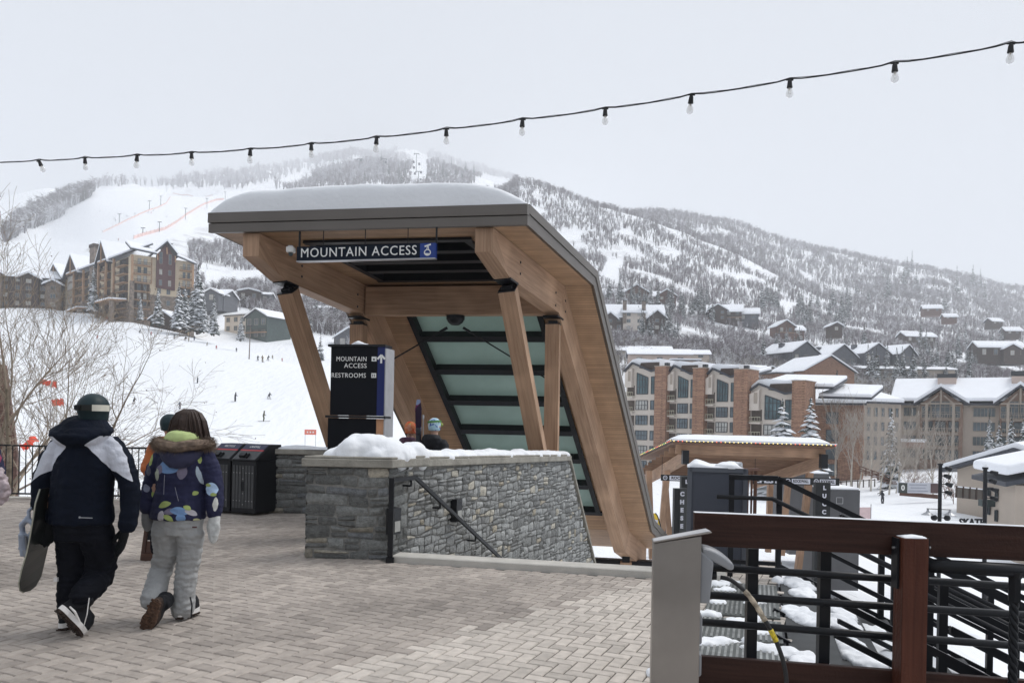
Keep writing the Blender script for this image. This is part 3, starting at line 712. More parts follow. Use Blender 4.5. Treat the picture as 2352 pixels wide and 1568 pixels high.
PR = {
 -1600: [(1, 'z', -3), (16, 'z', -2.5), (60, 'z', -4), (110, 'z', 0), (260, 'z', 30), (500, 'z', 60), (1100, 'z', 250), (1400, 'z', 270), (4200, 'z', 200)],
 0: [(1, 'z', -3), (16, 'z', -2.2), (60, 'z', -4), (110, 'z', -.5), (180, 864), (250, 762), (300, 709), (325, 703), (345, 'z', 46), (430, 'z', 50), (520, 640), (700, 560), (900, 492), (1080, 446), (1250, 'z', 300), (4200, 'z', 280)],
 100: [(1, 'z', -3), (16, 'z', -2.2), (60, 'z', -4), (110, 'z', -.5), (180, 864), (250, 760), (300, 712), (325, 705), (345, 'z', 46), (430, 'z', 50), (520, 628), (700, 560), (900, 500), (1080, 425), (1250, 'z', 312), (4200, 'z', 280)],
 200: [(1, 'z', -3), (16, 'z', -2.4), (60, 'z', -4.2), (110, 'z', -.8), (180, 864), (240, 775), (285, 722), (300, 716), (330, 'z', 43), (430, 'z', 48), (520, 622), (760, 510), (960, 434), (1050, 'z', 285), (1300, 418), (1500, 'z', 370), (4200, 'z', 300)],
 300: [(1, 'z', -3), (16, 'z', -2.6), (60, 'z', -4.4), (110, 'z', -1), (180, 862), (235, 768), (262, 738), (300, 'z', 36.5), (400, 'z', 44), (520, 612), (760, 505), (980, 433), (1080, 'z', 290), (1300, 416), (1500, 'z', 380), (4200, 'z', 300)],
 400: [(1, 'z', -3), (16, 'z', -2.8), (60, 'z', -4.6), (110, 'z', -1.2), (180, 856), (230, 785), (255, 758), (300, 'z', 32), (400, 'z', 42), (520, 615), (760, 510), (1000, 444), (1150, 'z', 300), (1320, 430), (1700, 412), (1900, 'z', 500), (4200, 'z', 400)],
 500: [(1, 'z', -3), (16, 'z', -3), (60, 'z', -4.8), (110, 'z', -1.4), (180, 850), (225, 805), (245, 786), (280, 'z', 27), (330, 740), (420, 690), (520, 640), (760, 540), (1000, 452), (1300, 432), (1800, 404), (2100, 'z', 620), (4200, 'z', 500)],
 600: [(1, 'z', -3), (16, 'z', -3.2), (60, 'z', -5), (110, 'z', -1.8), (170, 868), (205, 826), (222, 808), (260, 'z', 20), (330, 752), (420, 705), (600, 610), (800, 520), (1050, 446), (1400, 424), (1900, 386), (2300, 'z', 700), (4200, 'z', 600)],
 700: [(1, 'z', -3), (16, 'z', -3.4), (60, 'z', -5.4), (110, 'z', -2.4), (160, 880), (190, 848), (205, 838), (240, 'z', 14), (330, 765), (450, 700), (650, 600), (850, 510), (1100, 425), (1300, 408), (1600, 'z', 490), (2000, 370), (2400, 'z', 760), (4200, 'z', 700)],
 800: [(1, 'z', -3.4), (16, 'z', -4), (60, 'z', -6), (110, 'z', -4), (160, 896), (185, 875), (230, 'z', 9), (330, 785), (450, 715), (650, 610), (850, 520), (1100, 412), (1350, 388), (1700, 'z', 560), (2200, 346), (2600, 'z', 800), (4200, 'z', 700)],
 905: [(1, 'z', -4), (16, 'z', -5), (60, 'z', -6.5), (110, 'z', -5), (170, 915), (230, 880), (330, 800), (450, 730), (650, 620), (850, 520), (1100, 415), (1400, 374), (1800, 'z', 560), (2500, 336), (2900, 'z', 880), (4200, 'z', 800)],
 1000: [(1, 'z', -5), (16, 'z', -5.4), (60, 'z', -7), (110, 'z', -6.5), (170, 940), (230, 895), (330, 810), (450, 735), (650, 625), (850, 510), (1100, 420), (1400, 380), (1800, 'z', 570), (2500, 356), (2900, 'z', 850), (4200, 'z', 700)],
 1100: [(1, 'z', -5.3), (16, 'z', -5.6), (60, 'z', -7.3), (110, 'z', -8), (170, 955), (230, 890), (330, 800), (450, 720), (650, 600), (850, 490), (1100, 432), (1350, 410), (1800, 'z', 560), (2500, 392), (2900, 'z', 780), (4200, 'z', 700)],
 1180: [(1, 'z', -5.4), (16, 'z', -5.6), (60, 'z', -7.3), (120, 'z', -8.3), (160, 1000), (230, 885), (330, 790), (450, 700), (650, 560), (850, 424), (900, 'z', 285), (1350, 'z', 400), (2400, 412), (2900, 'z', 700), (4200, 'z', 600)],
 1300: [(1, 'z', -5.4), (16, 'z', -5.6), (60, 'z', -7.3), (120, 'z', -8.3), (150, 'z', -8), (230, 890), (330, 790), (450, 710), (650, 580), (850, 450), (900, 'z', 268), (1350, 'z', 370), (2200, 'z', 500), (4200, 'z', 500)],
 1400: [(1, 'z', -5.4), (16, 'z', -5.6), (60, 'z', -7.3), (120, 'z', -8.3), (160, 'z', -8), (230, 895), (330, 795), (450, 718), (650, 590), (830, 474), (880, 'z', 245), (1300, 'z', 355), (2200, 'z', 400), (4200, 'z', 400)],
 1500: [(1, 'z', -5.4), (16, 'z', -5.6), (60, 'z', -7.3), (120, 'z', -8.3), (170, 'z', -8), (240, 890), (330, 805), (450, 728), (650, 612), (830, 508), (880, 'z', 230), (1180, 486), (1400, 'z', 330), (4200, 'z', 300)],
 1600: [(1, 'z', -5.4), (16, 'z', -5.6), (60, 'z', -7.3), (120, 'z', -8.4), (175, 'z', -8), (240, 900), (330, 815), (450, 745), (650, 640), (830, 548), (880, 'z', 212), (1200, 494), (1400, 'z', 330), (4200, 'z', 300)],
 1700: [(1, 'z', -5.4), (16, 'z', -5.6), (60, 'z', -7.3), (120, 'z', -8.5), (178, 'z', -8), (240, 905), (330, 828), (450, 765), (650, 668), (820, 590), (880, 'z', 190), (1200, 520), (1400, 'z', 315), (4200, 'z', 280)],
 1800: [(1, 'z', -5.4), (16, 'z', -5.6), (60, 'z', -7.3), (120, 'z', -8.6), (180, 'z', -8), (240, 908), (330, 838), (450, 785), (650, 700), (800, 640), (860, 'z', 165), (1200, 552), (1400, 'z', 295), (4200, 'z', 250)],
 1900: [(1, 'z', -5.4), (16, 'z', -5.6), (60, 'z', -7.3), (120, 'z', -8.6), (180, 'z', -8), (240, 912), (330, 846), (450, 800), (650, 725), (780, 690), (850, 'z', 140), (1200, 572), (1400, 'z', 285), (4200, 'z', 250)],
 2050: [(1, 'z', -5.4), (16, 'z', -5.6), (60, 'z', -7.3), (120, 'z', -7.8), (180, 'z', -6), (240, 916), (330, 856), (450, 812), (650, 745), (900, 680), (1200, 604), (1400, 'z', 270), (4200, 'z', 240)],
 2200: [(1, 'z', -5.4), (16, 'z', -5.8), (60, 'z', -7.4), (110, 'z', -7), (180, 'z', -4), (240, 920), (330, 872), (450, 828), (650, 765), (900, 705), (1220, 630), (1400, 'z', 255), (4200, 'z', 220)],
 2352: [(1, 'z', -5.4), (16, 'z', -6), (60, 'z', -8.5), (90, 'z', -7.5), (180, 'z', -2), (240, 930), (330, 888), (450, 846), (650, 795), (900, 740), (1250, 668), (1450, 'z', 235), (4200, 'z', 200)],
 3900: [(1, 'z', -6), (16, 'z', -6.5), (60, 'z', -8.5), (120, 'z', -6), (400, 'z', 20), (1300, 'z', 160), (4200, 'z', 150)],
}
def dmap(d): return d if d < 400 else 400 * (d / 400) ** 1.35     # far terrain stretched in depth, same outline
DK = np.concatenate([np.linspace(1, 14, 6)[:-1], np.geomspace(14, 8900, 235)])
pcs = sorted(PR)
uc = np.array([(p - CX) / F for p in pcs])
tab = []
for p in pcs:
    dd, zz = [], []
    for r in PR[p]:
        dd.append(r[0]); zz.append(r[2] if len(r) == 3 else zat(p, r[1], r[0]))
    zz = [CH + (z_ - CH) * dmap(d_) / d_ for z_, d_ in zip(zz, dd)]; dd = [dmap(d_) for d_ in dd]
    zi = np.interp(DK, dd, zz)
    for _ in range(2): zi[1:-1] = zi[1:-1] * .5 + .25 * (zi[:-2] + zi[2:])
    tab.append(zi)
tab = np.array(tab)
NU = 300
UU = np.concatenate([np.linspace(uc[0], uc[1], 20)[:-1], np.linspace(uc[1], uc[-2], NU), np.linspace(uc[-2], uc[-1], 20)[1:]])
def sstep(x): return x
ZZ = np.zeros((len(UU), len(DK)))
for j in range(len(DK)): ZZ[:, j] = np.interp(UU, uc, tab[:, j])
for _ in range(3): ZZ[1:-1] = ZZ[1:-1] * .5 + .25 * (ZZ[:-2] + ZZ[2:])
for i, u in enumerate(UU):
    for j, d in enumerate(DK):
        if d > 60:
            x = u * d; k = min(1, (d - 60) / 200)
            n1 = noise.noise(V((x / 90, d / 90, 0))) * 3 + noise.noise(V((x / 30, d / 30, 5))) * 1.1
            if d < 330 and u < -.2: n1 *= .18
            if d > 400: n1 *= 1 + (d - 400) / 500
            px = u * F + CX
            run = (px < 720 and 420 < d < 1500)
            ZZ[i, j] += n1 * k * (.3 if run else 1)
def tz(px, d):
    """terrain height below pixel column px at distance d"""
    u = (px - CX) / F; i = np.searchsorted(UU, u) - 1; i = int(min(max(i, 0), len(UU) - 2)); j = int(min(max(np.searchsorted(DK, d) - 1, 0), len(DK) - 2))
    a = (u - UU[i]) / (UU[i + 1] - UU[i]); b = (d - DK[j]) / (DK[j + 1] - DK[j])
    return float((ZZ[i, j] * (1 - a) + ZZ[i + 1, j] * a) * (1 - b) + (ZZ[i, j + 1] * (1 - a) + ZZ[i + 1, j + 1] * a) * b)
def tzx(x, d): return tz(x / d * F + CX, d)
def hor(px): return HY + (px - CX) * SR
def scr_y(px, d, z): return hor(px) - (z - CH) * F / d
nd = len(DK)
X = UU[:, None] * DK[None, :]; Y = np.repeat(DK[None, :], len(UU), 0)
verts = np.stack([X, Y, ZZ], -1).reshape(-1, 3)
ii, jj = np.meshgrid(np.arange(len(UU) - 1), np.arange(nd - 1), indexing='ij')
q0 = (ii * nd + jj).ravel(); faces = np.stack([q0, q0 + nd, q0 + nd + 1, q0 + 1], 1)
me = bpy.data.meshes.new('snowy_ground'); me.from_pydata(verts.tolist(), [], faces.tolist())
me.polygons.foreach_set('use_smooth', [True] * len(me.polygons))
OPEN = [
 [(0, 432), (130, 418), (168, 424), (150, 450), (110, 470), (60, 490), (0, 545)],                     # far left run
 [(215, 432), (330, 428), (420, 440), (520, 440), (700, 395), (820, 362), (830, 372), (720, 405), (690, 425), (560, 446), (520, 466), (505, 480), (480, 510), (430, 530), (400, 545), (350, 556), (200, 562), (130, 640), (0, 660), (0, 560), (60, 530), (130, 500), (190, 460)],  # main run
 [(935, 350), (968, 350), (972, 425), (935, 425)],                                                     # lift line
 [(880, 336), (960, 346), (975, 372), (935, 372)],
 [(1100, 402), (1180, 418), (1150, 440), (1050, 445)],
 [(440, 625), (600, 620), (620, 645), (470, 655)],
 [(1700, 600), (1790, 640), (1760, 645), (1690, 615)], [(2060, 625), (2130, 640), (2110, 650), (2050, 632)], [(1560, 522), (1660, 545), (1600, 548)],
 [(1740, 690), (1900, 700), (1800, 715)], [(2180, 820), (2250, 815), (2260, 850), (2190, 845)], [(1390, 590), (1430, 600), (1400, 660), (1370, 640)],
 [(1600, 615), (1700, 632), (1760, 655), (1700, 652)], [(1870, 790), (1960, 800), (1900, 815)],
 [(1560, 830), (1680, 850), (1680, 880), (1560, 870)],
]
def openness(px, py):
    for p in OPEN:
        if inside(px, py, p): return True
    return False
rw = random.Random(5)
brush = np.zeros(len(UU) * nd)
for i, u in enumerate(UU):
    px = u * F + CX
    if px < -300 or px > 2700: continue
    for j, d in enumerate(DK):
        if d < 190: continue
        y = scr_y(px, d, ZZ[i, j])
        if px < 760 and d < 330: continue
        w = 0 if openness(px, y) else 1
        brush[i * nd + j] = w
ca = me.attributes.new('brush', 'FLOAT', 'POINT'); ca.data.foreach_set('value', brush)
GRD = bpy.data.materials.new('snowy_ground'); nt, N_, L_, P_ = nodes(GRD); P_.inputs['Roughness'].default_value = .7; P_.inputs['Specular IOR Level'].default_value = .15
at_ = N_.new('ShaderNodeAttribute'); at_.attribute_name = 'brush'
tc = N_.new('ShaderNodeTexCoord')
n1 = N_.new('ShaderNodeTexNoise'); n1.inputs['Scale'].default_value = .035; n1.inputs['Detail'].default_value = 9; n1.inputs['Roughness'].default_value = .72; L_.new(tc.outputs['Object'], n1.inputs['Vector'])
mr = N_.new('ShaderNodeMapRange'); mr.inputs[1].default_value = .5; mr.inputs[2].default_value = .66; mr.inputs[4].default_value = .6; L_.new(n1.outputs[0], mr.inputs[0])
mu = N_.new('ShaderNodeMath'); mu.operation = 'MULTIPLY'; L_.new(mr.outputs[0], mu.inputs[0]); L_.new(at_.outputs['Fac'], mu.inputs[1])
mxx = N_.new('ShaderNodeMix'); mxx.data_type = 'RGBA'; mxx.inputs[6].default_value = (.87, .89, .92, 1); mxx.inputs[7].default_value = (.30, .28, .28, 1)
L_.new(mu.outputs[0], mxx.inputs[0]); L_.new(mxx.outputs[2], P_.inputs['Base Color'])
n2 = N_.new('ShaderNodeTexNoise'); n2.inputs['Scale'].default_value = .5; n2.inputs['Detail'].default_value = 8; mp3 = N_.new('ShaderNodeMapping'); mp3.inputs['Scale'].default_value = (1.6, .35, 1); mp3.inputs['Rotation'].default_value = (0, 0, .5); L_.new(tc.outputs['Object'], mp3.inputs[0]); L_.new(mp3.outputs[0], n2.inputs['Vector'])
bp = N_.new('ShaderNodeBump'); bp.inputs['Strength'].default_value = .6; bp.inputs['Distance'].default_value = .7; L_.new(n2.outputs[0], bp.inputs['Height']); L_.new(bp.outputs[0], P_.inputs['Normal'])
me.materials.append(GRD)
g = bpy.data.objects.new('ground', me); COL.objects.link(g); tag(g, kind='structure')
def woods(name, label, n, dmin, dmax, pxr, hfun, seed, mats, cond=None, dens=None, strands=(5, 9)):
    r = np.random.RandomState(seed); vs = []; fs = []; mi = []
    k = 0; tries = 0; cnt = 0
    while cnt < n and tries < n * 12:
        tries += 1
        px = r.uniform(*pxr); d0 = math.exp(r.uniform(math.log(dmin), math.log(dmax))); d = dmap(d0)
        z = tz(px, d); y = scr_y(px, d, z)
        if px < 790 and d < 335: continue
        if openness(px, y): continue
        if cond and not cond(px, y, d): continue
        x = (px - CX) / F * d
        c = noise.noise(V((x / 38, d / 70, 3))) + .5 * noise.noise(V((x / 12, d / 22, 8)))
        if c < -.26 + .28 * r.rand() - (0.1 if d > 900 else 0): continue
        h = hfun(px, d0, r) * d / d0; w = h * .42; ns = r.randint(*strands); th = h * .016 * (1 + d0 / 900)
        m = r.choice(len(mats), p=dens) if dens else r.randint(len(mats))
        for s in range(ns):
            a = r.uniform(0, 6.28); lean = r.uniform(0, w) * r.rand() ** .5; bh = h * r.uniform(.55, 1.0); b0 = h * r.uniform(0, .35)
            tx = math.cos(a) * lean; ty = math.sin(a) * lean
            p0 = (x + tx * .12, d + ty * .12, z + b0 - .4); p1 = (x + tx, d + ty, z + bh)
            vs += [(p0[0] - th, p0[1], p0[2]), (p0[0] + th, p0[1] + th * .5, p0[2]), (p1[0] + th * .15, p1[1], p1[2])]; fs.append((k, k + 1, k + 2)); mi.append(m if r.rand() > .3 else r.randint(len(mats))); k += 3
            for q in range(2):
                t = r.uniform(.45, .9); bx = p0[0] + (p1[0] - p0[0]) * t; by = p0[1] + (p1[1] - p0[1]) * t; bz = p0[2] + (p1[2] - p0[2]) * t
                L = h * r.uniform(.12, .3); a2 = r.uniform(0, 6.28)
                vs += [(bx, by, bz - th * .8), (bx, by, bz + th * .8), (bx + math.cos(a2) * L, by + math.sin(a2) * L, bz + L * r.uniform(.2, .9))]; fs.append((k, k + 1, k + 2)); mi.append(m); k += 3
        cnt += 1
    me = bpy.data.meshes.new(name); me.from_pydata(vs, [], fs)
    for mm in mats: me.materials.append(mm)
    me.polygons.foreach_set('material_index', mi)
    o = bpy.data.objects.new(name, me); COL.objects.link(o); return tag(o, label, 'woods', None, 'stuff')
TW1 = mat('grey_brown_twigs', (.125, .105, .105), .9, 0, 0); TW2 = mat('frosted_twigs', (.62, .62, .64), .9, 0, 0); TW3 = mat('tan_twigs', (.28, .25, .20), .9, 0, 0); TW5 = mat('fog_toned_twigs', (.46, .45, .47), .9, 0, 0); TW4 = mat('mauve_grey_twigs', (.22, .19, .205), .9, 0, 0)  # the palest far twigs have distant fog mixed into their colour
FSC = 1.0
woods('hillside_woods', 'leafless snow-dusted woods covering the long hillside on the right', int(25000 * FSC), 300, 900, (1120, 2420), lambda px, d, r: r.uniform(3.2, 6) * (1 + max(0, d - 400) / 1000), 1, [TW1, TW2, TW4], dens=[.40, .22, .38], strands=(5, 8))
woods('ridge_woods', 'hazy leafless woods along the far ridge behind the right hillside', int(7000 * FSC), 880, 1260, (1440, 2420), lambda px, d, r: r.uniform(7, 12), 2, [TW1, TW4, TW5], strands=(4, 7))
woods('lower_woods', 'frosted scrub and aspens between the houses at the foot of the right hill', int(6500 * FSC), 195, 330, (1370, 2440), lambda px, d, r: r.uniform(2.5, 5), 3, [TW1, TW2, TW3], strands=(7, 12))
woods('mountain_woods', 'patches of bare woods on the ski mountain behind the canopy', int(5200 * FSC), 640, 1420, (640, 1180), lambda px, d, r: r.uniform(8, 14), 4, [TW1, TW4, TW5], cond=lambda px, y, d: not (px < 720 and y > 440), strands=(4, 7))
woods('mountain_woods', 'bare woods on the slope between the hotel and the canopy', int(6500 * FSC), 300, 700, (425, 960), lambda px, d, r: r.uniform(5, 9), 5, [TW1, TW2, TW4], cond=lambda px, y, d: not (px < 500 and y < 560) and not (px < 640 and d < 345), strands=(6, 9))
woods('mountain_woods', 'band of bare trees along the left edge of the wide ski run', int(1500 * FSC), 620, 1060, (0, 240), lambda px, d, r: r.uniform(12, 20), 6, [TW1, TW2, TW4], cond=lambda px, y, d: inside(px, y, [(0, 545), (60, 492), (110, 470), (160, 425), (200, 430), (215, 440), (150, 490), (60, 535), (0, 570)]), strands=(6, 10))
woods('mountain_woods', 'hazy woods along the skyline above the wide ski run', int(1300 * FSC), 1080, 2150, (-30, 900), lambda px, d, r: r.uniform(14, 24), 7, [TW5, TW5, TW4], cond=lambda px, y, d: y < 436, strands=(4, 6))
woods('peak_woods', 'faint woods near the fog-covered peak', int(1800 * FSC), 1900, 2500, (700, 1180), lambda px, d, r: r.uniform(15, 24), 8, [TW5, TW4], cond=lambda px, y, d: y < 430, strands=(4, 6))
NEEDLE = mat('snowy_conifer_needles', (.030, .044, .034), .85, 0, .3, 2, snow=(1.12, 1.1))
NEEDLEF = mat('frosted_conifer_needles', (.035, .048, .042), .85, 0, .3, 1, snow=(1.22, .8))
BARK = mat('grey_bark', (.12, .10, .085), .9, 0, .3, 6)
def conifer_mesh(h, seed, layers, per, full=.21):
    r = random.Random(seed); mb = MB()
    for i in range(layers):
        t = i / (layers - 1); z = h * (.08 + .90 * t); R_ = h * full * (1 - t) ** .85 + h * .012; n = max(4, int(per * (1 - t * .6)))
        for k in range(n):
            a = 2 * math.pi * (k + r.random() * .9) / n; L = R_ * r.uniform(.6, 1.12); w = L * r.uniform(.26, .42) + h * .008; dr = L * r.uniform(.25, .55)
            c, s = math.cos(a), math.sin(a); zz = z + r.uniform(-.02, .02) * h
            tip = V((c * L, s * L, zz - dr)); mid = V((c * L * .6, s * L * .6, zz - dr * .35)); sd = V((-s, c, 0)); root_ = V((c * L * .05, s * L * .05, zz + h * .01))
            mb.add([root_, mid + sd * w - UP * (w * .25), tip, mid - sd * w - UP * (w * .25), mid + UP * w * .18], [(0, 4, 1), (1, 4, 2), (2, 4, 3), (3, 4, 0), (0, 1, 2, 3)])
    mb.tube([(0, 0, h * .93), (0, 0, h * 1.02)], [h * .012, .0], 4)
    return mb
CON = []
for k, (seed, la, pe, fu) in enumerate([(1, 20, 15, .20), (2, 22, 14, .16), (3, 18, 16, .23), (4, 16, 11, .15), (5, 15, 10, .19), (6, 13, 9, .13)]):
    mb = conifer_mesh(10.0, seed, la, pe, fu); me1 = mb.mesh('crown', NEEDLE if k < 3 else NEEDLEF)
    tb = MB(); tb.tube([(0, 0, -.4), (0, 0, 9.2)], [.2, .04], 6); me2 = tb.mesh('trunk', BARK); CON.append((me1, me2))
def conifer(px, d, h, label, group, var=None, z=None, name='snowy_conifer', wid=1.0):
    z = tz(px, d) if z is None else z
    k = var if var is not None else (RND.randrange(3) if d < 260 else 3 + RND.randrange(3))
    p = at(px, d, z); r = empty(name, p, RND.uniform(0, 6.28), label, 'tree', group)
    r.scale = (h / 10 * wid, h / 10 * wid, h / 10)
    for nm, me_ in zip(('crown', 'trunk'), CON[k]):
        o = bpy.data.objects.new(nm, me_); o.parent = r; COL.objects.link(o)
    return r
hz = MB(); hz.box(-15000, 15000, -120, 9200, -40, 1800)
HZ = bpy.data.materials.new('haze_air'); HZ.use_nodes = True; nt = HZ.node_tree; nt.nodes.clear()
o_ = nt.nodes.new('ShaderNodeOutputMaterial'); pvn = nt.nodes.new('ShaderNodeVolumePrincipled'); pvn.inputs['Color'].default_value = (.825, .842, .868, 1); pvn.inputs['Density'].default_value = .00036; pvn.inputs['Anisotropy'].default_value = .0
nt.links.new(pvn.outputs[0], o_.inputs['Volume'])
hzo = hz.build('haze', HZ); tag(hzo, kind='stuff'); SC.cycles.volume_bounces = 4
STUC = mat('beige_stucco', (.45, .385, .325), .9, 0, .08, .4); STUC2 = mat('pale_beige_stucco', (.60, .54, .48), .9, 0, .06, .4)
BROWNW = mat('dark_brown_siding', (.055, .036, .028), .8, 0, .25, 1.2); REDBR = mat('red_brown_siding', (.12, .06, .042), .8, 0, .25, 1.2)
MAROON = mat('maroon_siding', (.105, .055, .055), .8, 0, .12, 1); STONEF = mat('tan_rubble_facing', (.21, .17, .14), .9, 0, .5, 1.3, 0, 5)
BRICK = mat('tan_red_brickwork', (.37, .215, .14), .9, 0, .22, 1.1, kind='brick', col2=(.23, .125, .085))
GREYSID = mat('blue_grey_siding', (.105, .11, .125), .8, 0, .2, 1); TIMB = mat('honey_timber', (.40, .25, .155), .7, 0, .15, 1)
EAVE = mat('dark_eave_metal', (.05, .055, .068), .5, .2, .1, 2); SHADE = mat('dark_brown_and_recess_shade', (.085, .065, .052), .9, 0, .15, 1)  # SHADE: dark brown that also puts balcony shade into the colour
RSNOW = mat('roof_snow', (.86, .88, .92), .7, 0, .025, .5, .3, 1.2, spec=.15); BALC = mat('olive_balcony_rail', (.42, .40, .30), .7, 0, .1, 2); BRAIL = mat('dark_balcony_rail', (.05, .045, .042), .6, 0, .1, 2)
WFR = mat('window_frame_tan', (.34, .29, .24), .7, 0, .05, 2); WFD = mat('window_frame_dark', (.04, .045, .05), .6, 0, .05, 2)
GL1 = mat('sky_reflecting_glass', (.10, .13, .15), .15, .0, .5, .35, spec=.5); GL2 = mat('teal_window_glass', (.06, .105, .12), .15, 0, .5, .5, spec=.5)
CURT = mat('pale_curtained_glass', (.42, .42, .40), .25, 0, .3, .7)
PINKST = mat('pinkish_stucco', (.52, .42, .37), .9, 0, .08, .5)
class Fac:
    """a wall plane: t metres along it from its left end, z world height, o outwards"""
    def __init__(s, root, P0, P1):
        s.r = root; s.P = V((P0[0], P0[1], 0)); d = V((P1[0] - P0[0], P1[1] - P0[1], 0)); s.L = d.length; s.x = d.normalized(); s.n = V((s.x.y, -s.x.x, 0))
    def p(s, t, z, o=0): return s.P + s.x * t + UP * z + s.n * o
    def bx(s, mb, t0, t1, z0, z1, o0, o1):
        return mb.prism([s.p(t0, z0, o0), s.p(t1, z0, o0), s.p(t1, z0, o1), s.p(t0, z0, o1)], UP * (z1 - z0))
    def part(s, name, m, t0, t1, z0, z1, o0, o1, parent=None):
        mb = MB(); s.bx(mb, t0, t1, z0, z1, o0, o1); return mb.build(name, m, parent or s.r)
    def poly(s, name, m, pts, o0, o1, parent=None):
        mb = MB(); mb.prism([s.p(t, z, o0) for t, z in pts], s.n * (o1 - o0)); return mb.build(name, m, parent or s.r)
    def win(s, t0, t1, z0, z1, nx=2, ny=1, fm=None, gm=None, o=.02, fw=None, slope=0, name='window'):
        """window frame with bars, its pane a sub-part; slope raises/lowers the right top corner"""
        fm = fm or WFD; gm = gm or GL1; w = t1 - t0; h = z1 - z0; fw = fw or max(.05, min(w, h) * .06); mb = MB()
        top = lambda t: z1 + slope * (t - t0) / w
        def b(a, c, wd=fw): mb.bar(s.p(*a, o + .05), s.p(*c, o + .05), wd, .12, up=s.n)
        b((t0, z0), (t1, z0)); b((t0, top(t0)), (t1, top(t1))); b((t0, z0), (t0, top(t0))); b((t1, z0), (t1, top(t1)))
        for i in range(1, nx): t = t0 + w * i / nx; b((t, z0), (t, top(t)), fw * .7)
        for i in range(1, ny): z = z0 + h * i / ny; b((t0, z), (t1, z), fw * .7)
        f = mb.build(name, fm, s.r)
        g = MB(); g.prism([s.p(t0, z0, o), s.p(t1, z0, o), s.p(t1, top(t1), o), s.p(t0, top(t0), o)], s.n * .03); g.build('pane', gm, f)
        return f
    def balcony(s, t0, t1, z, dep=1.3, rh=1.0, m=None, slab=None, posts=4, solid=False):
        mb = MB(); s.bx(mb, t0, t1, z - .22, z, .02, dep); sl = mb.build('balcony', slab or TIMB, s.r)
        mb = MB(); s.bx(mb, t0, t1, z + rh - .1, z + rh, dep - .1, dep)
        if solid: s.bx(mb, t0 + .02, t1 - .02, z + .1, z + rh - .12, dep - .07, dep - .03)
        else:
            s.bx(mb, t0, t1, z + .12, z + .2, dep - .08, dep - .02)
            n = max(2, int((t1 - t0) / .45))
            for i in range(n + 1):
                t = t0 + .04 + (t1 - t0 - .08) * i / n; mb.bar(s.p(t, z, dep - .05), s.p(t, z + rh, dep - .05), .06, .05)
        mb.build('balcony_rail', m or BRAIL, sl); return sl
def groof(root, T, w, dep, z, pitch, axis, over=.6, th=.25, snow=.45, eave=None, name='roof'):
    """gable roof; T local->world, footprint x in +-w/2, y 0..dep; snow lies on it as a sub-part"""
    if axis == 'x': half = dep / 2 + over; L0, L1 = -w / 2 - over, w / 2 + over; f = lambda a, l, zz: T @ V((l, dep / 2 + a, zz))
    else: half = w / 2 + over; L0, L1 = -over, dep + over; f = lambda a, l, zz: T @ V((a, l, zz))
    rise = half * pitch; zc = z + (half - over) * pitch
    mb = MB(); prof_ = [(-half, zc - rise), (0, zc), (half, zc - rise), (half, zc - rise + th), (0, zc + th), (-half, zc - rise + th)]
    mb.prism([f(a, L0, zz) for a, zz in prof_], f(0, L1, 0) - f(0, L0, 0)); rf = mb.build(name, eave or EAVE, root)
    if snow:
        mb = MB(); n = 10; rings = []
        pr_ = []
        e = .12
        for i in range(-6, 7):
            a = half * (1 + .02) * i / 6; base_ = zc - abs(a) * pitch + th
            edge = min(1, (1 - abs(i) / 6) * 5 + .35); pr_.append((a, base_ + snow * edge * (.9 if i else .8)))
        pr_ = pr_ + [(half * 1.02, zc - half * 1.02 * pitch + th - .1), (0, zc + th - .05), (-half * 1.02, zc - half * 1.02 * pitch + th - .1)]
        mb.prism([f(a, L0 - .08, zz) for a, zz in pr_], f(0, L1 + .16, 0) - f(0, L0, 0))
        mb.build('snow_cover', RSNOW, rf)
    return rf, zc
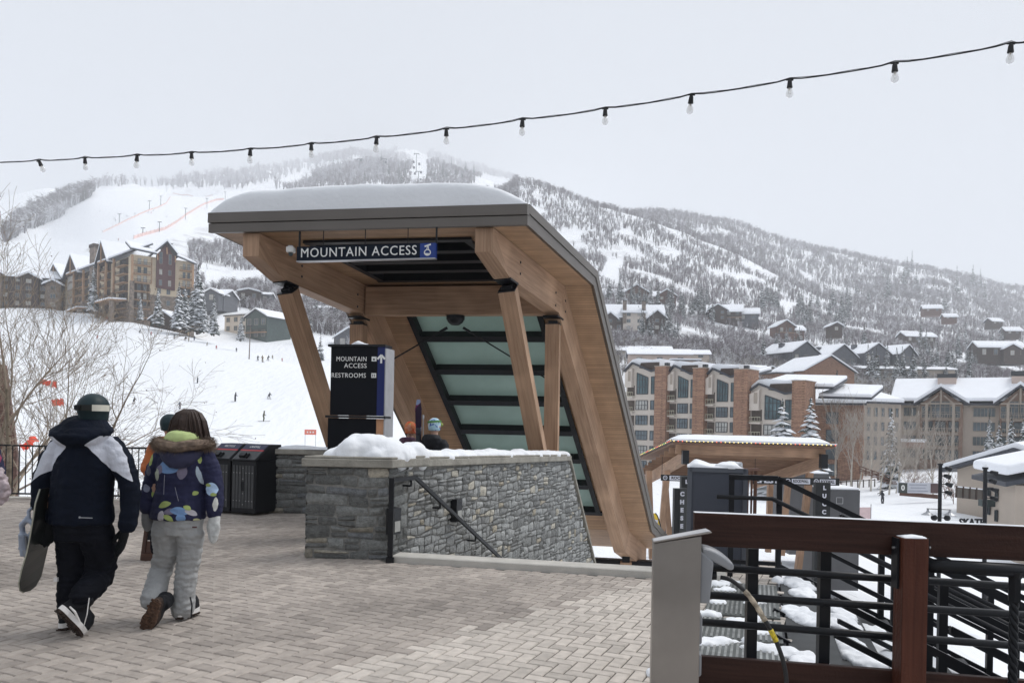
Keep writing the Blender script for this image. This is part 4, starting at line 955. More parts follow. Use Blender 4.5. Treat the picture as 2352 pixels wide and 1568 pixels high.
def house(name, px, d, yb, w, dep, h, yaw, label, wm, pitch=.5, axis='x', wins=(3, 1), cat='house', group=None, wings=(), chim=(), foot=4.0, snow=.5, wm2=None, gm=None, fm=None, over=.7, sill=None, deck=None):
    if d > 150:
        best = min((abs(scr_y(px, q, tz(px, q)) - yb) + abs(q - d) * .02, q) for q in np.arange(d * .72, d * 1.4, 2.0))
        pitch = max(pitch, .5) if pitch > .3 else pitch; snow = max(snow, .9 if d > 250 else .5); over = max(over, 1.1 if d > 300 else .7); q = float(best[1]); k = q / d; d = q; w *= k; dep *= k; h *= k; foot = 2.5 * k
        wings = [(a * k, b * k, c * k, e * k, f_ * k, g, m) for a, b, c, e, f_, g, m in wings]; chim = [tuple(v * k for v in c) for c in chim]
    base_ = at(px, d, zat(px, yb, d)); r = empty(name, base_, yaw, label, cat, group)
    T = Matrix.Translation(base_) @ Matrix.Rotation(yaw, 4, 'Z')
    for k, (dx, dy, ww, dd, hh, ax, m) in enumerate([(0, 0, w, dep, h, axis, wm)] + list(wings)):
        Tk = T @ Matrix.Translation((dx, dy, 0))
        mb = MB(); mb.box(-ww / 2, ww / 2, 0, dd, -foot, hh, T=Tk)
        if ax != 'f':
            hp = (dd if ax == 'x' else ww) / 2 * pitch
            if ax == 'x':
                for x in (-ww / 2, ww / 2 - .3): mb.prism([Tk @ V((x, 0.01, hh - .05)), Tk @ V((x, dd - .01, hh - .05)), Tk @ V((x, dd / 2, hh + hp))], Tk.to_3x3() @ V((.3, 0, 0)))
            else:
                for y in (0.0, dd - .3): mb.prism([Tk @ V((-ww / 2 + .01, y + (.012 if y else -.012), hh - .05)), Tk @ V((ww / 2 - .01, y, hh - .05)), Tk @ V((0, y, hh + hp))], Tk.to_3x3() @ V((0, .3, 0)))
        mb.build('wall', m, r)
        if ax == 'f':
            mb = MB(); mb.box(-ww / 2 - .5, ww / 2 + .5, -.5, dd + .5, hh, hh + .3, T=Tk); rf = mb.build('roof', EAVE, r)
            mb = MB(); mb.box(-ww / 2 - .45, ww / 2 + .45, -.45, dd + .45, hh + .302, hh + .3 + snow, T=Tk); mb.build('snow_cover', RSNOW, rf, bevel=.15, segs=2)
        else: groof(r, Tk, ww, dd, hh, pitch, ax, over=over, snow=snow)
        fc = Fac(r, Tk @ V((-ww / 2, 0, 0)), Tk @ V((ww / 2, 0, 0)))
        nxw, nyw = wins if k == 0 else (max(1, int(wins[0] * ww / w)), max(1, int(hh / 2.9)))
        fh = hh / nyw
        for j in range(nyw):
            for i in range(nxw):
                c = ww * (i + .5) / nxw; wd = min(1.9, ww / nxw * .55)
                fc.win(c - wd / 2, c + wd / 2, base_.z + fh * j + fh * .3, base_.z + fh * j + fh * .82, 2, 1, fm or WFR, gm or (CURT if (i + j) % 3 == 0 else GL1), o=.03)
    for cx_, cy_, cw, ch in chim:
        mb = MB(); mb.box(cx_ - cw / 2, cx_ + cw / 2, cy_ - cw / 2, cy_ + cw / 2, h * .5, ch, T=T); c = mb.build('chimney', wm2 or STONEF, r)
        mb = MB(); mb.box(cx_ - cw / 2 - .1, cx_ + cw / 2 + .1, cy_ - cw / 2 - .1, cy_ + cw / 2 + .1, ch, ch + .35, T=T); mb.build('chimney_cap', WFD, c)
    if deck:
        fc = Fac(r, T @ V((-w / 2, 0, 0)), T @ V((w / 2, 0, 0))); fc.balcony(0, w, base_.z + deck, 1.6, 1, BRAIL, TIMB)
    return r
def hotel():
    zb = zat(365, 724, 275) - 2; ze = zat(365, 592, 275); nf = 7; fh = (ze - zb - 1.0) / nf
    C0 = at(293, 272, 0); C1 = at(436, 284, 0)
    r = empty('hotel', (C0 + C1) / 2 + UP * zb, 0, 'tall hotel with a maroon panel, timber balconies and snowy gables above the ski slope', 'hotel')
    f = Fac(r, C0, C1); Lf = f.L; k = Lf / 143.0; T = lambda px: (px - 293) * k
    dep = 16
    f.part('wall', CREAM, 0, Lf, zb - 6, ze + .5, -dep, 0)
    zf = [zb + 1 + i * fh for i in range(nf + 1)]
    Z = lambda y: zat(365, y, 279)
    f.part('stone_base', STONEF, T(337), T(402), zb - 6, Z(680), 0, .18)
    f.part('stone_base', STONEF, T(293), T(337), zb - 6, Z(706), -1, -.0 + .15)
    f.poly('oriel', MAROON, [(T(350), Z(663)), (T(393), Z(666)), (T(393), Z(600)), (T(393), Z(597)), (T(372), Z(562)), (T(349), Z(590)), (T(350), Z(600))], 0, 1.1)
    for (a, b) in ((356, 362), (377, 383)):
        f.win(T(a), T(b + 1), Z(608), Z(582 if a < 370 else 585), 1, 2, WFR, GL1, o=1.1)
        for y0, y1 in ((633, 621), (658, 645)): f.win(T(a), T(b + .5), Z(y0), Z(y1), 2, 1, WFR, CURT if (y0 + a) % 2 else GL1, o=1.1)
    for y0, y1 in ((676, 664), (702, 690), (722, 711)):
        for a in (353.5, 375): f.win(T(a), T(a + 8), Z(y0), Z(y1), 2, 1, WFR, GL1, o=.2)
    for (a, b, pa, pb) in ((297, 337, 296, 340), (403, 435, 402, 436)):
        for i in range(nf):
            z = zf[i]
            f.part('flat_bay_panel', SHADE if i < 4 else CREAM, T(a), T(b), z + .1, z + fh - .35, -.05, .05)  # flat panel; on the lower floors its dark colour stands for shade
            f.balcony(T(a), T(b), z, 1.6, 1.05, BRAIL, TIMB, solid=False)
            for q in (.28, .62): f.win(T(a) + (T(b) - T(a)) * q, T(a) + (T(b) - T(a)) * (q + .2), z + .3, z + fh - .6, 1, 1, WFR, GL1 if (i + int(q * 10)) % 2 else CURT, o=.06)
    for px in (295, 434):
        f.part('timber_post', TIMB, T(px) - .35, T(px) + .35, zf[4], ze, 1.2, 1.9); f.part('stone_pier', STONEF, T(px) - .7, T(px) + .7, zb - 5, zf[4], 1.0, 2.1)
    f.part('timber_post', TIMB, T(339), T(340.5), zf[4], ze, .1, .5)
    def leanroof(px0, px1, y0, y1, rise, back, o=2.4):
        mb = MB(); a = f.p(T(px0), Z(y0), o); b = f.p(T(px1), Z(y1), o); c = f.p(T(px1), Z(y1) + rise, -back); d_ = f.p(T(px0), Z(y0) + rise, -back)
        mb.prism([a, b, c, d_], UP * .45); rf = mb.build('roof', EAVE, r)
        mb = MB(); mb.prism([p + UP * .46 for p in (a, b, c, d_)], UP * .6); mb.build('snow_cover', RSNOW, rf, bevel=.2)
    leanroof(289, 349, 586, 591, 4.2, 9); leanroof(395, 441, 590, 603, 3.2, 9)
    mb = MB(); mb.prism([f.p(T(343), Z(588), 2.0), f.p(T(372), Z(560), 2.0), f.p(T(399), Z(589), 2.0), f.p(T(399), Z(589) + .6, 2.0), f.p(T(372), Z(560) + .7, 2), f.p(T(343), Z(588) + .6, 2)], f.n * -13); rf = mb.build('gable_roof', EAVE, r)
    mb = MB(); mb.prism([f.p(T(342.6), Z(588) + .6, 2.1), f.p(T(372), Z(560) + .7, 2.1), f.p(T(399.4), Z(589) + .6, 2.1), f.p(T(399), Z(589) + 1.1, 2.1), f.p(T(372), Z(560) + 1.3, 2.1), f.p(T(343), Z(588) + 1.1, 2.1)], f.n * -13.2); mb.build('snow_cover', RSNOW, rf)
    for px in (351, 372, 392): mb = MB(); zz = Z(574 if px == 372 else 590); mb.bar(f.p(T(px), zz + .5, 1.1), f.p(T(px), zz - 1.8, 2.0), .4, .5); mb.build('brace', TIMB, r)
    A = at(104, 338, 0); B_ = C0
    q = Fac(r, A, B_); Lq = q.L
    def TQ(px):                                       # plan position seen at pixel column px
        lo, hi = 0.0, Lq
        for _ in range(40):
            m = (lo + hi) / 2; P = q.p(m, 0); s = CX + F * P.x / P.y
            if s < px: lo = m
            else: hi = m
        return lo
    q.part('wall', CREAM, 0, Lq - .1, zb - 8, ze - .2, -14, 0)
    def ZQ(t, y): P = q.p(t, 0); return zat(CX + F * P.x / P.y, y, P.y)
    q.part('stone_base', STONEF, 0.1, Lq - .1, zb - 8, zb + 2 * fh, 0, .3)
    bays = [(107, 122, 'b'), (126, 140, 'b'), (142, 153, 'w'), (158, 173, 'g'), (176, 196, 'b'), (199, 210, 'w'), (222, 230, 'w'), (233, 248, 'b'), (255, 266, 'w'), (268, 288, 'b')]
    for (a, b, ty) in bays:
        ta, tb = TQ(a), TQ(b)
        if ty == 'g':
            q.part('grey_tower', mat('warm_grey_siding', (.20, .17, .15), .85, 0, .15, 1), ta - .5, tb + .5, zb - 5, ze + 1.0, 0, 1.4)
            for i in range(2, nf): q.win(ta + .3, tb - .3, zf[i] + .5, zf[i] + fh - .5, 4, 2, WFR, CURT, o=1.42)
        for i in range(nf):
            z = zf[i]
            if ty == 'b':
                q.part('flat_bay_panel', SHADE, ta, tb, z + .1, z + fh - .35, -.05, .05); q.balcony(ta, tb, z, 1.7, 1.05, BRAIL, TIMB)  # dark flat panel painted where shade falls behind the balcony
                q.win(ta + (tb - ta) * .3, ta + (tb - ta) * .65, z + .3, z + fh - .6, 1, 1, WFD, GLASSD, o=.06)
            elif ty == 'w': q.win(ta, ta + min(2.0, tb - ta), z + .8, z + fh - .5, 1, 1, WFD, GL1, o=.3)
    for px in (124, 141, 175, 197, 232, 249, 267):
        t = TQ(px); q.part('timber_post', TIMB, t - .4, t + .4, zf[3], ze, 1.5, 2.2); q.part('stone_pier', STONEF, t - .9, t + .9, zb - 6, zf[3], 1.2, 2.5)
    t = TQ(216); q.part('chimney', STONEF, t - 2.2, t + 2.2, zb - 6, ze + 7.4, -.5, 2.0); q.part('chimney_cap', SHADE, t - 2.5, t + 2.5, ze + 7.4, ze + 8.6, -.8, 2.3)
    mb = MB(); a, b = q.p(-.5, ze, 2.4), q.p(Lq - 1, ze, 2.4); c, d_ = q.p(Lq - 1, ze + 5.4, -8), q.p(-.5, ze + 5.4, -8); mb.prism([a, b, c, d_], UP * .4); rf = mb.build('roof', EAVE, r)
    mb = MB(); mb.prism([p + UP * .41 for p in (a, b, c, d_)], UP * .7); mb.build('snow_cover', RSNOW, rf, bevel=.2)
    for (px, hw, hh) in ((133, 11, 5.5), (172, 9.5, 6.5), (243, 8, 6.8)):
        t = TQ(px); w_ = (TQ(px + hw) - TQ(px - hw)) * .80
        mb = MB(); mb.prism([q.p(t - w_, ze - .5, 2.0), q.p(t, ze + hh, 2.0), q.p(t + w_, ze - .5, 2.0)], q.n * -2); mb.build('gable', SHADE, r)
        pts = [(t - w_ - 1, ze - 1.2), (t, ze + hh + .4), (t + w_ + 1, ze - 1.2)]
        mb = MB(); mb.prism([q.p(a_, z_, 3.0) for a_, z_ in pts] + [q.p(a_, z_ + .6, 3.0) for a_, z_ in pts[::-1]], q.n * -12); rf = mb.build('gable_roof', EAVE, r)
        mb = MB(); mb.prism([q.p(a_, z_ + .61, 3.05) for a_, z_ in pts] + [q.p(a_, z_ + 1.2, 3.05) for a_, z_ in pts[::-1]], q.n * -12.1); mb.build('snow_cover', RSNOW, rf)
        mb = MB(); mb.bar(q.p(t - w_ * .6, ze, 2.8), q.p(t + w_ * .6, ze, 2.8), .4, .4); mb.bar(q.p(t, ze, 2.8), q.p(t, ze + hh, 2.8), .35, .35); mb.build('gable_truss', TIMB, r)
    for (px0, px1, y, tilt) in ((150, 216, 668, 1), (255, 337, 671, 0)):
        t0, t1 = TQ(px0), TQ(min(px1, 292)); P = q.p(t0, 0); z = zb + 2.1 * fh
        mb = MB(); mb.prism([q.p(t0, z - tilt * 1.5, 1), q.p(t1, z, 1), q.p(t1, z - .4, 7), q.p(t0, z - 1.5 * tilt - .4, 7)], UP * .4); rf = mb.build('porch_roof', TIMB, r)
        mb = MB(); mb.prism([q.p(t0, z - tilt * 1.5 + .41, 1), q.p(t1, z + .41, 1), q.p(t1, z + .01, 7), q.p(t0, z - 1.5 * tilt + .01, 7)], UP * .5); mb.build('snow_cover', RSNOW, rf)
        for tt in (t0 + .7, t1 - .7): q.part('porch_pier', STONEF, tt - .5, tt + .5, zb - 6, z - .5, 5, 6.4)
hotel()
house('lodge', 40, 330, 706, 34, 12, 13.5, rad(14), 'long dark brown lodge half hidden behind the hotel and the leafless trees', BROWNW, .35, 'x', (7, 4), 'lodge', foot=6, wings=[(-9, -2.5, 7, 9, 13.8, 'y', STONEF), (5, -2.5, 7, 9, 12.6, 'y', BROWNW), (14, -1.5, 6, 8, 10.5, 'y', STONEF)])
house('ski_hut', 372, 243, 752, 8.5, 7, 2.6, rad(-12), 'small dark gabled hut with snowy roof among the conifers below the hotel', BROWNW, .62, 'y', (1, 1), 'hut')
house('chalet', 588, 236, 781, 9, 10, 7.2, rad(-28), 'modern chalet with cream block and dark green glazed gable beside the slope', mat('dark_green_siding', (.06, .085, .08), .7, 0, .15, 1), .45, 'y', (3, 2), 'chalet', wings=[(-10.5, 1.5, 10, 8, 8.2, 'f', STUC2)], deck=3.0, gm=GL1)
house('chalet', 478, 262, 698, 11.5, 9, 2.8, rad(-10), 'grey chalet with two shallow snowy gables right behind the hotel conifers', GREYSID, .32, 'x', (3, 1), 'chalet', wings=[(3, -3, 5, 6, 3.2, 'y', GREYSID)])
house('chalet', 575, 290, 695, 14, 9, 3.2, rad(6), 'dark modern chalet with low snowy roofs above the cream block chalet', GREYSID, .22, 'x', (4, 1), 'chalet', wings=[(0, -3, 8, 6, 3.6, 'y', BROWNW)])
house('chalet', 752, 300, 722, 11, 8, 2.4, rad(0), 'low grey chalet seen just left of the canopy post on the wooded slope', GREYSID, .25, 'x', (3, 1), 'chalet')
house('chalet', 800, 260, 800, 8, 7, 4.0, rad(20), 'steep roofed chalet behind the black wayfinding pylon', GREYSID, .7, 'y', (2, 1), 'chalet')
house('hill_house', 1462, 372, 690, 11, 12, 4.0, rad(-4), 'brown timber lodge with three snowy gables, highest house on the hill right of the canopy', REDBR, .62, 'y', (3, 1), 'house', wings=[(-11, 2, 13, 10, 3.0, 'x', BROWNW), (14.5, 1, 9, 10, 2.6, 'y', REDBR), (8, 3, 9, 8, 2.6, 'x', REDBR)])
house('hill_house', 1455, 325, 761, 25, 13, 6.4, rad(-3), 'large house with two stone chimneys and tall cream framed windows below the three gabled lodge', BROWNW, .8, 'x', (6, 2), 'house', wings=[(0, -1.2, 9, 3, 8.2, 'x', STUC2), (-10, -2, 5.5, 8, 5.2, 'y', BROWNW), (9.5, -2.5, 7, 10, 5.6, 'y', BROWNW)], chim=[(-4.0, -1, 1.5, 12.6), (4.0, -1, 1.5, 12.6)])
house('hill_house', 1664, 352, 737, 15, 11, 4.4, rad(-14), 'dark brown house with snowy gable and balcony in the middle of the right hill', BROWNW, .6, 'x', (4, 2), 'house', wings=[(-3, -2, 8, 8, 4.8, 'y', BROWNW), (10.5, 2, 9, 8, 3.6, 'x', GREYSID)], deck=2.2)
house('hill_house', 1805, 335, 768, 8, 7, 3.6, rad(8), 'small reddish brown cabin with snowy gable right of the dark brown house', REDBR, .6, 'y', (2, 1), 'house', deck=1.2, wings=[(6, 1, 6, 6, 2.4, 'x', REDBR)])
house('hill_house', 1921, 330, 762, 5, 5, 2.6, rad(0), 'tiny brown cabin almost hidden by conifers above the grey barn row', BROWNW, .5, 'y', (1, 1), 'house')
house('hill_house', 2115, 380, 787, 15, 8, 3.2, rad(5), 'low wide house with flat snowy roofs above the right end of the grey barns', BROWNW, .45, 'x', (4, 1), 'house', wings=[(-3, 2, 8, 6, 4.2, 'x', BROWNW)])
house('hill_house', 2142, 520, 716, 11, 8, 2.4, rad(-15), 'far brown house with snowy roof high on the right hill', REDBR, .6, 'x', (2, 1), 'house')
house('hill_house', 2184, 480, 733, 7, 6, 1.6, rad(-10), 'small far house just below and right of the far brown house', REDBR, .6, 'x', (2, 1), 'house')
house('hill_house', 2291, 470, 745, 7, 6, 2.0, rad(10), 'pale roofed far cabin near the right edge of the hill', BROWNW, .6, 'x', (2, 1), 'house')
house('hill_house', 2328, 430, 768, 8, 6, 2.2, rad(-6), 'far cabin nearest the right edge, below the pale roofed cabin', BROWNW, .6, 'x', (2, 1), 'house')
house('hill_house', 2300, 300, 822, 17, 8, 4.2, rad(-6), 'wide snow covered house at the right edge above the gabled lodge', BROWNW, .55, 'x', (4, 1), 'house', wings=[(3, -2, 6, 6, 3.4, 'y', BROWNW)])
for i, (px, yb, w, ax, yaw, lab) in enumerate([(1850, 842, 11, 'y', 26, 'leftmost blue-grey barn of the row with snow on its long roof'), (1936, 850, 12, 'y', 26, 'second blue-grey barn from the left with big gable end and chimney boxes'), (2015, 843, 10.5, 'y', 20, 'third blue-grey barn of the row behind dark conifers'), (2085, 845, 10, 'y', 34, 'rightmost blue-grey barn of the row with its roof sloping to the trees')]):
    house('barn_house', px, 232 + i * 4, yb, w, 13, 4.3, rad(yaw), lab, GREYSID, .58, ax, (3, 1), 'house', group='blue-grey barn houses in a row', chim=[(-w * .25, 7, 1.3, 7.2)], wm2=GREYSID, over=.5, snow=.35)
house('roof_block', 1470, 215, 822, 17, 10, 2.0, rad(-8), 'long low building with thick snow on its roof behind the left end of the apartments', STUC, .28, 'x', (4, 1), 'building', wings=[(12, 1, 14, 9, 1.2, 'x', STUC)])
house('pink_building', 1515, 190, 850, 15, 9, 3.9, rad(-6), 'pinkish building with shallow snowy gable behind the left end of the apartments', PINKST, .3, 'x', (3, 1), 'building', wings=[(6, -2, 7, 6, 2.2, 'f', PINKST)])
house('brown_cabin', 1773, 205, 866, 6, 6, 1.0, 0, 'brown gable peeking over the snowy roofs behind the brick chimneys', REDBR, .55, 'y', (1, 1), 'house', over=.5)
house('roof_block', 1905, 178, 905, 14, 12, 5.3, rad(18), 'brick building with snowy gabled roofs behind the right end of the apartments', BRICK, .38, 'y', (2, 1), 'building', wings=[(-7, 4, 9, 8, 4.6, 'f', BRICK)], over=.6)
house('roof_block', 2085, 222, 868, 26, 12, 2.5, rad(-5), 'row of flat snow covered roofs between the barns and the gabled lodge', STUC, .15, 'x', (5, 1), 'building')
def condo():
    P0 = at(1420, 156, 0); P1 = at(1870, 131, 0)
    r = empty('apartment_block', at(1640, 143, -8), 0, 'cream apartment block with tall brick chimney piers and blue-green gable windows', 'building')
    f = Fac(r, P0, P1); L_ = f.L
    def T(px):
        lo, hi = -20.0, L_ + 20
        for _ in range(40):
            m = (lo + hi) / 2; P = f.p(m, 0)
            if CX + F * P.x / P.y < px: lo = m
            else: hi = m
        return lo
    def Z(px, y): P = f.p(T(px), 0); return zat(px, y, P.y)
    units = [(1437, 1511, 0, 836), (1535, 1600, 0, 842), (1622, 1694, 0, 849), (1722, 1827, 1, 884)]
    zb = -9
    f.part('wall', STUC2, T(1437), T(1511), zb, Z(1470, 868), -11, -.3)
    for k, (a, b, big, yt) in enumerate(units):
        ta, tb = T(a), T(b); w = tb - ta; S = lambda q: ta + w * q
        zt = Z(a, yt); s_ = f.p(ta, 0).y / F                   # metres per pixel here
        pk = zt; val = zt - 20 * s_ * (1.15 if big else 1); le = zt - 15 * s_; re = val + 4 * s_
        f.poly('wall', STUC2, [(ta, zb), (tb, zb), (tb, re), (S(.78), val), (S(.20), pk), (ta, le)], -9, 0)
        f.poly('eave', EAVE, [(ta - .4, le - .25), (S(.20), pk), (S(.78), val), (tb, re), (tb, re + .35 + .0), (S(.78), val + .35), (S(.20), pk + .35), (ta - .4, le + .1)], -9.5, .6)
        sn = [(ta - .45, le + .1), (S(.20), pk + .36), (S(.78), val + .36), (tb, re + .36), (tb, pk + .9), (S(.78), pk + .7), (S(.35), pk + 1.1), (S(.16), pk + .9), (ta - .5, le + .65)]
        f.poly('snow_cover', RSNOW, sn, -9.5, -.2)
        f.poly('roof_valley', BROWNW, [(S(.40), pk - .9), (S(.78), val + .36), (tb, re + .36), (tb, pk + .15), (S(.45), pk + .15)], -.19, .1)
        fl = 34 * s_ * 1.0
        ztopw = val - .55
        f.poly('upper_bay', STUC2, [(S(.03), le - 3.4), (S(.24), le - 3.4), (S(.24), pk - .9), (S(.03), le - .5)], 0, 1.0)
        f.part('bay_recess', WFR, S(.13), S(.21), le - 2.2, le - .2, .9, 1.05)
        zt0 = pk - 1.4
        f.win(S(.34), S(.68), val - 4.3 , zt0 - (pk - val) * .25, 4, 3, WFD, GL2, o=.05, slope=-(pk - val) * .55, name='gable_window')
        f.win(S(.78), S(.95), val - 4.3, val - .9, 2, 3, WFD, GL2, o=.05, name='gable_window')
        z = val - 4.3 - 1.0
        zr = val - 4.6
        f.part('recess_shade', SHADE, S(.04), S(.27), zr + .0, zr + 2.0, -.02, .06); f.balcony(S(.03), S(.28), zr - .3, 1.0, 1.0, BALC, STUC2)  # shade behind the balcony painted as a flat dark panel
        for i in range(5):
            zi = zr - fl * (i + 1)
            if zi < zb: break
            f.part('recess_shade', SHADE, S(.04), S(.27), zi, zi + 2.0, -.02, .06); f.balcony(S(.03), S(.28), zi - .3, 1.0, 1.0, BALC, STUC2)
            f.win(S(.32), S(.68), zi + .2, zi + 2.0, 4, 2, WFD, CURT if (i + k) % 3 == 0 else GL1, o=.05)
            f.win(S(.77), S(.95), zi + .2, zi + 2.0, 2, 1, WFD, GLASSD if i % 2 else GL1, o=.05)
    for (a, b, y) in ((1511, 1537, 843), (1598, 1624, 847), (1692, 1723, 850), (1825, 1856, 876)):
        ta, tb = T(a), T(b); zt = Z(a, y)
        f.part('brick_pier', BRICK, ta, tb, zb, zt, -3.5, 1.6); f.part('pier_cap', WFR, ta - .1, tb + .1, zt, zt + .15, -3.6, 1.7)
        if y != 876: f.part('flue', WFD, ta + .8, ta + 1.6, zt + .15, zt + .9, -1.5, -.7)
    for (a, b, y0, y1, bk) in ((1540, 1694, 835, 848, -13), (1724, 1900, 862, 884, -11), (1620, 1700, 838, 852, -14), (1860, 1985, 885, 908, -12)):
        o1 = bk + 8; mb = MB(); mb.prism([f.p(T(a), Z(a, y1), o1), f.p(T(b), Z(b, y1 + 3), o1), f.p(T(b) - 1, Z(b, y0 + 3) + .5, bk - 3), f.p(T(a) + 1, Z(a, y0) + .5, bk - 3)], UP * -.35); rf = mb.build('rear_roof', EAVE, r)
        mb = MB(); mb.prism([f.p(T(a), Z(a, y1), o1) + UP * .01, f.p(T(b), Z(b, y1 + 3), o1) + UP * .01, f.p(T(b) - 1, Z(b, y0 + 3) + .5, bk - 3) + UP * .01, f.p(T(a) + 1, Z(a, y0) + .5, bk - 3) + UP * .01], UP * .6); mb.build('snow_cover', RSNOW, rf, bevel=.2, segs=2)
    return r
condo()
def linkb():
    P0 = at(1862, 150, 0); P1 = at(1983, 146, 0)
    r = empty('brick_building', P0 - UP * 8, 0, 'plain red brick building with snowy roof between the apartment block and the gabled lodge', 'building')
    f = Fac(r, P0, P1); zb = -9; ze = zat(1920, 930, 148)
    f.part('wall', BRICK, 0, f.L, zb, ze, -14, 0)
    mb = MB(); a, b, c, d_ = f.p(-2.5, ze, 1.2), f.p(f.L + .5, ze, 1.2), f.p(f.L - 1.5, ze + 3.2, -9), f.p(-2.5, ze + 3.6, -9); mb.prism([a, b, c, d_], UP * .3); rf = mb.build('roof', EAVE, r)
    mb = MB(); mb.prism([q_ + UP * .31 for q_ in (a, b, c, d_)], UP * .8); mb.build('snow_cover', RSNOW, rf, bevel=.25, segs=2)
    for z in (ze - 3.6, ze - 7.0, ze - 10.4, ze - 13.6):
        f.win(f.L * .30, f.L * .52, z, z + 2.2, 2, 2, WFD, GL1, o=.05)
    g_ = Fac(r, at(1983, 154, 0), at(2068, 157, 0)); ze2 = zat(2020, 927, 155)
    g_.part('wall', STUC, 0, g_.L, zb, ze2, -12, 0)
    mb = MB(); a, b, c, d_ = g_.p(-1, ze2, 1.0), g_.p(g_.L, ze2, 1.0), g_.p(g_.L, ze2 + 2.6, -9), g_.p(.5, ze2 + 2.4, -9); mb.prism([a, b, c, d_], UP * .3); rf = mb.build('roof', EAVE, r)
    mb = MB(); mb.prism([q_ + UP * .31 for q_ in (a, b, c, d_)], UP * .8); mb.build('snow_cover', RSNOW, rf, bevel=.25, segs=2)
    for i in range(5):
        for j in range(4): g_.win(g_.L * (.08 + i * .19), g_.L * (.08 + i * .19) + .8, ze2 - 2.6 - j * 2.9, ze2 - .8 - j * 2.9, 1, 1, WFR, GL1, o=.04)
linkb()
def lodge():
    P0 = at(2062, 166, 0); P1 = at(2460, 150, 0)
    r = empty('gabled_lodge', at(2200, 160, -7), 0, 'long beige lodge with two timber trussed gables and snow covered roof', 'building')
    f = Fac(r, P0, P1)
    def T(px):
        lo, hi = -20.0, f.L + 20
        for _ in range(40):
            m = (lo + hi) / 2; P = f.p(m, 0)
            if CX + F * P.x / P.y < px: lo = m
            else: hi = m
        return lo
    ze = zat(2140, 926, 162); zr = zat(2200, 881, 165); zb = -8
    f.part('wall', STUC, 0, f.L, zb, ze + .2, -16, 0)
    mb = MB(); a, b, c, d_ = f.p(-1.5, ze - .4, 1.4), f.p(f.L, ze - .4, 1.4), f.p(f.L, zr, -9), f.p(-1.5, zr, -9)
    mb.prism([a, b, c, d_], UP * .35); e_ = [f.p(-1.5, ze - .4, -19), f.p(f.L, ze - .4, -19)]; mb.prism([d_, c, e_[1], e_[0]], UP * .35); rf = mb.build('roof', EAVE, r)
    mb = MB(); mb.prism([q_ + UP * .80 for q_ in (a, b, c, d_)], UP * .75); mb.prism([q_ + UP * .80 for q_ in (d_, c, e_[1], e_[0])], UP * .7); mb.build('snow_cover', RSNOW, rf, bevel=.25, segs=2)
    for px, gx0, gx1 in ((2161, 2104, 2222), (2341, 2284, 2400)):
        t = T(px); t0, t1 = T(gx0), T(gx1); zp = zat(px, 894, 158); w2 = (t1 - t0) / 2; zE = ze - .5
        f.poly('gable_wall', REDBR if 0 else mat('warm_brown_siding', (.27, .18, .135), .8, 0, .2, 1), [(t0 + .8, zb), (t1 - .8, zb), (t1 - .8, zE + .3), (t, zp), (t0 + .8, zE + .3)], -9, 1.6)
        pts = [(t0 - .3, zE), (t, zp + .2), (t1 + .3, zE)]
        mb = MB(); mb.prism([f.p(x, z, 3.0) for x, z in pts] + [f.p(x, z + .45, 3.0) for x, z in pts[::-1]], f.n * -12); rg = mb.build('gable_roof', EAVE, r)
        mb = MB(); mb.prism([f.p(x, z + .46, 2.9) for x, z in pts] + [f.p(x, z + 1.15, 2.9) for x, z in pts[::-1]], f.n * -12); mb.build('snow_cover', RSNOW, rg)
        for q_ in (-.55, -.18, .18, .55):
            x = t + w2 * q_; hh = zE + (zp - zE) * (1 - abs(q_)) - 1.2
            if abs(q_) > .3: f.win(x - .9, x + .9, ze - 3.0, ze - .6, 2, 2, WFR, GLASSD, o=1.65)
            else: f.win(x - 1.0, x + .8, ze - 3.0, ze + .4, 2, 3, WFR, GL1 if q_ < 0 else GLASSD, o=1.65)
        mb = MB()
        mb.bar(f.p(t0 + 1, ze - .1, 2.6), f.p(t1 - 1, ze - .1, 2.6), .3, .3); mb.bar(f.p(t, ze - .1, 2.6), f.p(t, zp, 2.6), .3, .3)
        for sgn_ in (-1, 1): mb.bar(f.p(t + sgn_ * w2 * .5, ze - .1, 2.6), f.p(t + sgn_ * w2 * .12, zp - 1.2, 2.6), .2, .25)
        mb.build('gable_truss', WFR, r)
        for i in range(3):
            z = ze - 3.3 - i * 2.95; f.balcony(t0 + 1.2, t1 - 1.6, z, 3.2, 1.1, WFR, WFR)
            for q_ in (-.5, 0, .5):
                x = t + w2 * q_; f.win(x - .9, x + .9, z - 2.5, z - .5, 2, 1, WFD, GLASSD, o=1.65)
        for x in (t0 + 2.2, t1 - 2.4): f.part('balcony_post', WFR, x - .25, x + .25, zb, ze - .2, 4.2, 4.7)
    for px in (2075, 2088, 2235, 2252, 2268):
        for j in range(4): f.win(T(px), T(px) + 1.3, ze - 2.7 - j * 2.95, ze - .9 - j * 2.95, 2, 1, WFR, GL1 if j % 2 else GLASSD, o=.05)
    for px in (2168, 2345):
        t = T(px); f.part('chimney', PINKST, t - 1.6, t + 1.9, zr - 2, zat(px, 870 if px < 2200 else 872, 170), -8.5, -5.5); f.part('chimney_cap', WFD, t - 1.7, t + 2, zat(px, 870, 170), zat(px, 861, 170), -8.6, -5.4)
    f.part('porch_roof', mat('pinkish_brown_canopy', (.33, .23, .19), .8, 0, .1, 1), T(2070), T(2130), zat(2100, 1029, 150), zat(2100, 1016, 150), 2, 9)
    f.part('porch_snow', RSNOW, T(2068), T(2132), zat(2100, 1016, 150) + .01, zat(2100, 1009, 150), 1.8, 9.2)
lodge()
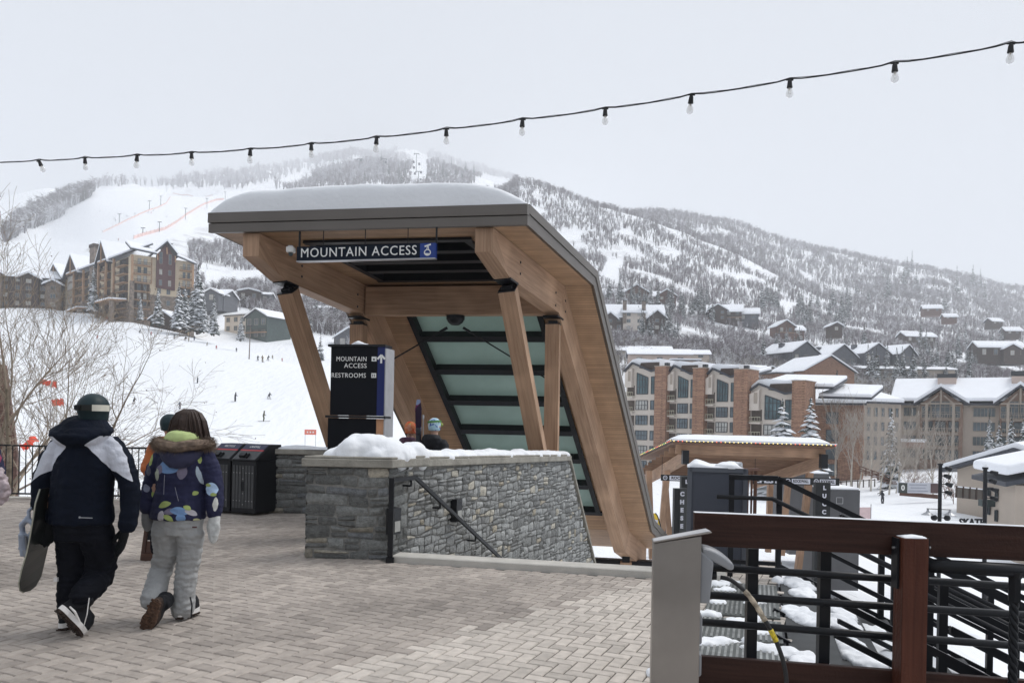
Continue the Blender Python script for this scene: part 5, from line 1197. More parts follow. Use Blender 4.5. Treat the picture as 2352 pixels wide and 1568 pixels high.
def nearhouses():
    d = 84
    r = empty('beige_house', at(2290, d, -8), 0, 'beige house with long snowy roof sloping left, behind the two dark lamp posts', 'house')
    f = Fac(r, at(2196, d, 0), at(2480, d - 10, 0)); zb = -9.5
    t = lambda px: (px - 2196) / F * d
    zl = zat(2200, 1076, d); zp = zat(2328, 1036, d)
    f.poly('wall', STUC, [(t(2200), zb), (t(2440), zb), (t(2440), zl), (t(2330), zp), (t(2200), zl)], -12, 0)
    pts = [(t(2176), zat(2176, 1085, d)), (t(2330), zp + .1), (t(2460), zl)]
    mb = MB(); mb.prism([f.p(x, z, 1.2) for x, z in pts] + [f.p(x, z + .4, 1.2) for x, z in pts[::-1]], f.n * -13); rf = mb.build('roof', EAVE, r)
    mb = MB(); mb.prism([f.p(x - .2, z + .41, .9) for x, z in pts] + [f.p(x, z + .95, .9) for x, z in pts[::-1]], f.n * -12.8 + UP * 1.1); mb.build('snow_cover', RSNOW, rf)
    f.win(t(2288), t(2300), zat(2294, 1062, d), zat(2294, 1052, d), 1, 1, WFR, SHADE)
    d = 62
    r = empty('beige_house', at(2320, d, -8), 0, 'nearest beige house at the right edge with thick snow on its low roof', 'house')
    f = Fac(r, at(2268, d + 2, 0), at(2420, d - 8, 0)); t = lambda px: (px - 2268) / F * d * 1.03; ze = zat(2300, 1108, d)
    f.part('wall', STUC, t(2272), t(2400), zb, ze, -9, 0); g_ = Fac(r, at(2262, d + 9, 0), at(2268, d + 2, 0)); g_.part('side_wall', STUC, 0, g_.L, zb, ze, -1, 0)
    mb = MB(); a, b, c, d_ = f.p(t(2255), ze + .1, 1.0), f.p(t(2420), ze - .1, 1.0), f.p(t(2420), ze + 2.0, -7.5), f.p(t(2265), ze + 2.2, -7.5)
    mb.prism([a, b, c, d_], UP * .35); rf = mb.build('roof', EAVE, r); mb = MB(); mb.prism([q_ + UP * .80 for q_ in (a, b, c, d_)], UP * .8); mb.build('snow_cover', RSNOW, rf, bevel=.3, segs=3)
    for px, y0, y1 in ((2282, 1142, 1122), (2318, 1150, 1126), (2282, 1185, 1165), (2318, 1197, 1172)): f.win(t(px), t(px + 9), zat(px, y0, d), zat(px, y1, d), 1, 1, WFD, GLASSD, o=.05)
    f.part('balcony_box', mat('dark_green_panel', (.03, .045, .045), .6, 0, .1), t(2292), t(2312), zat(2300, 1165, d), zat(2300, 1150, d), 0, 1)
nearhouses()
bh = empty('shingled_building', at(0, 26, -3), 0, 'brown shingled wall with slanting edge at the left edge behind the trees', 'building')
f = Fac(bh, at(-160, 25, 0), at(38, 26, 0)); z = lambda y: zat(0, y, 25.5)
f.poly('wall', mat('brown_shingles', (.20, .115, .09), .85, 0, .2, 1.6, kind='brick', col2=(.10, .055, .045)), [(0, -4), (f.L + .05, -4), (f.L, z(1040)), (f.L - .38, z(836)), (0, z(822))], -.4, 0)
f.part('window', WFD, f.L - .62, f.L - .5, z(1030), z(960), 0, .05)
def contop(px, d, yt, lab, grp, var, wid=1.0):
    z = tz(px, d); return conifer(px, d, (zat(px, yt, d) - z) / 1.02, lab, grp, var, z, wid=wid)
GH = 'snowy conifers below the hotel'; GR = 'conifers on the right hill'
hl = [(213, 278, 17, 'tall snowy conifer at the hotel front, leftmost of the hotel conifers'), (322, 262, 9, 'snowy conifer in front of the hotel between its pier and the dark hut'), (362, 250, 12, 'snowy conifer standing at the left side of the dark hut'), (410, 246, 15, 'broad snowy conifer just right of the dark hut'), (424, 248, 14, 'conifer pressed between the broad one and the tallest one by the hotel corner'), (453, 252, 22, 'tallest snowy conifer at the right corner of the hotel'), (491, 240, 12.5, 'dark conifer standing alone left of the cream block chalet'), (553, 232, 8, 'small conifer in front of the green glazed chalet'), (468, 250, 12, 'conifer right behind the tallest hotel conifer'), (438, 262, 12, 'thin conifer against the hotel right wall')]
yb = {213: 716, 322: 735, 362: 745, 410: 755, 424: 755, 453: 762, 491: 768, 553: 782, 468: 762, 438: 750}
for px, d, h, lab in hl: conifer(px, d, h, lab, GH, var=RND.randrange(3), z=zat(px, yb[px], d))
contop(1793, 104, 913, 'big snow laden conifer before the cream gable unit, left of a matching pair', 'pair of big snow laden conifers', 2, wid=1.4)
contop(1858, 103, 909, 'big snow laden conifer before the last brick chimney, right of a matching pair', 'pair of big snow laden conifers', 0, wid=1.4)
for px, d, y, lab in ((2045, 122, 934, 'slim tall conifer among the pale aspens before the beige link'), (2270, 126, 944, 'snowy conifer before the lodge between its two gables'), (2292, 124, 962, 'shorter snowy conifer just right of the one between the gables'), (2321, 122, 949, 'snowy conifer in front of the right gable of the lodge'), (2350, 120, 950, 'snowy conifer cut by the right edge of the picture'), (1918, 168, 846, 'dark narrow conifer before the snowy gabled roofs behind the apartments')):
    contop(px, d, y, lab, 'snowy conifers among the lodge buildings', RND.choice([0, 1]), wid=.85)
cl = [((1395, 1545), (690, 740), 26, 'conifer in the stand around the large house with two stone chimneys'), ((1560, 1640), (700, 760), 22, 'conifer in the stand left of the dark brown hill house'), ((1735, 1790), (680, 720), 14, 'conifer in the dark stand right of the dark brown hill house'),
      ((1830, 1960), (700, 770), 40, 'conifer in the belt above the blue-grey barns'), ((1450, 1560), (760, 790), 20, 'conifer in the belt above the snowy roof of the low building'), ((1990, 2250), (845, 890), 50, 'conifer in the thick belt behind the gabled lodge'),
      ((1740, 1990), (800, 850), 26, 'conifer in front of the blue-grey barns'), ((2060, 2352), (800, 860), 36, 'conifer on the lower hill at the right edge'), ((1960, 2340), (610, 720), 26, 'small far conifer high on the right hill'), ((640, 760), (720, 830), 12, 'conifer on the wooded slope left of the canopy post')]
RND.seed(21)
for (x0, x1), (y0, y1), n, lab in cl:
    for k in range(n):
        px = RND.uniform(x0, x1); yv = RND.uniform(y0, y1)
        d = None
        dd = 200.0
        while dd < 1700:
            if scr_y(px, dd, tz(px, dd)) <= yv: d = dd; break
            dd *= 1.012
        if d is None or d > 1650: continue
        h = RND.uniform(8.5, 15) * (1 if d < 450 else d / 400)
        conifer(px, d, h, lab, lab.replace('conifer', 'conifers', 1))
for k in range(46):
    px, yv = [(RND.uniform(715, 940), RND.uniform(385, 425)), (RND.uniform(975, 1100), RND.uniform(390, 425)), (RND.uniform(30, 165), RND.uniform(440, 520))][k % 3]
    d = 760.0
    while d < 2400 and scr_y(px, d, tz(px, d)) > yv: d *= 1.01
    if k % 3 == 2 and not inside(px, yv, [(0, 545), (60, 492), (110, 470), (160, 425), (200, 430), (215, 440), (150, 490), (60, 535), (0, 570)]): continue
    lab = ['hazy conifer on the mountain left of the lift line', 'hazy conifer on the mountain right of the lift line', 'conifer in the tree band left of the wide ski run'][k % 3]
    conifer(px, d, RND.uniform(12, 21) * d / 900, lab, lab.replace('conifer', 'conifers', 1), wid=.8)
def remesh(mb, voxel, smooth=4, wr=0.0, wf=9, seed=0, stretch=(1, 1, 1)):
    """fuses the tapered limbs collected in mb into one continuous skin"""
    me = bpy.data.meshes.new('tmp'); me.from_pydata([tuple(p) for p in mb.v], [], mb.f)
    o = bpy.data.objects.new('tmp', me); COL.objects.link(o)
    m = o.modifiers.new('r', 'REMESH'); m.mode = 'VOXEL'; m.voxel_size = voxel; m.use_smooth_shade = True
    s = o.modifiers.new('s', 'SMOOTH'); s.iterations = smooth; s.factor = .5
    dg = bpy.context.evaluated_depsgraph_get(); dg.update()
    r = bpy.data.meshes.new_from_object(o.evaluated_get(dg)); bpy.data.objects.remove(o)
    n = len(r.vertices); co = np.zeros(n * 3); r.vertices.foreach_get('co', co); co = co.reshape(-1, 3)
    if wr:
        no = np.zeros(n * 3); r.vertex_normals.foreach_get('vector', no); no = no.reshape(-1, 3)
        dz = np.array([abs(noise.noise(V((c[0] * wf * stretch[0] + seed, c[1] * wf * stretch[1], c[2] * wf * stretch[2])))) * 1.2 + .5 * noise.noise(V((c[0] * wf * 2.3, c[1] * wf * 2.3 + seed, c[2] * wf * 2.7))) for c in co])
        co = co + no * (dz * wr)[:, None]; r.vertices.foreach_set('co', co.ravel())
    for p in r.polygons: p.use_smooth = True
    return r, co
def sph(mb, c, rx, ry=None, rz=None, n=14, m=9, mi=0):
    ry = ry or rx; rz = rz or rx; c = V(c)
    rings = []
    for i in range(1, m):
        a = math.pi * i / m; rings.append([c + V((math.sin(a) * math.cos(2 * math.pi * j / n) * rx, math.sin(a) * math.sin(2 * math.pi * j / n) * ry, -math.cos(a) * rz)) for j in range(n)])
    mb.rings(rings, mi); return mb
def limb(mb, pts, rs, n=12):
    mb.tube(pts, rs, n)
    for p, r in ((pts[0], rs[0]), (pts[-1], rs[-1])): sph(mb, p, r * .98, n=10, m=6)
    for p, r in list(zip(pts, rs))[1:-1]: sph(mb, p, r * .99, n=10, m=6)
def trunk(mb, secs, n=18):
    """stack of ellipses (x, y, z, rx, ry)"""
    mb.rings([[V((x + math.cos(2 * math.pi * j / n) * rx, y + math.sin(2 * math.pi * j / n) * ry, z)) for j in range(n)] for x, y, z, rx, ry in secs])
def put(name, me, m, parent, mats=None):
    me.materials.clear()
    for q in (m if isinstance(m, list) else [m]): me.materials.append(q)
    me.name = name; o = bpy.data.objects.new(name, me); o.parent = parent; COL.objects.link(o); return o
def attr(me, name, vals):
    a = me.attributes.new(name, 'FLOAT', 'POINT'); a.data.foreach_set('value', np.asarray(vals, dtype=np.float32))
def sd_poly(x, z, poly):
    dmin = 9; ins = inside(x, z, poly); n = len(poly)
    for i in range(n):
        ax, ay = poly[i]; bx, by = poly[(i + 1) % n]; dx, dy = bx - ax, by - ay; t = max(0, min(1, ((x - ax) * dx + (z - ay) * dy) / (dx * dx + dy * dy)))
        dmin = min(dmin, math.hypot(x - ax - t * dx, z - ay - t * dy))
    return dmin if ins else -dmin
SKIN = mat('skin', (.55, .34, .25), .55, 0, .05, 5); CLB = mat('black_ski_jacket', (.006, .009, .018), .8, 0, .2, 8, .3, 70, spec=.12, mask=[('m0', (.60, .62, .69))])
CLBP = mat('black_ski_trousers', (.006, .007, .011), .8, 0, .25, 8, .3, 60, spec=.12); GLV = mat('black_gloves', (.007, .008, .009), .6, 0, .2, 9, .3, 50, spec=.15)
HELM = mat('matte_teal_black_helmet', (.014, .030, .036), .5, 0, .15, 6, spec=.25); RUB = mat('dark_gum_rubber', (.035, .020, .014), .8, 0, .4, 30, .8, 60); WRUB = mat('white_rubber', (.72, .70, .68), .6, 0, .05)
def hand(mb, wrist, tip, side, r=.030, curl=.25, mitt=False, n=8):
    """palm, four fingers of different length and a thumb leaving the side of the palm"""
    w = V(wrist); t = V(tip); d = (t - w).normalized(); L = (t - w).length; s = V(side).normalized(); s = (s - d * s.dot(d)).normalized(); b = d.cross(s)
    palm = w + d * L * .48
    mb.rings([[c + s * (math.cos(2 * math.pi * j / 10) * a) + b * (math.sin(2 * math.pi * j / 10) * q) for j in range(10)] for c, a, q in ((w - d * .02, r * .8, r * .65), (w + d * L * .12, r * .9, r * .62), (w + d * L * .3, r * 1.22, r * .62), (w + d * L * .5, r * 1.3, r * .55), (w + d * L * .56, r * 1.15, r * .42))])
    for k, (o, l) in enumerate(((-.95, .80), (-.32, .98), (.32, .92), (.92, .74))):
        p0 = w + d * L * .45 + s * (o * r * .85); p1 = p0 + d * (L * .30 * l) + b * (curl * .012) + s * (o * r * .10); p2 = p1 + d * (L * .22 * l) + b * (curl * .10 * L * (1 + k * .25))
        mb.tube([p0, p1, p2, p2 + (p2 - p1) * .25], [r * .40, r * .37, r * .33, r * .12], n)
    p0 = w + d * L * .18 + s * (-r * .8); p1 = p0 + d * L * .22 - s * (r * .9) + b * .01; p2 = p1 + d * L * .20 - s * (r * .25) + b * .015
    mb.tube([p0, p1, p2, p2 + (p2 - p1) * .3], [r * .45, r * .45, r * .36, r * .12], n)
def mitten(mb, wrist, tip, side, r=.045):
    w = V(wrist); t = V(tip); d = (t - w).normalized(); L = (t - w).length; s = V(side).normalized(); s = (s - d * s.dot(d)).normalized(); b = d.cross(s)
    mb.rings([[w + d * (L * f) + s * (math.cos(2 * math.pi * j / 12) * a) + b * (math.sin(2 * math.pi * j / 12) * q + .02 * f) for j in range(12)] for f, a, q in ((-.15, r * 1.0, r * .85), (.05, r * .8, r * .7), (.25, r * .95, r * .7), (.5, r * 1.05, r * .68), (.75, r * .95, r * .6), (.92, r * .65, r * .42), (1.0, r * .25, r * .18))])
    p0 = w + d * L * .2 - s * (r * .5); p1 = p0 + d * L * .22 - s * (r * .75); p2 = p1 + d * L * .22 - s * r * .1
    mb.tube([p0, p1, p2, p2 + (p2 - p1) * .3], [r * .42, r * .42, r * .36, r * .12], 8)
def boot(parent, heel, toe, up, r, m_up, m_side, m_sole, shaft=None, name='boot'):
    """boot lying along heel->toe with its sole opposite to up; the sole a sub-part with tread"""
    h = V(heel); t = V(toe); d = (t - h); L = d.length; d.normalize(); u = V(up); u = (u - d * u.dot(d)).normalized(); s = d.cross(u)
    def outline(k, w):
        res = []
        for j in range(20):
            a = 2 * math.pi * j / 20; x = math.cos(a); y = math.sin(a)
            wid = w * (1.0 if x > 0 else .82) * (1 - .16 * math.exp(-((x + .15) / .3) ** 2))
            res.append(h + d * (L * (.5 + .5 * x)) + s * (wid * y * (abs(y) ** -.15 if abs(y) > .01 else 1)) + u * k)
        return res
    mb = MB(); up_r = []
    for k, w, sc, sh in ((.03, r, 1.0, 0), (.06, r * .98, .99, 0), (.10, r * .9, .93, -.03), (.14, r * .78, .72, -.12)):
        ring = outline(k, w); c = h + d * (L * (.5 + sh)) + u * k; up_r.append([c + (p - c) * sc for p in ring])
    mb.rings(up_r)
    if shaft: mb.tube([h + d * L * .32 + u * .09, h + d * L * .30 + u * .16, V(shaft)], [r * 1.0, r * 1.1, r * 1.25], 14)
    me, _ = remesh(mb, .009, 4, .003, 25); o = put(name, me, m_up, parent)
    mb = MB(); mb.rings([outline(-.0, r * 1.04), outline(.034, r * 1.05)]); so = mb.build('sole', m_side, o, local=True, smooth=False)
    mb = MB(); mb.rings([outline(-.014, r * .98), outline(-.001, r * 1.0)])
    for i in range(9):
        for q in (-1, 0, 1):
            a = .07 + .86 * i / 8; wq = r * .62 * (1 if 1 < i < 8 else .7)
            if 3 <= i <= 4 and q: continue
            mb.bar(h + d * L * (a - .03) + s * (q * wq) - u * .017, h + d * L * (a + .03) + s * (q * wq) - u * .017, r * .42, .009, up=u)
    mb.build('tread', m_sole, o, local=True)
    return o
def drift(name, label, cells, voxel=.022, smooth=14, wr=.02, seed=3):
    mb = MB()
    for (p, rx, ry, rz) in cells: sph(mb, p, rx, ry, rz, 14, 8)
    me, _ = remesh(mb, voxel, smooth, wr, 5, seed); o = put(name, me, SNOW, None); return tag(o, label, 'snow', None, 'stuff')
rdr = random.Random(14); cells = []
for k in range(26):
    t = rdr.random(); u_ = .08 + .84 * rdr.random(); h = .08 + .21 * math.exp(-((u_ - .55) / .28) ** 2)
    cells.append((PL + (WALL0 - PL) * u_ + back * (.20 + .42 * rdr.random()) + UP * 1.17, rdr.uniform(.15, .24), rdr.uniform(.12, .18), h * rdr.uniform(.75, 1.1)))
cells += [(PL + (WALL0 - PL) * .48 + back * .36 + UP * 1.17, .30, .26, .29), (PL + (WALL0 - PL) * .75 + back * .36 + UP * 1.17, .30, .26, .22)]
for k in range(62):
    s_ = .1 + 5.75 * k / 61; h = (.18 if s_ < .9 else .115) * rdr.uniform(.7, 1.25) * (1 - .35 * s_ / 6); cells.append((wallp(s_, ztop(s_) + .10) + nl * rdr.uniform(.14, .26), rdr.uniform(.16, .22), rdr.uniform(.14, .19), h))
cells.append((wallp(.72, 1.15) + nl * .18, .12, .1, .16))
drift('snow_drift', 'white snow heaped along the cap of the long stone wall beside the stairs', cells)
MX, MBY, MD = 190, 1455, 5.68
ms = MD / F
mr = empty('person', at(MX, MD, 0), 0.0, 'man in black and white jacket and helmet walking away with a snowboard under his arm', 'person')
def ml(px, py, y=0.0): return W(px, py, MD + y) - V(mr.location)
bod = MB()
trunk(bod, [(.0, 0, .80, .15, .11), (0, 0, 1.0, .155, .11), (0, 0, 1.25, .19, .11), (.0, .0, 1.40, .16, .09), (.0, .01, 1.47, .06, .06), (.03, .02, 1.56, .06, .07)])
sph(bod, (.035, .03, 1.62), .085, .10, .115)
limb(bod, [(-.17, 0, 1.36), (-.28, 0, 1.12), (-.29, .02, .86)], [.055, .045, .035]); limb(bod, [(.18, 0, 1.36), (.30, 0, 1.10), (.30, .0, .80)], [.055, .045, .035])
limb(bod, [(-.08, 0, .80), (-.115, .04, .44), (-.118, .03, .12)], [.08, .05, .04]); limb(bod, [(.08, 0, .80), ml(226, 1322, .07), ml(190, 1366, -.13)], [.08, .05, .04])
me, _ = remesh(bod, .02, 3); put('body', me, SKIN, mr)
jk = MB()
trunk(jk, [(-.025, 0, .80, .226, .165), (-.025, 0, .83, .23, .17), (-.03, 0, .95, .222, .17), (-.02, 0, 1.10, .218, .165), (-.01, 0, 1.24, .222, .155), (-.0, 0, 1.34, .225, .145), (.0, 0, 1.42, .17, .125), (.01, 0, 1.47, .10, .10)])
limb(jk, [(-.18, 0, 1.37), (-.262, -.0, 1.25), (-.325, .0, 1.08), (-.335, .01, .93), (-.305, .02, .845)], [.082, .080, .070, .064, .058], 14)
limb(jk, [(.185, 0, 1.37), (.268, 0, 1.25), (.328, .0, 1.08), (.335, -.01, .90), (.318, -.01, .79)], [.084, .082, .070, .066, .062], 14)
jk.rings([[V((-.015 + math.cos(2 * math.pi * j / 18) * a, .0 + cy + math.sin(2 * math.pi * j / 18) * b, z + tl * math.sin(2 * math.pi * j / 18))) for j in range(18)] for z, a, b, cy, tl in ((1.36, .10, .09, -.06, .0), (1.40, .165, .125, -.07, .01), (1.45, .212, .15, -.06, .01), (1.485, .222, .155, -.04, .02), (1.53, .17, .13, -.02, .02), (1.57, .135, .12, .0, .02), (1.585, .11, .10, .01, .02))])
me, co = remesh(jk, .0085, 2, .010, 10, 2, stretch=(.9, .9, 1.9))
pr_ = [[(212, 1026), (247, 1001), (270, 1018), (290, 1052), (306, 1108), (290, 1098), (272, 1085), (256, 1082), (236, 1052)], [(172, 1028), (140, 1004), (115, 1024), (98, 1062), (76, 1112), (98, 1096), (123, 1085), (130, 1076), (150, 1050)]]
pl = [[((x - MX) * ms, (MBY - y) * ms) for x, y in p] for p in pr_]
attr(me, 'm0', [max(sd_poly(c[0], c[2], p) for p in pl) if (c[2] < 1.45 and c[2] > 1.02) else -1 for c in co])
put('jacket', me, CLB, mr)
mb = MB(); mb.bar(ml(183, 1188, -.183), ml(212, 1189, -.18), .006, .006); sph(mb, ml(183, 1187.5, -.184), .008, .004, .008); mb.build('chest_logo', mat('pale_grey_print', (.35, .36, .38), .6, 0, 0), mr, local=True)
tr_ = MB()
trunk(tr_, [(-.02, .0, .90, .19, .14), (-.02, 0, .80, .20, .15), (-.02, 0, .68, .195, .14)])
limb(tr_, [(-.085, .0, .74), (-.105, .03, .55), (-.115, .05, .42), (-.125, .04, .27), (-.115, .03, .13)], [.122, .104, .094, .084, .08], 14)
limb(tr_, [(.075, .0, .74), (.10, .06, .56), ml(226, 1322, .07), ml(212, 1345, -.05), ml(190, 1366, -.14)], [.128, .112, .104, .094, .088], 14)
me, co = remesh(tr_, .0095, 2, .013, 13, 5, stretch=(.7, .7, 1.9)); put('trousers', me, CLBP, mr)
mb = MB(); mb.cbox(ml(129, 1330, -.075), .025, .02, .028); mb.build('knee_patch', WRUB, mr, local=True)
hm = MB(); sph(hm, (.035, .02, 1.652), .108, .128, .110, 22, 14); trunk(hm, [(.035, .03, 1.555, .092, .11), (.035, .02, 1.64, .105, .124)]); me, _ = remesh(hm, .008, 4); he = put('helmet', me, HELM, mr)
def strap(p, z0, hw, a0, a1, m, nm, tilt=.0, rx=.122, ry=.139, cx=.035, cy=.02):
    mb = MB(); n = 22; R1 = []; 
    for i in range(n + 1):
        a = rad(a0 + (a1 - a0) * i / n); x = cx + rx * math.cos(a); y = cy + ry * math.sin(a); z = z0 + tilt * math.cos(a)
        o = V((math.cos(a), math.sin(a), 0)) * .004
        R1.append([V((x, y, z - hw)), V((x, y, z - hw)) + o, V((x, y, z + hw)) + o, V((x, y, z + hw))])
    mb.rings(R1); return mb.build(nm, m, p, local=True)
strap(he, 1.652, .021, 175, 298, mat('black_strap', (.012, .014, .012), .6, 0, .1), 'goggle_strap', .0, .1105, .1305)
strap(he, 1.652, .023, 298, 365, mat('cream_strap', (.62, .60, .52), .7, 0, .06, 20), 'goggle_strap', .0, .1105, .1305)
mb = MB(); mb.cbox(V((-.01, -.115, 1.652)), .04, .012, .03); mb.build('strap_buckle', BLACK, he, local=True)
hb = MB(); hand(hb, (-.285, .02, .83), (-.268, -.01, .62), (.9, .3, 0), .038, .7); me, _ = remesh(hb, .006, 2, .002, 30); put('glove', me, GLV, mr)
hb = MB(); hand(hb, (.315, -.01, .80), (.262, -.02, .555), (.8, -.6, 0), .040, .35); me, _ = remesh(hb, .006, 2, .002, 30); put('glove', me, GLV, mr)
DBOOT = mat('black_boot', (.010, .011, .014), .65, 0, .2, 9, .2, 40, spec=.2)
b1 = boot(mr, ml(134, 1396, -.27), ml(190, 1458, -.13), V((.48, .72, .50)), .064, DBOOT, WRUB, RUB, shaft=ml(187, 1372, -.17))
boot(mr, V((-.13, -.07, .04)), V((-.12, .23, .035)), V((0, 0, 1)), .055, DBOOT, WRUB, RUB, shaft=V((-.125, .03, .20)))
mb = MB(); mb.tube([ml(160, 1392, -.245), ml(172, 1404, -.24), ml(182, 1425, -.21)], [.006, .009, .008], 6); mb.tube([ml(205, 1372, -.21), ml(200, 1410, -.23), ml(190, 1446, -.2)], .0035, 5); mb.build('boot_lace', WRUB, b1, local=True)
sb = empty('snowboard', mr.location + ml(80, 1270, -.02), 0, 'black snowboard with pale grey binding held under the left arm of the man', 'snowboard')
bc = [(108, 1120), (103, 1150), (98, 1190), (92, 1230), (86, 1262), (76, 1300), (69, 1330), (64, 1350), (61, 1358)]
bw = [.10, .13, .135, .135, .13, .13, .12, .08, .03]
mb = MB(); rg_ = []
nrmb = V((.86, -.50, .0)).normalized(); wid = V((.42, .86, .0)).normalized()
for (x, y), w in zip(bc, bw):
    kk = rg_.__len__() / 8; wid = V((-.09 + .24 * kk ** 2, .97, 0)).normalized(); nrmb = V((.97, .09 - .24 * kk ** 2, 0)).normalized(); c = mr.location + ml(x, y, -.05); wv = wid
    rg_.append([c - wv * w - nrmb * .006, c + wv * w - nrmb * .006, c + wv * w + nrmb * .006, c - wv * w + nrmb * .006])
mb.rings(rg_); mb.build('deck', mat('black_snowboard_base', (.022, .026, .026), .35, 0, .3, 5, coat=.3), sb, bevel=.004)
mb = MB()
for a in (0, 1):
    pts = [(r_[0] + r_[3]) / 2 if a == 0 else (r_[1] + r_[2]) / 2 for r_ in rg_]; mb.tube(pts, .005, 5)
mb.build('steel_edge', mat('pale_board_edge', (.40, .40, .33), .4, .3, .1), sb)
BIND = mat('pale_blue_grey_plastic', (.30, .34, .42), .45, 0, .15, 8)
bd = MB(); c0 = mr.location
def bp_(x, y, yy): return c0 + ml(x, y, yy)
bd.tube([bp_(52, 1222, -.05), bp_(50, 1205, -.06), bp_(62, 1192, -.08), bp_(76, 1200, -.08), bp_(80, 1222, -.06)], [.018, .022, .024, .022, .018], 8)
bd.tube([bp_(46, 1262, -.02), bp_(52, 1222, -.05)], [.012, .022], 8); bd.tube([bp_(56, 1275, -.05), bp_(52, 1225, -.07)], [.03, .03], 8); bd.tube([bp_(70, 1272, -.05), bp_(78, 1222, -.06)], [.028, .034], 8)
bd.tube([bp_(52, 1268, -.05), bp_(72, 1270, -.05)], [.026, .026], 8); bd.tube([bp_(66, 1200, -.08), bp_(66, 1172, -.06), bp_(74, 1165, -.05)], [.012, .014, .01], 8)
me, _ = remesh(bd, .008, 2, .004, 30)
me.transform(chain_matrix(sb).inverted()); put('binding', me, BIND, sb)
bd = MB(); bd.tube([bp_(58, 1262, -.08), bp_(60, 1276, -.09), bp_(64, 1284, -.09)], [.016, .018, .01], 8); bd.tube([bp_(60, 1230, -.1), bp_(62, 1262, -.09)], .010, 6); bd.build('ratchet', mat('grey_metal_parts', (.2, .21, .23), .4, .5, .1), sb)
WX, WBY, WD = 405, 1425, 6.05
ws = WD / F
wr_ = empty('person', at(WX, WD, 0), 0.0, 'woman with brown hair, fur trimmed navy leaf patterned jacket and light grey trousers walking away', 'person')
def wl(px, py, y=0.0): return W(px, py, WD + y) - V(wr_.location)
bod = MB()
trunk(bod, [(.0, 0, .76, .14, .10), (0, 0, .9, .13, .09), (0, 0, 1.15, .15, .09), (.03, 0, 1.30, .13, .08), (.04, .01, 1.38, .05, .05), (.06, .02, 1.46, .05, .06)])
sph(bod, (.07, .02, 1.545), .078, .09, .10)
limb(bod, [(-.12, 0, 1.26), (-.2, 0, 1.02), (-.23, .02, .80)], [.045, .035, .03]); limb(bod, [(.18, 0, 1.26), (.28, 0, 1.02), (.28, .0, .80)], [.045, .035, .03])
limb(bod, [(-.08, 0, .76), wl(370, 1310, .06), wl(350, 1374, -.13)], [.07, .045, .035]); limb(bod, [(.09, 0, .76), (.068, .02, .40), (.045, .02, .08)], [.07, .045, .035])
me, _ = remesh(bod, .02, 3); put('body', me, SKIN, wr_)
jk = MB()
trunk(jk, [(-.005, 0, .80, .212, .15), (-.005, 0, .82, .216, .155), (0, 0, .90, .208, .15), (.01, 0, 1.02, .185, .135), (.01, 0, 1.06, .182, .132), (.02, 0, 1.16, .205, .14), (.03, 0, 1.27, .205, .13), (.035, 0, 1.34, .15, .11), (.04, 0, 1.38, .08, .08)])
limb(jk, [(-.13, 0, 1.28), (-.19, .02, 1.17), (-.235, .03, 1.04), (-.25, -.0, .93), (-.24, -.02, .885)], [.078, .075, .066, .062, .055], 14)
limb(jk, [(.20, 0, 1.28), (.245, .01, 1.17), (.275, .02, 1.03), (.285, .0, .92), (.285, -.01, .86)], [.080, .076, .068, .068, .058], 14)
me, co = remesh(jk, .0085, 2, .010, 11, 9, stretch=(.8, .9, 2.6))
LM, BLc, LI, WHc, GY = (.38, .46, .16), (.18, .30, .52), (.20, .18, .25), (.50, .48, .52), (.12, .12, .16)
blobs = [(398, 1070, 30, 16, 4, BLc), (373, 1078, 10, 11, -20, LI), (428, 1082, 11, 17, -12, LI), (409, 1054, 11, 3, 0, LM), (391, 1155, 16, 7, 18, LM), (384, 1182, 8, 13, -12, WHc), (405, 1170, 16, 7, 8, LI), (424, 1169, 20, 9, -10, BLc), (428, 1184, 10, 12, 0, BLc), (402, 1185, 14, 6, -30, LM), (447, 1173, 13, 6, -28, WHc), (440, 1162, 9, 5, -30, LM), (452, 1130, 6, 5, 30, LM), (485, 1121, 14, 15, 0, (.45, .60, .80)), (478, 1112, 7, 4, 0, LM), (490, 1133, 8, 4, 0, LM), (496, 1155, 6, 16, 0, (.62, .62, .58)), (345, 1056, 7, 15, 0, LM), (341, 1082, 7, 12, 0, GY), (366, 1090, 7, 14, 0, (.45, .48, .38)), (460, 1090, 5, 22, 10, (.42, .50, .58)), (462, 1055, 4, 8, 0, LM), (335, 1122, 8, 10, 30, (.25, .27, .36)), (350, 1135, 4, 8, 0, LM), (456, 1190, 6, 3, 0, (.6, .6, .35))]
msk = []
for i, (x, y, a, b, t, c) in enumerate(blobs):
    ct_, st_ = math.cos(rad(t)), math.sin(rad(t)); cx_, cz_ = (x - WX) * ws, (WBY - y) * ws
    dx = (co[:, 0] - cx_) / ws; dz = (co[:, 2] - cz_) / ws
    u_ = dx * ct_ + dz * st_; v_ = -dx * st_ + dz * ct_
    v_ = v_ + .12 * a * (u_ / a) ** 2
    val = ((1 - (u_ / a) ** 2) - np.abs(v_ / b) ** 1.25) if i not in (5, 13) else 1 - (u_ / a) ** 2 - (v_ / b) ** 2; attr(me, 'm%d' % i, val); msk.append(('m%d' % i, c))
put('jacket', me, mat('navy_leaf_print_jacket', (.024, .026, .062), .7, 0, .22, 9, .25, 60, spec=.15, mask=msk), wr_)
mb = MB(); 
for pts in ([(378, 1090), (377, 1110), (376, 1135)], [(402, 1118), (406, 1135), (410, 1150)], [(371, 1043), (385, 1037), (392, 1050)]):
    mb.tube([wl(x, y, -.150) for x, y in pts], .0016, 4)
mb.build('seam_lines', mat('pale_line_print', (.32, .32, .38), .7, 0, 0), wr_, local=True)
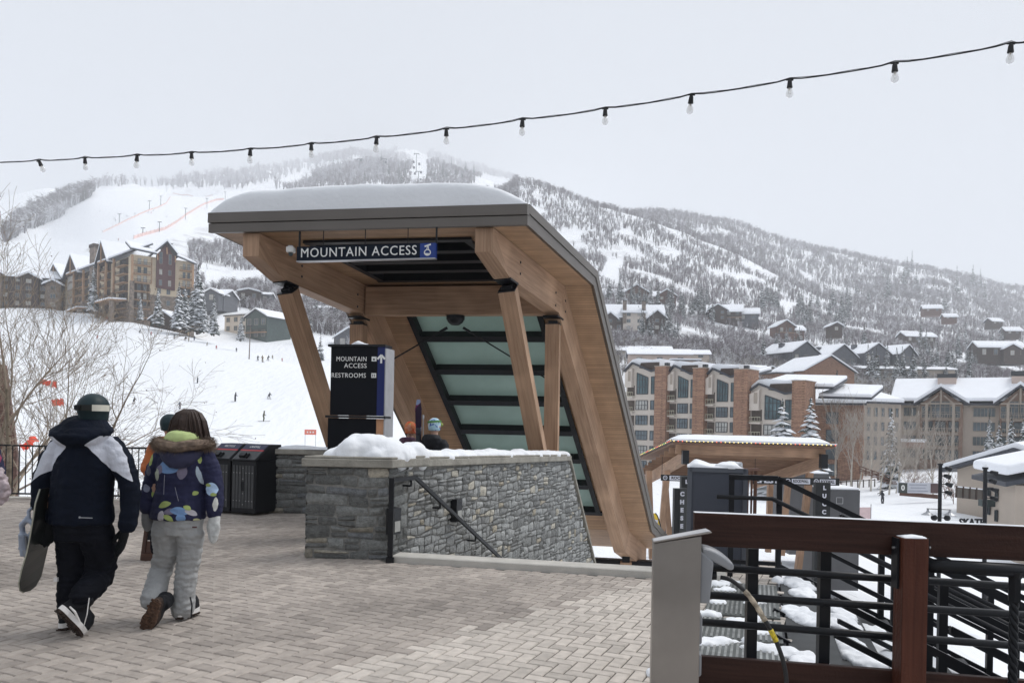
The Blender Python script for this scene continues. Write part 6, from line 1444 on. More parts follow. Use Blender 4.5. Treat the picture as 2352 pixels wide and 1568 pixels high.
hd = MB(); hd.rings([[V((.045 + math.cos(2 * math.pi * j / 16) * a, cy + math.sin(2 * math.pi * j / 16) * b, z + .02 * math.sin(2 * math.pi * j / 16))) for j in range(16)] for z, a, b, cy in ((1.22, .08, .07, -.10), (1.27, .14, .10, -.09), (1.33, .175, .12, -.07), (1.37, .16, .11, -.05))])
me, _ = remesh(hd, .01, 3, .006, 9); hdo = put('hood', me, mat('navy_fabric', (.028, .03, .068), .7, 0, .15, 9, .2, 60), wr_)
hd = MB(); hd.rings([[V((.05 + math.cos(2 * math.pi * j / 16) * a, -.03 + math.sin(2 * math.pi * j / 16) * b, z)) for j in range(16)] for z, a, b in ((1.36, .145, .15), (1.43, .15, .155), (1.475, .125, .14), (1.50, .07, .08))])
me, _ = remesh(hd, .01, 3, .008, 10); put('hood_lining', me, mat('lime_fleece', (.50, .60, .26), .85, 0, .12, 12, .2, 80), hdo)
FUR = mat('brown_fur', (.20, .15, .115), .9, 0, .5, 22); fm = MB(); rf_ = random.Random(4)
fm2 = MB(); fr_pts = []
for j in range(25):
    a = rad(168 + 204 * j / 24); p = V((.045 + .205 * math.cos(a), -.02 + .155 * math.sin(a), 1.355 - .012 * math.sin(a) + .035 * abs(math.cos(a)))); fr_pts.append(p)
fm2.tube(fr_pts, [.030 + .014 * math.sin(math.pi * j / 24) for j in range(25)], 8)
for k in range(4200):
    j = rf_.uniform(0, 23.99); i = int(j); p = fr_pts[i].lerp(fr_pts[i + 1], j - i); a = rf_.uniform(0, 6.28)
    t = (fr_pts[i + 1] - fr_pts[i]).normalized(); n1 = t.cross(UP).normalized(); d_ = (n1 * math.cos(a) + UP * math.sin(a) + t * rf_.uniform(-.5, .5) - UP * .25).normalized()
    b0 = p + d_ * .026; l = rf_.uniform(.022, .062); sd_ = t.cross(d_).normalized() * .0016
    fm2.add([b0 - sd_, b0 + sd_, b0 + d_ * l - UP * .006], [(0, 1, 2)])
fm2.build('fur_trim', FUR, hdo, local=True)
HAIR = mat('dark_brown_hair', (.040, .021, .014), .42, 0, .35, 18, .3, 90, spec=.45, scale=(6, 6, 1))
hr_ = MB(); sph(hr_, (.065, .0, 1.552), .104, .118, .11, 18, 12); trunk(hr_, [(.07, -.03, 1.42, .105, .09), (.068, -.02, 1.48, .108, .10), (.065, 0, 1.56, .102, .108)])
me, co = remesh(hr_, .008, 3, .004, 30, stretch=(1.6, 1.6, .25)); hro = put('hair', me, HAIR, wr_)
hr_ = MB()
for k in range(60):
    a = rad(rf_.uniform(175, 375)); x = .065 + .12 * math.cos(a); y = -.0 + .12 * math.sin(a); z = rf_.uniform(1.46, 1.52); e = rf_.uniform(-.01, .03) + (.03 if math.cos(a) > .5 else 0)
    hr_.tube([(x, y, z), (x + math.cos(a) * .012, y + math.sin(a) * .012, z - .06), (x + math.cos(a) * e, y + math.sin(a) * .01, z - .11), (x + math.cos(a) * (e + .012), y, z - .135)], [.009, .008, .005, .001], 4)
for k in range(420):
    a = rad(rf_.uniform(150, 390)); ph = [math.cos(a), math.sin(a)]; e = rf_.uniform(.995, 1.05); w_ = rf_.uniform(-.012, .012); zb_ = rf_.uniform(1.385, 1.43)
    P = [V((.066 + ph[0] * r_ * e + w_ * t_, -.0 + ph[1] * r_ * 1.06 * e, z_)) for t_, (r_, z_) in enumerate(((.035, 1.662), (.080, 1.63), (.103, 1.57), (.109, 1.50), (.112, 1.44), (.116 + .03 * max(0, ph[0]) ** 3, zb_ + .02)))]
    hr_.tube(P, [.0022, .0035, .0042, .004, .003, .001], 3)
hr_.build('hair_strands', HAIR, hro, local=True, smooth=True)
PANT = mat('light_grey_ski_trousers', (.33, .335, .335), .7, 0, .10, 7, .25, 55); tr_ = MB()
trunk(tr_, [(-.0, .0, .86, .17, .12), (-.0, 0, .80, .19, .13), (-.0, 0, .68, .185, .12)])
limb(tr_, [(.095, .0, .70), (.085, .02, .52), (.065, .02, .38), (.05, .02, .20), (.04, .02, .085)], [.104, .090, .080, .080, .090], 14)
limb(tr_, [(-.10, .0, .70), (-.110, .05, .52), wl(370, 1310, .07), wl(357, 1350, -.05), wl(349, 1378, -.14)], [.106, .092, .084, .082, .082], 14)
me, co = remesh(tr_, .009, 2, .013, 13, 4, stretch=(.7, .7, 1.9)); put('trousers', me, PANT, wr_)
mb = MB(); mb.cbox(wl(447, 1210, -.137), .035, .006, .012); mb.build('pocket_tag', MAROON, wr_, local=True)
mb = MB(); mb.tube([wl(437, 1370, -.075), wl(441, 1390, -.085), wl(439, 1417, -.09)], .006, 5); mb.build('ankle_zip', BLACK, wr_, local=True)
MITW = mat('white_grey_mitten', (.55, .56, .55), .8, 0, .25, 14, .3, 50); MITG = mat('grey_mitten', (.22, .225, .23), .8, 0, .25, 12)
hb = MB(); mitten(hb, (.290, -.01, .86), (.300, -.02, .615), (.8, -.5, 0), .052); me, _ = remesh(hb, .007, 2, .006, 22); put('mitten', me, MITW, wr_)
hb = MB(); mitten(hb, (-.245, -.02, .875), (-.235, .0, .69), (-.8, -.5, 0), .040); me, _ = remesh(hb, .007, 2, .005, 22); put('mitten', me, MITG, wr_)
boot(wr_, wl(364, 1374, -.30), wl(333, 1447, -.25), V((.12, .97, .2)), .062, DBOOT, RUB, mat('brown_tread_rubber', (.10, .055, .035), .8, 0, .5, 40, .8, 70), shaft=wl(352, 1385, -.10))
boot(wr_, V((.04, -.06, .04)), V((.085, .20, .035)), V((0, 0, 1)), .05, DBOOT, WRUB, RUB, shaft=V((.045, .02, .15)))
def stander(px, d, h, label, jacket, trouser, hat, hatkind='beanie', z=0.0, yaw=0.0, voxel=.013, extra=None, hood=None):
    r = empty('person', at(px, d, z), yaw, label, 'person'); k = h / 1.72
    S = lambda *p: tuple(q * k for q in p)
    b = MB(); trunk(b, [S(0, 0, .80, .15, .11), S(0, 0, 1.25, .17, .10), S(0, 0, 1.38, .12, .08), S(0, .0, 1.46, .055, .055), S(0, .01, 1.5, .055, .06)]); sph(b, S(0, .01, 1.585), .082 * k, .095 * k, .115 * k)
    sph(b, S(0, .105, 1.575), .014 * k, .02 * k, .02 * k)
    for s in (-1, 1): limb(b, [S(s * .16, 0, 1.32), S(s * .23, 0, 1.05), S(s * .2, .12, .92)], [.045 * k, .04 * k, .03 * k]); limb(b, [S(s * .09, 0, .8), S(s * .1, .01, .45), S(s * .1, 0, .07)], [.08 * k, .06 * k, .045 * k]); sph(b, S(s * .09, .01, 1.585), .018 * k, .02 * k, .03 * k)
    me, _ = remesh(b, voxel * 1.3, 2); put('body', me, SKIN, r)
    b = MB(); trunk(b, [S(0, 0, .76, .19, .14), S(0, 0, .95, .185, .14), S(0, 0, 1.2, .205, .14), S(0, 0, 1.34, .18, .12), S(0, 0, 1.42, .10, .09), S(0, 0, 1.46, .075, .075)])
    for s in (-1, 1): limb(b, [S(s * .165, 0, 1.32), S(s * .25, -.01, 1.08), S(s * .215, .12, .93)], [.08 * k, .068 * k, .055 * k])
    if hood is not None: b.rings([[V((math.cos(2 * math.pi * j / 14) * a * k, (-.09 + math.sin(2 * math.pi * j / 14) * q) * k, zz * k)) for j in range(14)] for zz, a, q in ((1.26, .08, .06), (1.32, .15, .09), (1.40, .16, .10), (1.46, .11, .08))])
    me, co = remesh(b, voxel, 3, .012 * k, 8, px, stretch=(1, 1, 1.8)); put('jacket', me, jacket, r)
    b = MB(); trunk(b, [S(0, 0, .84, .16, .12), S(0, 0, .7, .18, .13)])
    for s in (-1, 1): limb(b, [S(s * .09, 0, .74), S(s * .105, .02, .42), S(s * .105, 0, .13)], [.11 * k, .095 * k, .088 * k])
    me, _ = remesh(b, voxel, 3, .012 * k, 8, px + 3); put('trousers', me, trouser, r)
    for s in (-1, 1):
        b = MB(); b.rings([[V((s * .105 * k + math.cos(2 * math.pi * j / 10) * .05 * k, (.05 + math.sin(2 * math.pi * j / 10) * .15) * k, zz)) for j in range(10)] for zz in (0.005, .06)]); sph(b, S(s * .105, 0, .12), .06 * k); me, _ = remesh(b, voxel, 2); put('boot', me, DBOOT, r)
        b = MB(); mitten(b, S(s * .212, .13, .93), S(s * .17, .22, .90), (s, 0, .3), .036 * k); me, _ = remesh(b, .009, 2); put('mitten', me, GLV, r)
    b = MB()
    if hatkind == 'beanie': sph(b, S(0, .0, 1.62), .098 * k, .108 * k, .105 * k, 16, 10); trunk(b, [S(0, 0, 1.52, .088, .095), S(0, 0, 1.60, .098, .106)])
    else: sph(b, S(0, .0, 1.62), .112 * k, .125 * k, .115 * k, 16, 10); trunk(b, [S(0, 0, 1.53, .095, .11), S(0, 0, 1.62, .11, .122)])
    me, co = remesh(b, voxel * .8, 2); o = put('helmet' if hatkind != 'beanie' else 'beanie', me, hat, r)
    return r, o, k
def motley(name, base, cols, vs):
    m = mat(name, base, .8, 0, .1, 9)
    nt, N, L, P = nodes(m); src = P.inputs['Base Color'].links[0].from_socket
    for i, c in enumerate(cols):
        tc = N.new('ShaderNodeTexCoord'); n = N.new('ShaderNodeTexNoise'); n.inputs['Scale'].default_value = vs + i * 2.3; n.inputs['Detail'].default_value = 1
        mp = N.new('ShaderNodeMapping'); mp.inputs['Location'].default_value = (i * 3.1, i * 5.7, i); L.new(tc.outputs['Object'], mp.inputs[0]); L.new(mp.outputs[0], n.inputs['Vector'])
        g = N.new('ShaderNodeMath'); g.operation = 'GREATER_THAN'; g.inputs[1].default_value = .58; L.new(n.outputs[0], g.inputs[0])
        x = N.new('ShaderNodeMix'); x.data_type = 'RGBA'; L.new(g.outputs[0], x.inputs[0]); L.new(src, x.inputs[6]); x.inputs[7].default_value = (*c, 1); src = x.outputs[2]
    L.new(src, P.inputs['Base Color']); return m
PLUM = mat('plum_jacket', (.085, .035, .065), .75, 0, .15, 8, .2, 60); BLKJ = mat('black_jacket', (.012, .013, .017), .75, 0, .2, 8, .2, 60); ORJ = mat('burnt_orange_jacket', (.42, .12, .035), .7, 0, .15, 8, .2, 60); GYP = mat('grey_trousers', (.10, .10, .11), .8, 0, .15, 6)
stander(938, 11.7, 1.60, 'person in plum jacket and orange beanie behind the snowy wall', PLUM, GYP, motley('orange_print_knit', (.62, .20, .08), [(.45, .50, .10), (.62, .07, .03), (.65, .3, .2)], 9), yaw=-.25, hood=1)
r_, o_, k_ = stander(993, 11.5, 1.66, 'person in black jacket and pale blue head cover with green goggles behind the wall', BLKJ, GYP, motley('pale_blue_print_knit', (.42, .62, .72), [(.10, .16, .45), (.65, .75, .8)], 14), yaw=-.5, hood=1)
strap(o_, 1.60, .014, 60, 395, mat('green_strap', (.10, .25, .06), .6, 0, .1), 'goggle_strap', .01, .098, .108, 0, 0)
mb = MB(); sph(mb, (.02, .115, 1.56), .06, .03, .035); mb.build('goggles', mat('yellow_goggle_frame', (.35, .42, .10), .4), o_, local=True, smooth=True)
stander(384, 8.6, 1.62, 'person in burnt orange jacket and dark helmet mostly hidden behind the woman', ORJ, CLBP, HELM, 'helmet', yaw=.15, hood=1)
r_, o_, k_ = stander(-66, 7.9, 1.62, 'person in navy and pink jacket cut off by the left picture edge', motley('navy_pink_print', (.02, .022, .06), [(.30, .05, .10)], 12), CLBP, BLKJ, 'helmet', yaw=.2)
bag = empty('plastic_bag', at(-2, 7.75, .70), 0, 'crumpled translucent pink plastic bag held at the left edge of the picture', 'bag')
mb = MB(); trunk(mb, [(0, 0, .0, .05, .04), (.0, 0, .08, .10, .06), (-.01, 0, .22, .085, .06), (-.03, 0, .34, .04, .03)]); me, _ = remesh(mb, .012, 1, .03, 14, 3); put('bag_body', me, mat('milky_pink_plastic', (.40, .33, .35), .35, 0, .3, 12), bag)
mb = MB(); mb.tube([(-.03, 0, .33), (-.08, 0, .42), (-.12, 0, .47)], .008, 5); mb.build('handle', mat('milky_pink_plastic', (1, 1, 1)), bag, local=True)
sk_ = empty('ski_pair', at(962, 11.55, .28), 0, 'pair of upright dark purple skis standing between the two people behind the wall', 'skis')
for dy in (0, .03):
    mb = MB(); b0 = at(962, 11.55 + dy, .30); tp = W(961, 917 + dy * 60, 11.5 + dy); ax = V((1, 0, 0)); pts = []
    n = 12; rr = []
    for i in range(n + 1):
        t = i / n; c = b0.lerp(tp, t); w = .052 * (1 - .25 * math.sin(math.pi * t)) * (1 if t < .93 else .8 if t < .98 else .45); cv = .05 * max(0, t - .9) ** 1.2 * 4
        rr.append([c - ax * w - V((0, .006 - cv, 0)), c + ax * w - V((0, .006 - cv, 0)), c + ax * w + V((0, .006 + cv, 0)), c - ax * w + V((0, .006 + cv, 0))])
    mb.rings(rr); mb.build('ski', motley('purple_black_topsheet', (.03, .015, .04), [(.14, .02, .10), (.25, .30, .45)], 5), sk_)
for x in (-.0,):
    mb = MB(); c = W(961, 990, 11.44); mb.cbox(c, .07, .05, .09); mb.cbox(c - UP * .32, .075, .06, .12); mb.cbox(c - UP * .16, .06, .03, .22); mb.build('ski_binding', DARKST, sk_, bevel=.008)
pole = MB(); a = at(973, 11.45, .05); pole.tube([a, W(972, 955, 11.45)], .008, 6); pole.tube([W(972, 962, 11.45), W(972, 952, 11.45)], .016, 8); tag(pole.build('ski_pole', GREYST), 'thin grey ski pole standing right beside the upright purple skis', 'ski pole')
SCOL = [mat('skier_dark_clothes', (.03, .032, .04), .8, 0, .1), mat('skier_olive_clothes', (.09, .09, .05), .8, 0, .1), mat('skier_navy_clothes', (.03, .04, .08), .8, 0, .1), mat('skier_red_clothes', (.35, .05, .05), .8, 0, .1), mat('skier_tan_clothes', (.20, .16, .11), .8, 0, .1)]
SKM = mat('dark_ski_surface', (.05, .05, .06), .5)
SKP = []
for pose in range(3):
    b = MB(); cr_ = (.12, .02, .2)[pose]; sp = (.16, .09, .22)[pose]; ln = (.0, .0, .18)[pose]
    trunk(b, [(0, 0, .80 - cr_ * .5, .17, .13), (ln * .4, .03, 1.05 - cr_, .19, .14), (ln, .08, 1.34 - cr_, .17, .12), (ln, .09, 1.42 - cr_, .07, .07)]); sph(b, (ln, .10, 1.56 - cr_), .12, .13, .14, 10, 7)
    for s in (-1, 1):
        limb(b, [(ln + s * .17, .06, 1.30 - cr_), (ln + s * .33, .08, 1.08 - cr_), (ln + s * .30, .30, .98 - cr_)], [.075, .065, .05], 8); limb(b, [(s * .09, 0, .8 - cr_ * .5), (s * (.1 + sp * .5), .12 * cr_ * 6, .45), (s * sp, 0, .08)], [.115, .095, .085], 8)
    me, _ = remesh(b, .045, 2); s_ = MB()
    for s in (-1, 1): s_.rings([[V((s * sp - .05, y, z)), V((s * sp + .05, y, z)), V((s * sp + .05, y, z + .03)), V((s * sp - .05, y, z + .03))] for y, z in ((-.75, .0), (.0, .0), (.7, .01), (.9, .1))])
    SKP.append((me, s_.mesh('skis', SKM)))
def find_d(px, y, a, b, st=1.004):
    d = a
    while d < b:
        if scr_y(px, d, tz(px, d)) <= y: return d
        d *= st
    return None
skl = [(605, 968, 27, 1, 'skier in olive on the lower slope, nearest to the orange slope sign'), (540, 922, 22, 0, 'dark skier on the lower slope, left one of two at the same height'), (618, 917, 18, 0, 'dark skier on the lower slope, just above and right of the olive skier'), (453, 880, 16, 0, 'dark skier leaning into a turn high above the woman'), (413, 940, 18, 2, 'navy skier directly above the head of the woman'), (307, 927, 18, 0, 'dark skier beside the outer twigs of the leafless tree'),
       (592, 829, 14, 0, 'left skier of the trio near the slope lamp'), (603, 832, 17, 4, 'middle skier of the trio near the slope lamp'), (615, 829, 15, 0, 'right skier of the trio near the slope lamp'), (626, 825, 9, 4, 'small skier just right of the trio near the slope lamp'), (648, 831, 6, 3, 'tiny red skier right of the trio'), (425, 783, 12, 0, 'left person of the small crowd below the hotel conifers'), (433, 785, 13, 4, 'second person of the small crowd below the hotel conifers'), (446, 783, 12, 2, 'rightmost person of the small crowd below the hotel conifers'),
       (321, 766, 9, 0, 'lone person on the snow left below the dark hut'), (347, 770, 8, 3, 'red dressed person on the snow below the dark hut'), (400, 777, 8, 0, 'lone person between the hut and the small crowd'), (475, 795, 8, 4, 'person right of the small crowd'), (497, 802, 8, 3, 'red dressed person on the crest below the lone dark conifer'), (543, 808, 10, 0, 'thin figure near the crest left of the slope lamp'), (223, 778, 9, 3, 'red figure on the crest seen through the leafless branches'), (72, 912, 16, 0, 'left figure behind the leafless tree'), (92, 910, 16, 0, 'right figure behind the leafless tree'), (245, 736, 14, 3, 'red dressed figure at the foot of the hotel')]
for i, (px, y, hp, ci, lab) in enumerate(skl):
    d = find_d(px, y, 95, 330)
    if d is None: d = find_d(px, y + 6, 95, 330) or 240
    h = min(1.85, max(1.3, hp * d / F)) / 1.68; r = empty('skier', at(px, d, tz(px, d)), RND.uniform(-1.2, 1.2), lab, 'skier', 'skiers on the lower slope'); r.scale = (h, h, h)
    pz = i % 3; me = SKP[pz][0].copy(); me.materials.clear(); me.materials.append(SCOL[ci]); o = bpy.data.objects.new('body', me); o.parent = r; COL.objects.link(o); o = bpy.data.objects.new('skis', SKP[pz][1]); o.parent = r; COL.objects.link(o)
for k in range(14):
    px, y = [(229, 487), (262, 505), (291, 498), (272, 553), (205, 580), (340, 490), (383, 500), (265, 508), (347, 491), (480, 500), (352, 486), (249, 564), (310, 493), (470, 483)][k]
    d = find_d(px, y, 500, 1500)
    if not d: continue
    r = empty('skier', at(px, d, tz(px, d)), RND.uniform(-1, 1), 'tiny distant skier on the wide run above the hotel', 'skier', 'tiny skiers on the wide run'); r.scale = (1.6, 1.6, 1.6)
    me = SKP[k % 3][0].copy(); me.materials.clear(); me.materials.append(SCOL[k % 5]); o = bpy.data.objects.new('body', me); o.parent = r; COL.objects.link(o); o = bpy.data.objects.new('skis', SKP[k % 3][1]); o.parent = r; COL.objects.link(o)
ra = at(-260, 14.5, 0); rb = at(470, 14.35, 0)
rx = (rb - ra).normalized(); rl = (rb - ra).length
rr_ = empty('railing', (ra + rb) / 2, 0, 'thin black steel railing with vertical bars along the plaza edge on the left', 'railing')
mb = MB(); ztr = 1.0
mb.bar(ra + UP * ztr, rb + UP * ztr, .035, .03); mb.build('top_rail', BLACK, rr_)
mb = MB(); mb.bar(ra + UP * .10, rb + UP * .10, .03, .03); mb.build('bottom_rail', BLACK, rr_)
n = int(rl / .125); 
for part_, sel in (('baluster', lambda i: i % 12 != 0), ):
    mb = MB()
    for i in range(n + 1):
        if i % 12: p = ra + rx * (rl * i / n); mb.bar(p + UP * .1, p + UP * ztr, .014, .014)
    o = mb.build('baluster_row', BLACK, rr_)
for i in range(0, n + 1, 12):
    mb = MB(); p = ra + rx * (rl * i / n); mb.bar(p, p + UP * (ztr + .01), .035, .035); mb.build('post', BLACK, rr_)
kb2 = MB(); kb2.prism([ra + V((0, .1, -.35)), rb + V((0, .1, -.35)), rb + V((0, .35, -.35)), ra + V((0, .35, -.35))], UP * .36); tag(kb2.build('kerb', CONC), kind='structure')
vs = []; fs = []; rr2 = random.Random(8); bm_ = MB()
for k in range(900):
    x = rr2.uniform(-11.5, -4.6); y = rr2.uniform(15.0, 17.5); z0 = -.5 - (y - 15) * .5 - rr2.uniform(0, .3); h = rr2.uniform(.3, 1.0)
    if x > -6.2 and False: continue
    p = V((x, y, z0)); 
    for q in range(3):
        d_ = V((rr2.uniform(-.5, .5), rr2.uniform(-.5, .5), 1)).normalized(); e = p + d_ * h; s = V((.008, 0, 0)); bm_.add([p - s, p + s, e], [(0, 1, 2)])
        e2 = p + d_ * h * .5; t = e2 + V((rr2.uniform(-.4, .4), rr2.uniform(-.4, .4), .25)) * h; bm_.add([e2 - s * .7, e2 + s * .7, t], [(0, 1, 2)])
tag(bm_.build('brushwood', mat('dry_brown_twigs', (.085, .06, .045), .9, 0, .2, 4)), 'tangle of dry brown brushwood just below the left railing', 'brushwood', None, 'stuff')
mb = MB()
for k in range(60):
    x = rr2.uniform(-12, -4.8); y = rr2.uniform(14.8, 18); s = rr2.uniform(.15, .5); c = V((x, y, -.75 - (y - 15) * .5)); sph(mb, c, s, s * .8, s * .6, 7, 5)
tag(mb.build('boulders', mat('dark_wet_rock', (.09, .075, .065), .9, 0, .4, 3, .5, 8)), 'dark rocks and earth of the bank below the left railing', 'rocks', None, 'stuff')
b0 = at(470, 12.95, 0); b1 = at(588, 12.55, 0); bx_ = (b1 - b0).normalized(); bn = V((bx_.y, -bx_.x, 0)); bw_ = (b1 - b0).length
STAG = mat('navy_label_panel', (.03, .035, .08), .5, 0, .05); REDL = mat('red_label_line', (.55, .06, .07), .5, 0, 0); SLAT = mat('charcoal_slat', (.055, .057, .06), .5, 0, .15, 6)
for k in range(2):
    o0 = b0 + bx_ * (bw_ * .5 * k + .015); w = bw_ * .5 - .03
    q = lambda a, z, o=0: o0 + bx_ * (a * w) + UP * z + bn * o
    r = empty('litter_bin', q(.5, 0, -.2), 0, ('right' if k else 'left') + ' black slatted litter bin with sloping lid beside the short stone wall' if k else 'left black slatted bin with navy label, partly behind the woman', 'bin', 'pair of slatted litter bins')
    mb = MB(); mb.prism([q(0, .04, 0), q(1, .04, 0), q(1, .04, -.62), q(0, .04, -.62)], UP * .86); mb.build('body', BLACK, r, bevel=.01)
    mb = MB(); mb.prism([q(-.01, .90, .03), q(-.01, 1.16, -.34), q(-.01, 1.16, -.62), q(-.01, .90, -.62)], bx_ * (w * 1.02)); lid = mb.build('lid', BLACK, r, bevel=.008)
    sl0 = (q(0, 1.16, -.34) - q(0, .90, .03)); nn = bx_.cross(sl0).normalized()
    if nn.z < 0: nn = -nn
    def L_(a, t, o=.004): return q(a, .90, .03) + sl0 * t + nn * o
    for nm, t0, t1, m in (('label', .66, .97, STAG), ('label_line', .58, .645, REDL), ('lid_panel', .06, .56, SLAT)):
        mb = MB(); mb.prism([L_(.04, t0), L_(.96, t0), L_(.96, t1), L_(.04, t1)], nn * .005); mb.build(nm, m, lid)
    text('LANDFILL' if k else 'RECYCLE', 'label_lettering', WHITE, lid, .07, plane_T(L_(.5, .82, .0095), bx_, nn), .001, 0, width=w * .42)
    mb = MB(); mb.prism([L_(.28, .14, .01), L_(.52, .14, .01), L_(.52, .34, .01), L_(.28, .34, .01)], nn * .05); mb.bar(L_(.58, .12, .02), L_(.58, .36, .02), .02, .05, up=nn); mb.build('foot_handle', BLACK, lid, bevel=.006)
    for i in range(7):
        a0_, a1_ = .07 + i * .125, .07 + i * .125 + .10
        segs_ = [(.12, .82)] if i != 3 else [(.12, .40), (.56, .82)]
        for z0, z1 in segs_:
            mb = MB(); mb.prism([q(a0_, z0, .012), q(a1_, z0, .012), q(a1_, z0, .0), q(a0_, z0, .0)], UP * (z1 - z0)); s_ = mb.build('slat', SLAT, r)
    mb = MB()
    for i in range(7):
        for z in ((.70, .24) if i != 3 else (.78, .60, .36, .18)): mb.cbox(q(.12 + i * .125, z, .014), .012, .006, .012, math.atan2(bx_.y, bx_.x))
    mb.build('rivets', GREYST, r)
ab = empty('a_board', G(335, 1286), 0, 'brown wooden standing sign board with dark panel half hidden behind the woman', 'sign')
g0 = G(327, 1286); g1 = g0 + V((.42, -.02, 0)); tt = V((0, .16, .62)); 
mb = MB()
for a in (g0, g1): mb.bar(a, a + tt, .04, .03)
mb.bar(g0 + UP * .03, g1 + UP * .03, .05, .1); mb.prism([g0, g1, g1 + tt * .33, g0 + tt * .33], V((0, .02, 0))); mb.bar(g0 + tt, g1 + tt, .05, .04); mb.bar(g0 + V((0, .4, 0)), g0 + tt, .03, .03); mb.bar(g1 + V((0, .4, 0)), g1 + tt, .03, .03)
mb.build('frame', mat('red_brown_stained_wood', (.075, .032, .02), .6, 0, .2, 8, kind='wood'), ab)
mb = MB(); mb.prism([g0 + tt * .35 + V((.03, -.012, 0)), g1 + tt * .35 + V((-.03, -.012, 0)), g1 + tt * .97 + V((-.03, -.012, 0)), g0 + tt * .97 + V((.03, -.012, 0))], V((0, .012, 0))); mb.build('panel', PBLK, ab)
mb = MB(); 
for i in range(3): mb.cbox(g0 + tt * (.55 + i * .13) + V((.13, -.016, 0)), .14, .004, .03)
mb.build('printed_lines', WHITE, ab)
BK = mat('pale_grey_brown_bark', (.24, .20, .15), .9, 0, .35, 7); TWG = mat('light_brown_twigs', (.34, .28, .22), .9, 0, .2, 5); LEAF = mat('dead_brown_leaves', (.13, .065, .04), .85, 0, .3, 4)
def bare_tree(name, base, h, spread, seed, label, group, lean=(0, 0), levels=5, trunkr=.09, leaves=120, limbs=6, twr=.006, m1=None, m2=None, droop=.0, low=.25):
    r = random.Random(seed); root = empty(name, base, 0, label, 'tree', group)
    tk = MB(); cr_ = MB(); lf = MB(); tips = []
    def grow(p, d, L, rad_, lev):
        n = 5; pts = [p]; rs = [rad_]; dd = d.copy(); q = p.copy()
        curl = V((r.uniform(-1, 1), r.uniform(-1, 1), r.uniform(-.4, .8))) * (.10 + .10 * lev)
        for i in range(n):
            dd = (dd + curl * .35 + V((r.uniform(-1, 1), r.uniform(-1, 1), r.uniform(-.5, 1))) * .10 + UP * (.05 - droop * lev)).normalized(); q = q + dd * (L / n); pts.append(q.copy()); rs.append(max(twr * .5, rad_ * (1 - .62 * (i + 1) / n)))
        (tk if lev == 0 else cr_).tube(pts, rs, 7 if lev == 0 else 5 if lev < 3 else 3, cap=False)
        if lev >= levels: tips.append(q); return
        kids_ = limbs if lev == 0 else r.choice([3, 4, 4]) if lev < levels - 1 else r.choice([3, 4])
        for k in range(kids_):
            t = (low + (1 - low) * (k + .6 * r.random()) / kids_) if lev == 0 else r.uniform(.3, 1.0)
            i = min(n - 1, int(t * n)); b = pts[i].lerp(pts[i + 1], t * n - i); a = r.uniform(0, 6.28); t_ = (pts[i + 1] - pts[i]).normalized()
            sd = V((math.cos(a), math.sin(a), 0)); sd = (sd - t_ * sd.dot(t_)).normalized(); ang = r.uniform(.45, .95)
            nd_ = (t_ * math.cos(ang) + sd * math.sin(ang) * spread).normalized()
            grow(b, nd_, L * r.uniform(.48, .78) * (1 if lev else .8), max(twr * .6, rs[i] * r.uniform(.45, .62)), lev + 1)
        grow(q, dd, L * .6, max(twr * .6, rs[-1] * .9), lev + 1)
    grow(V((0, 0, -.2)), V((lean[0], lean[1], 1)).normalized(), h * .55, trunkr, 0)
    tk.build('trunk', m1 or BK, root, local=True, smooth=True); cr_.build('branches', m2 or TWG, root, local=True)
    if leaves:
        for k in range(leaves):
            p = r.choice(tips) + V((r.uniform(-.1, .1), r.uniform(-.1, .1), r.uniform(-.12, .02))); a = V((r.uniform(-1, 1), r.uniform(-1, 1), r.uniform(-1, 1))).normalized() * r.uniform(.012, .028); b = a.cross(V((r.uniform(-1, 1), r.uniform(-1, 1), r.uniform(-1, 1)))).normalized() * r.uniform(.008, .018)
            lf.add([p - a, p + b, p + a, p - b], [(0, 1, 2, 3)])
        lf.build('dead_leaves', LEAF, root, local=True)
    return root
tg = 'leafless trees behind the left railing'
bare_tree('bare_tree', at(25, 17.5, -1.6), 7.2, 1.0, 12, 'tallest leafless tree behind the railing, nearest the left edge', tg, (.08, 0), 4, .085, 60, 7, .007, low=.15)
bare_tree('bare_tree', at(112, 19, -1.9), 6.4, 1.0, 5, 'slim straight leafless tree behind the railing, behind the walking man', tg, (.02, 0), 4, .05, 120, 6, .006, low=.3)
bare_tree('bare_tree', at(70, 16.8, -1.5), 5.6, 1.15, 31, 'leafless tree leaning right whose twigs arch over the walking man', tg, (.75, .1), 4, .075, 200, 8, .006, droop=.03, low=.15)
bare_tree('bare_tree', at(-60, 18.5, -1.8), 6.6, 1.1, 77, 'leafless tree partly cut by the left edge of the picture', tg, (.15, 0), 4, .08, 60, 7, .008)
REDF = mat('fluorescent_orange_fabric', (.85, .09, .05), .6, 0, .15, 2)
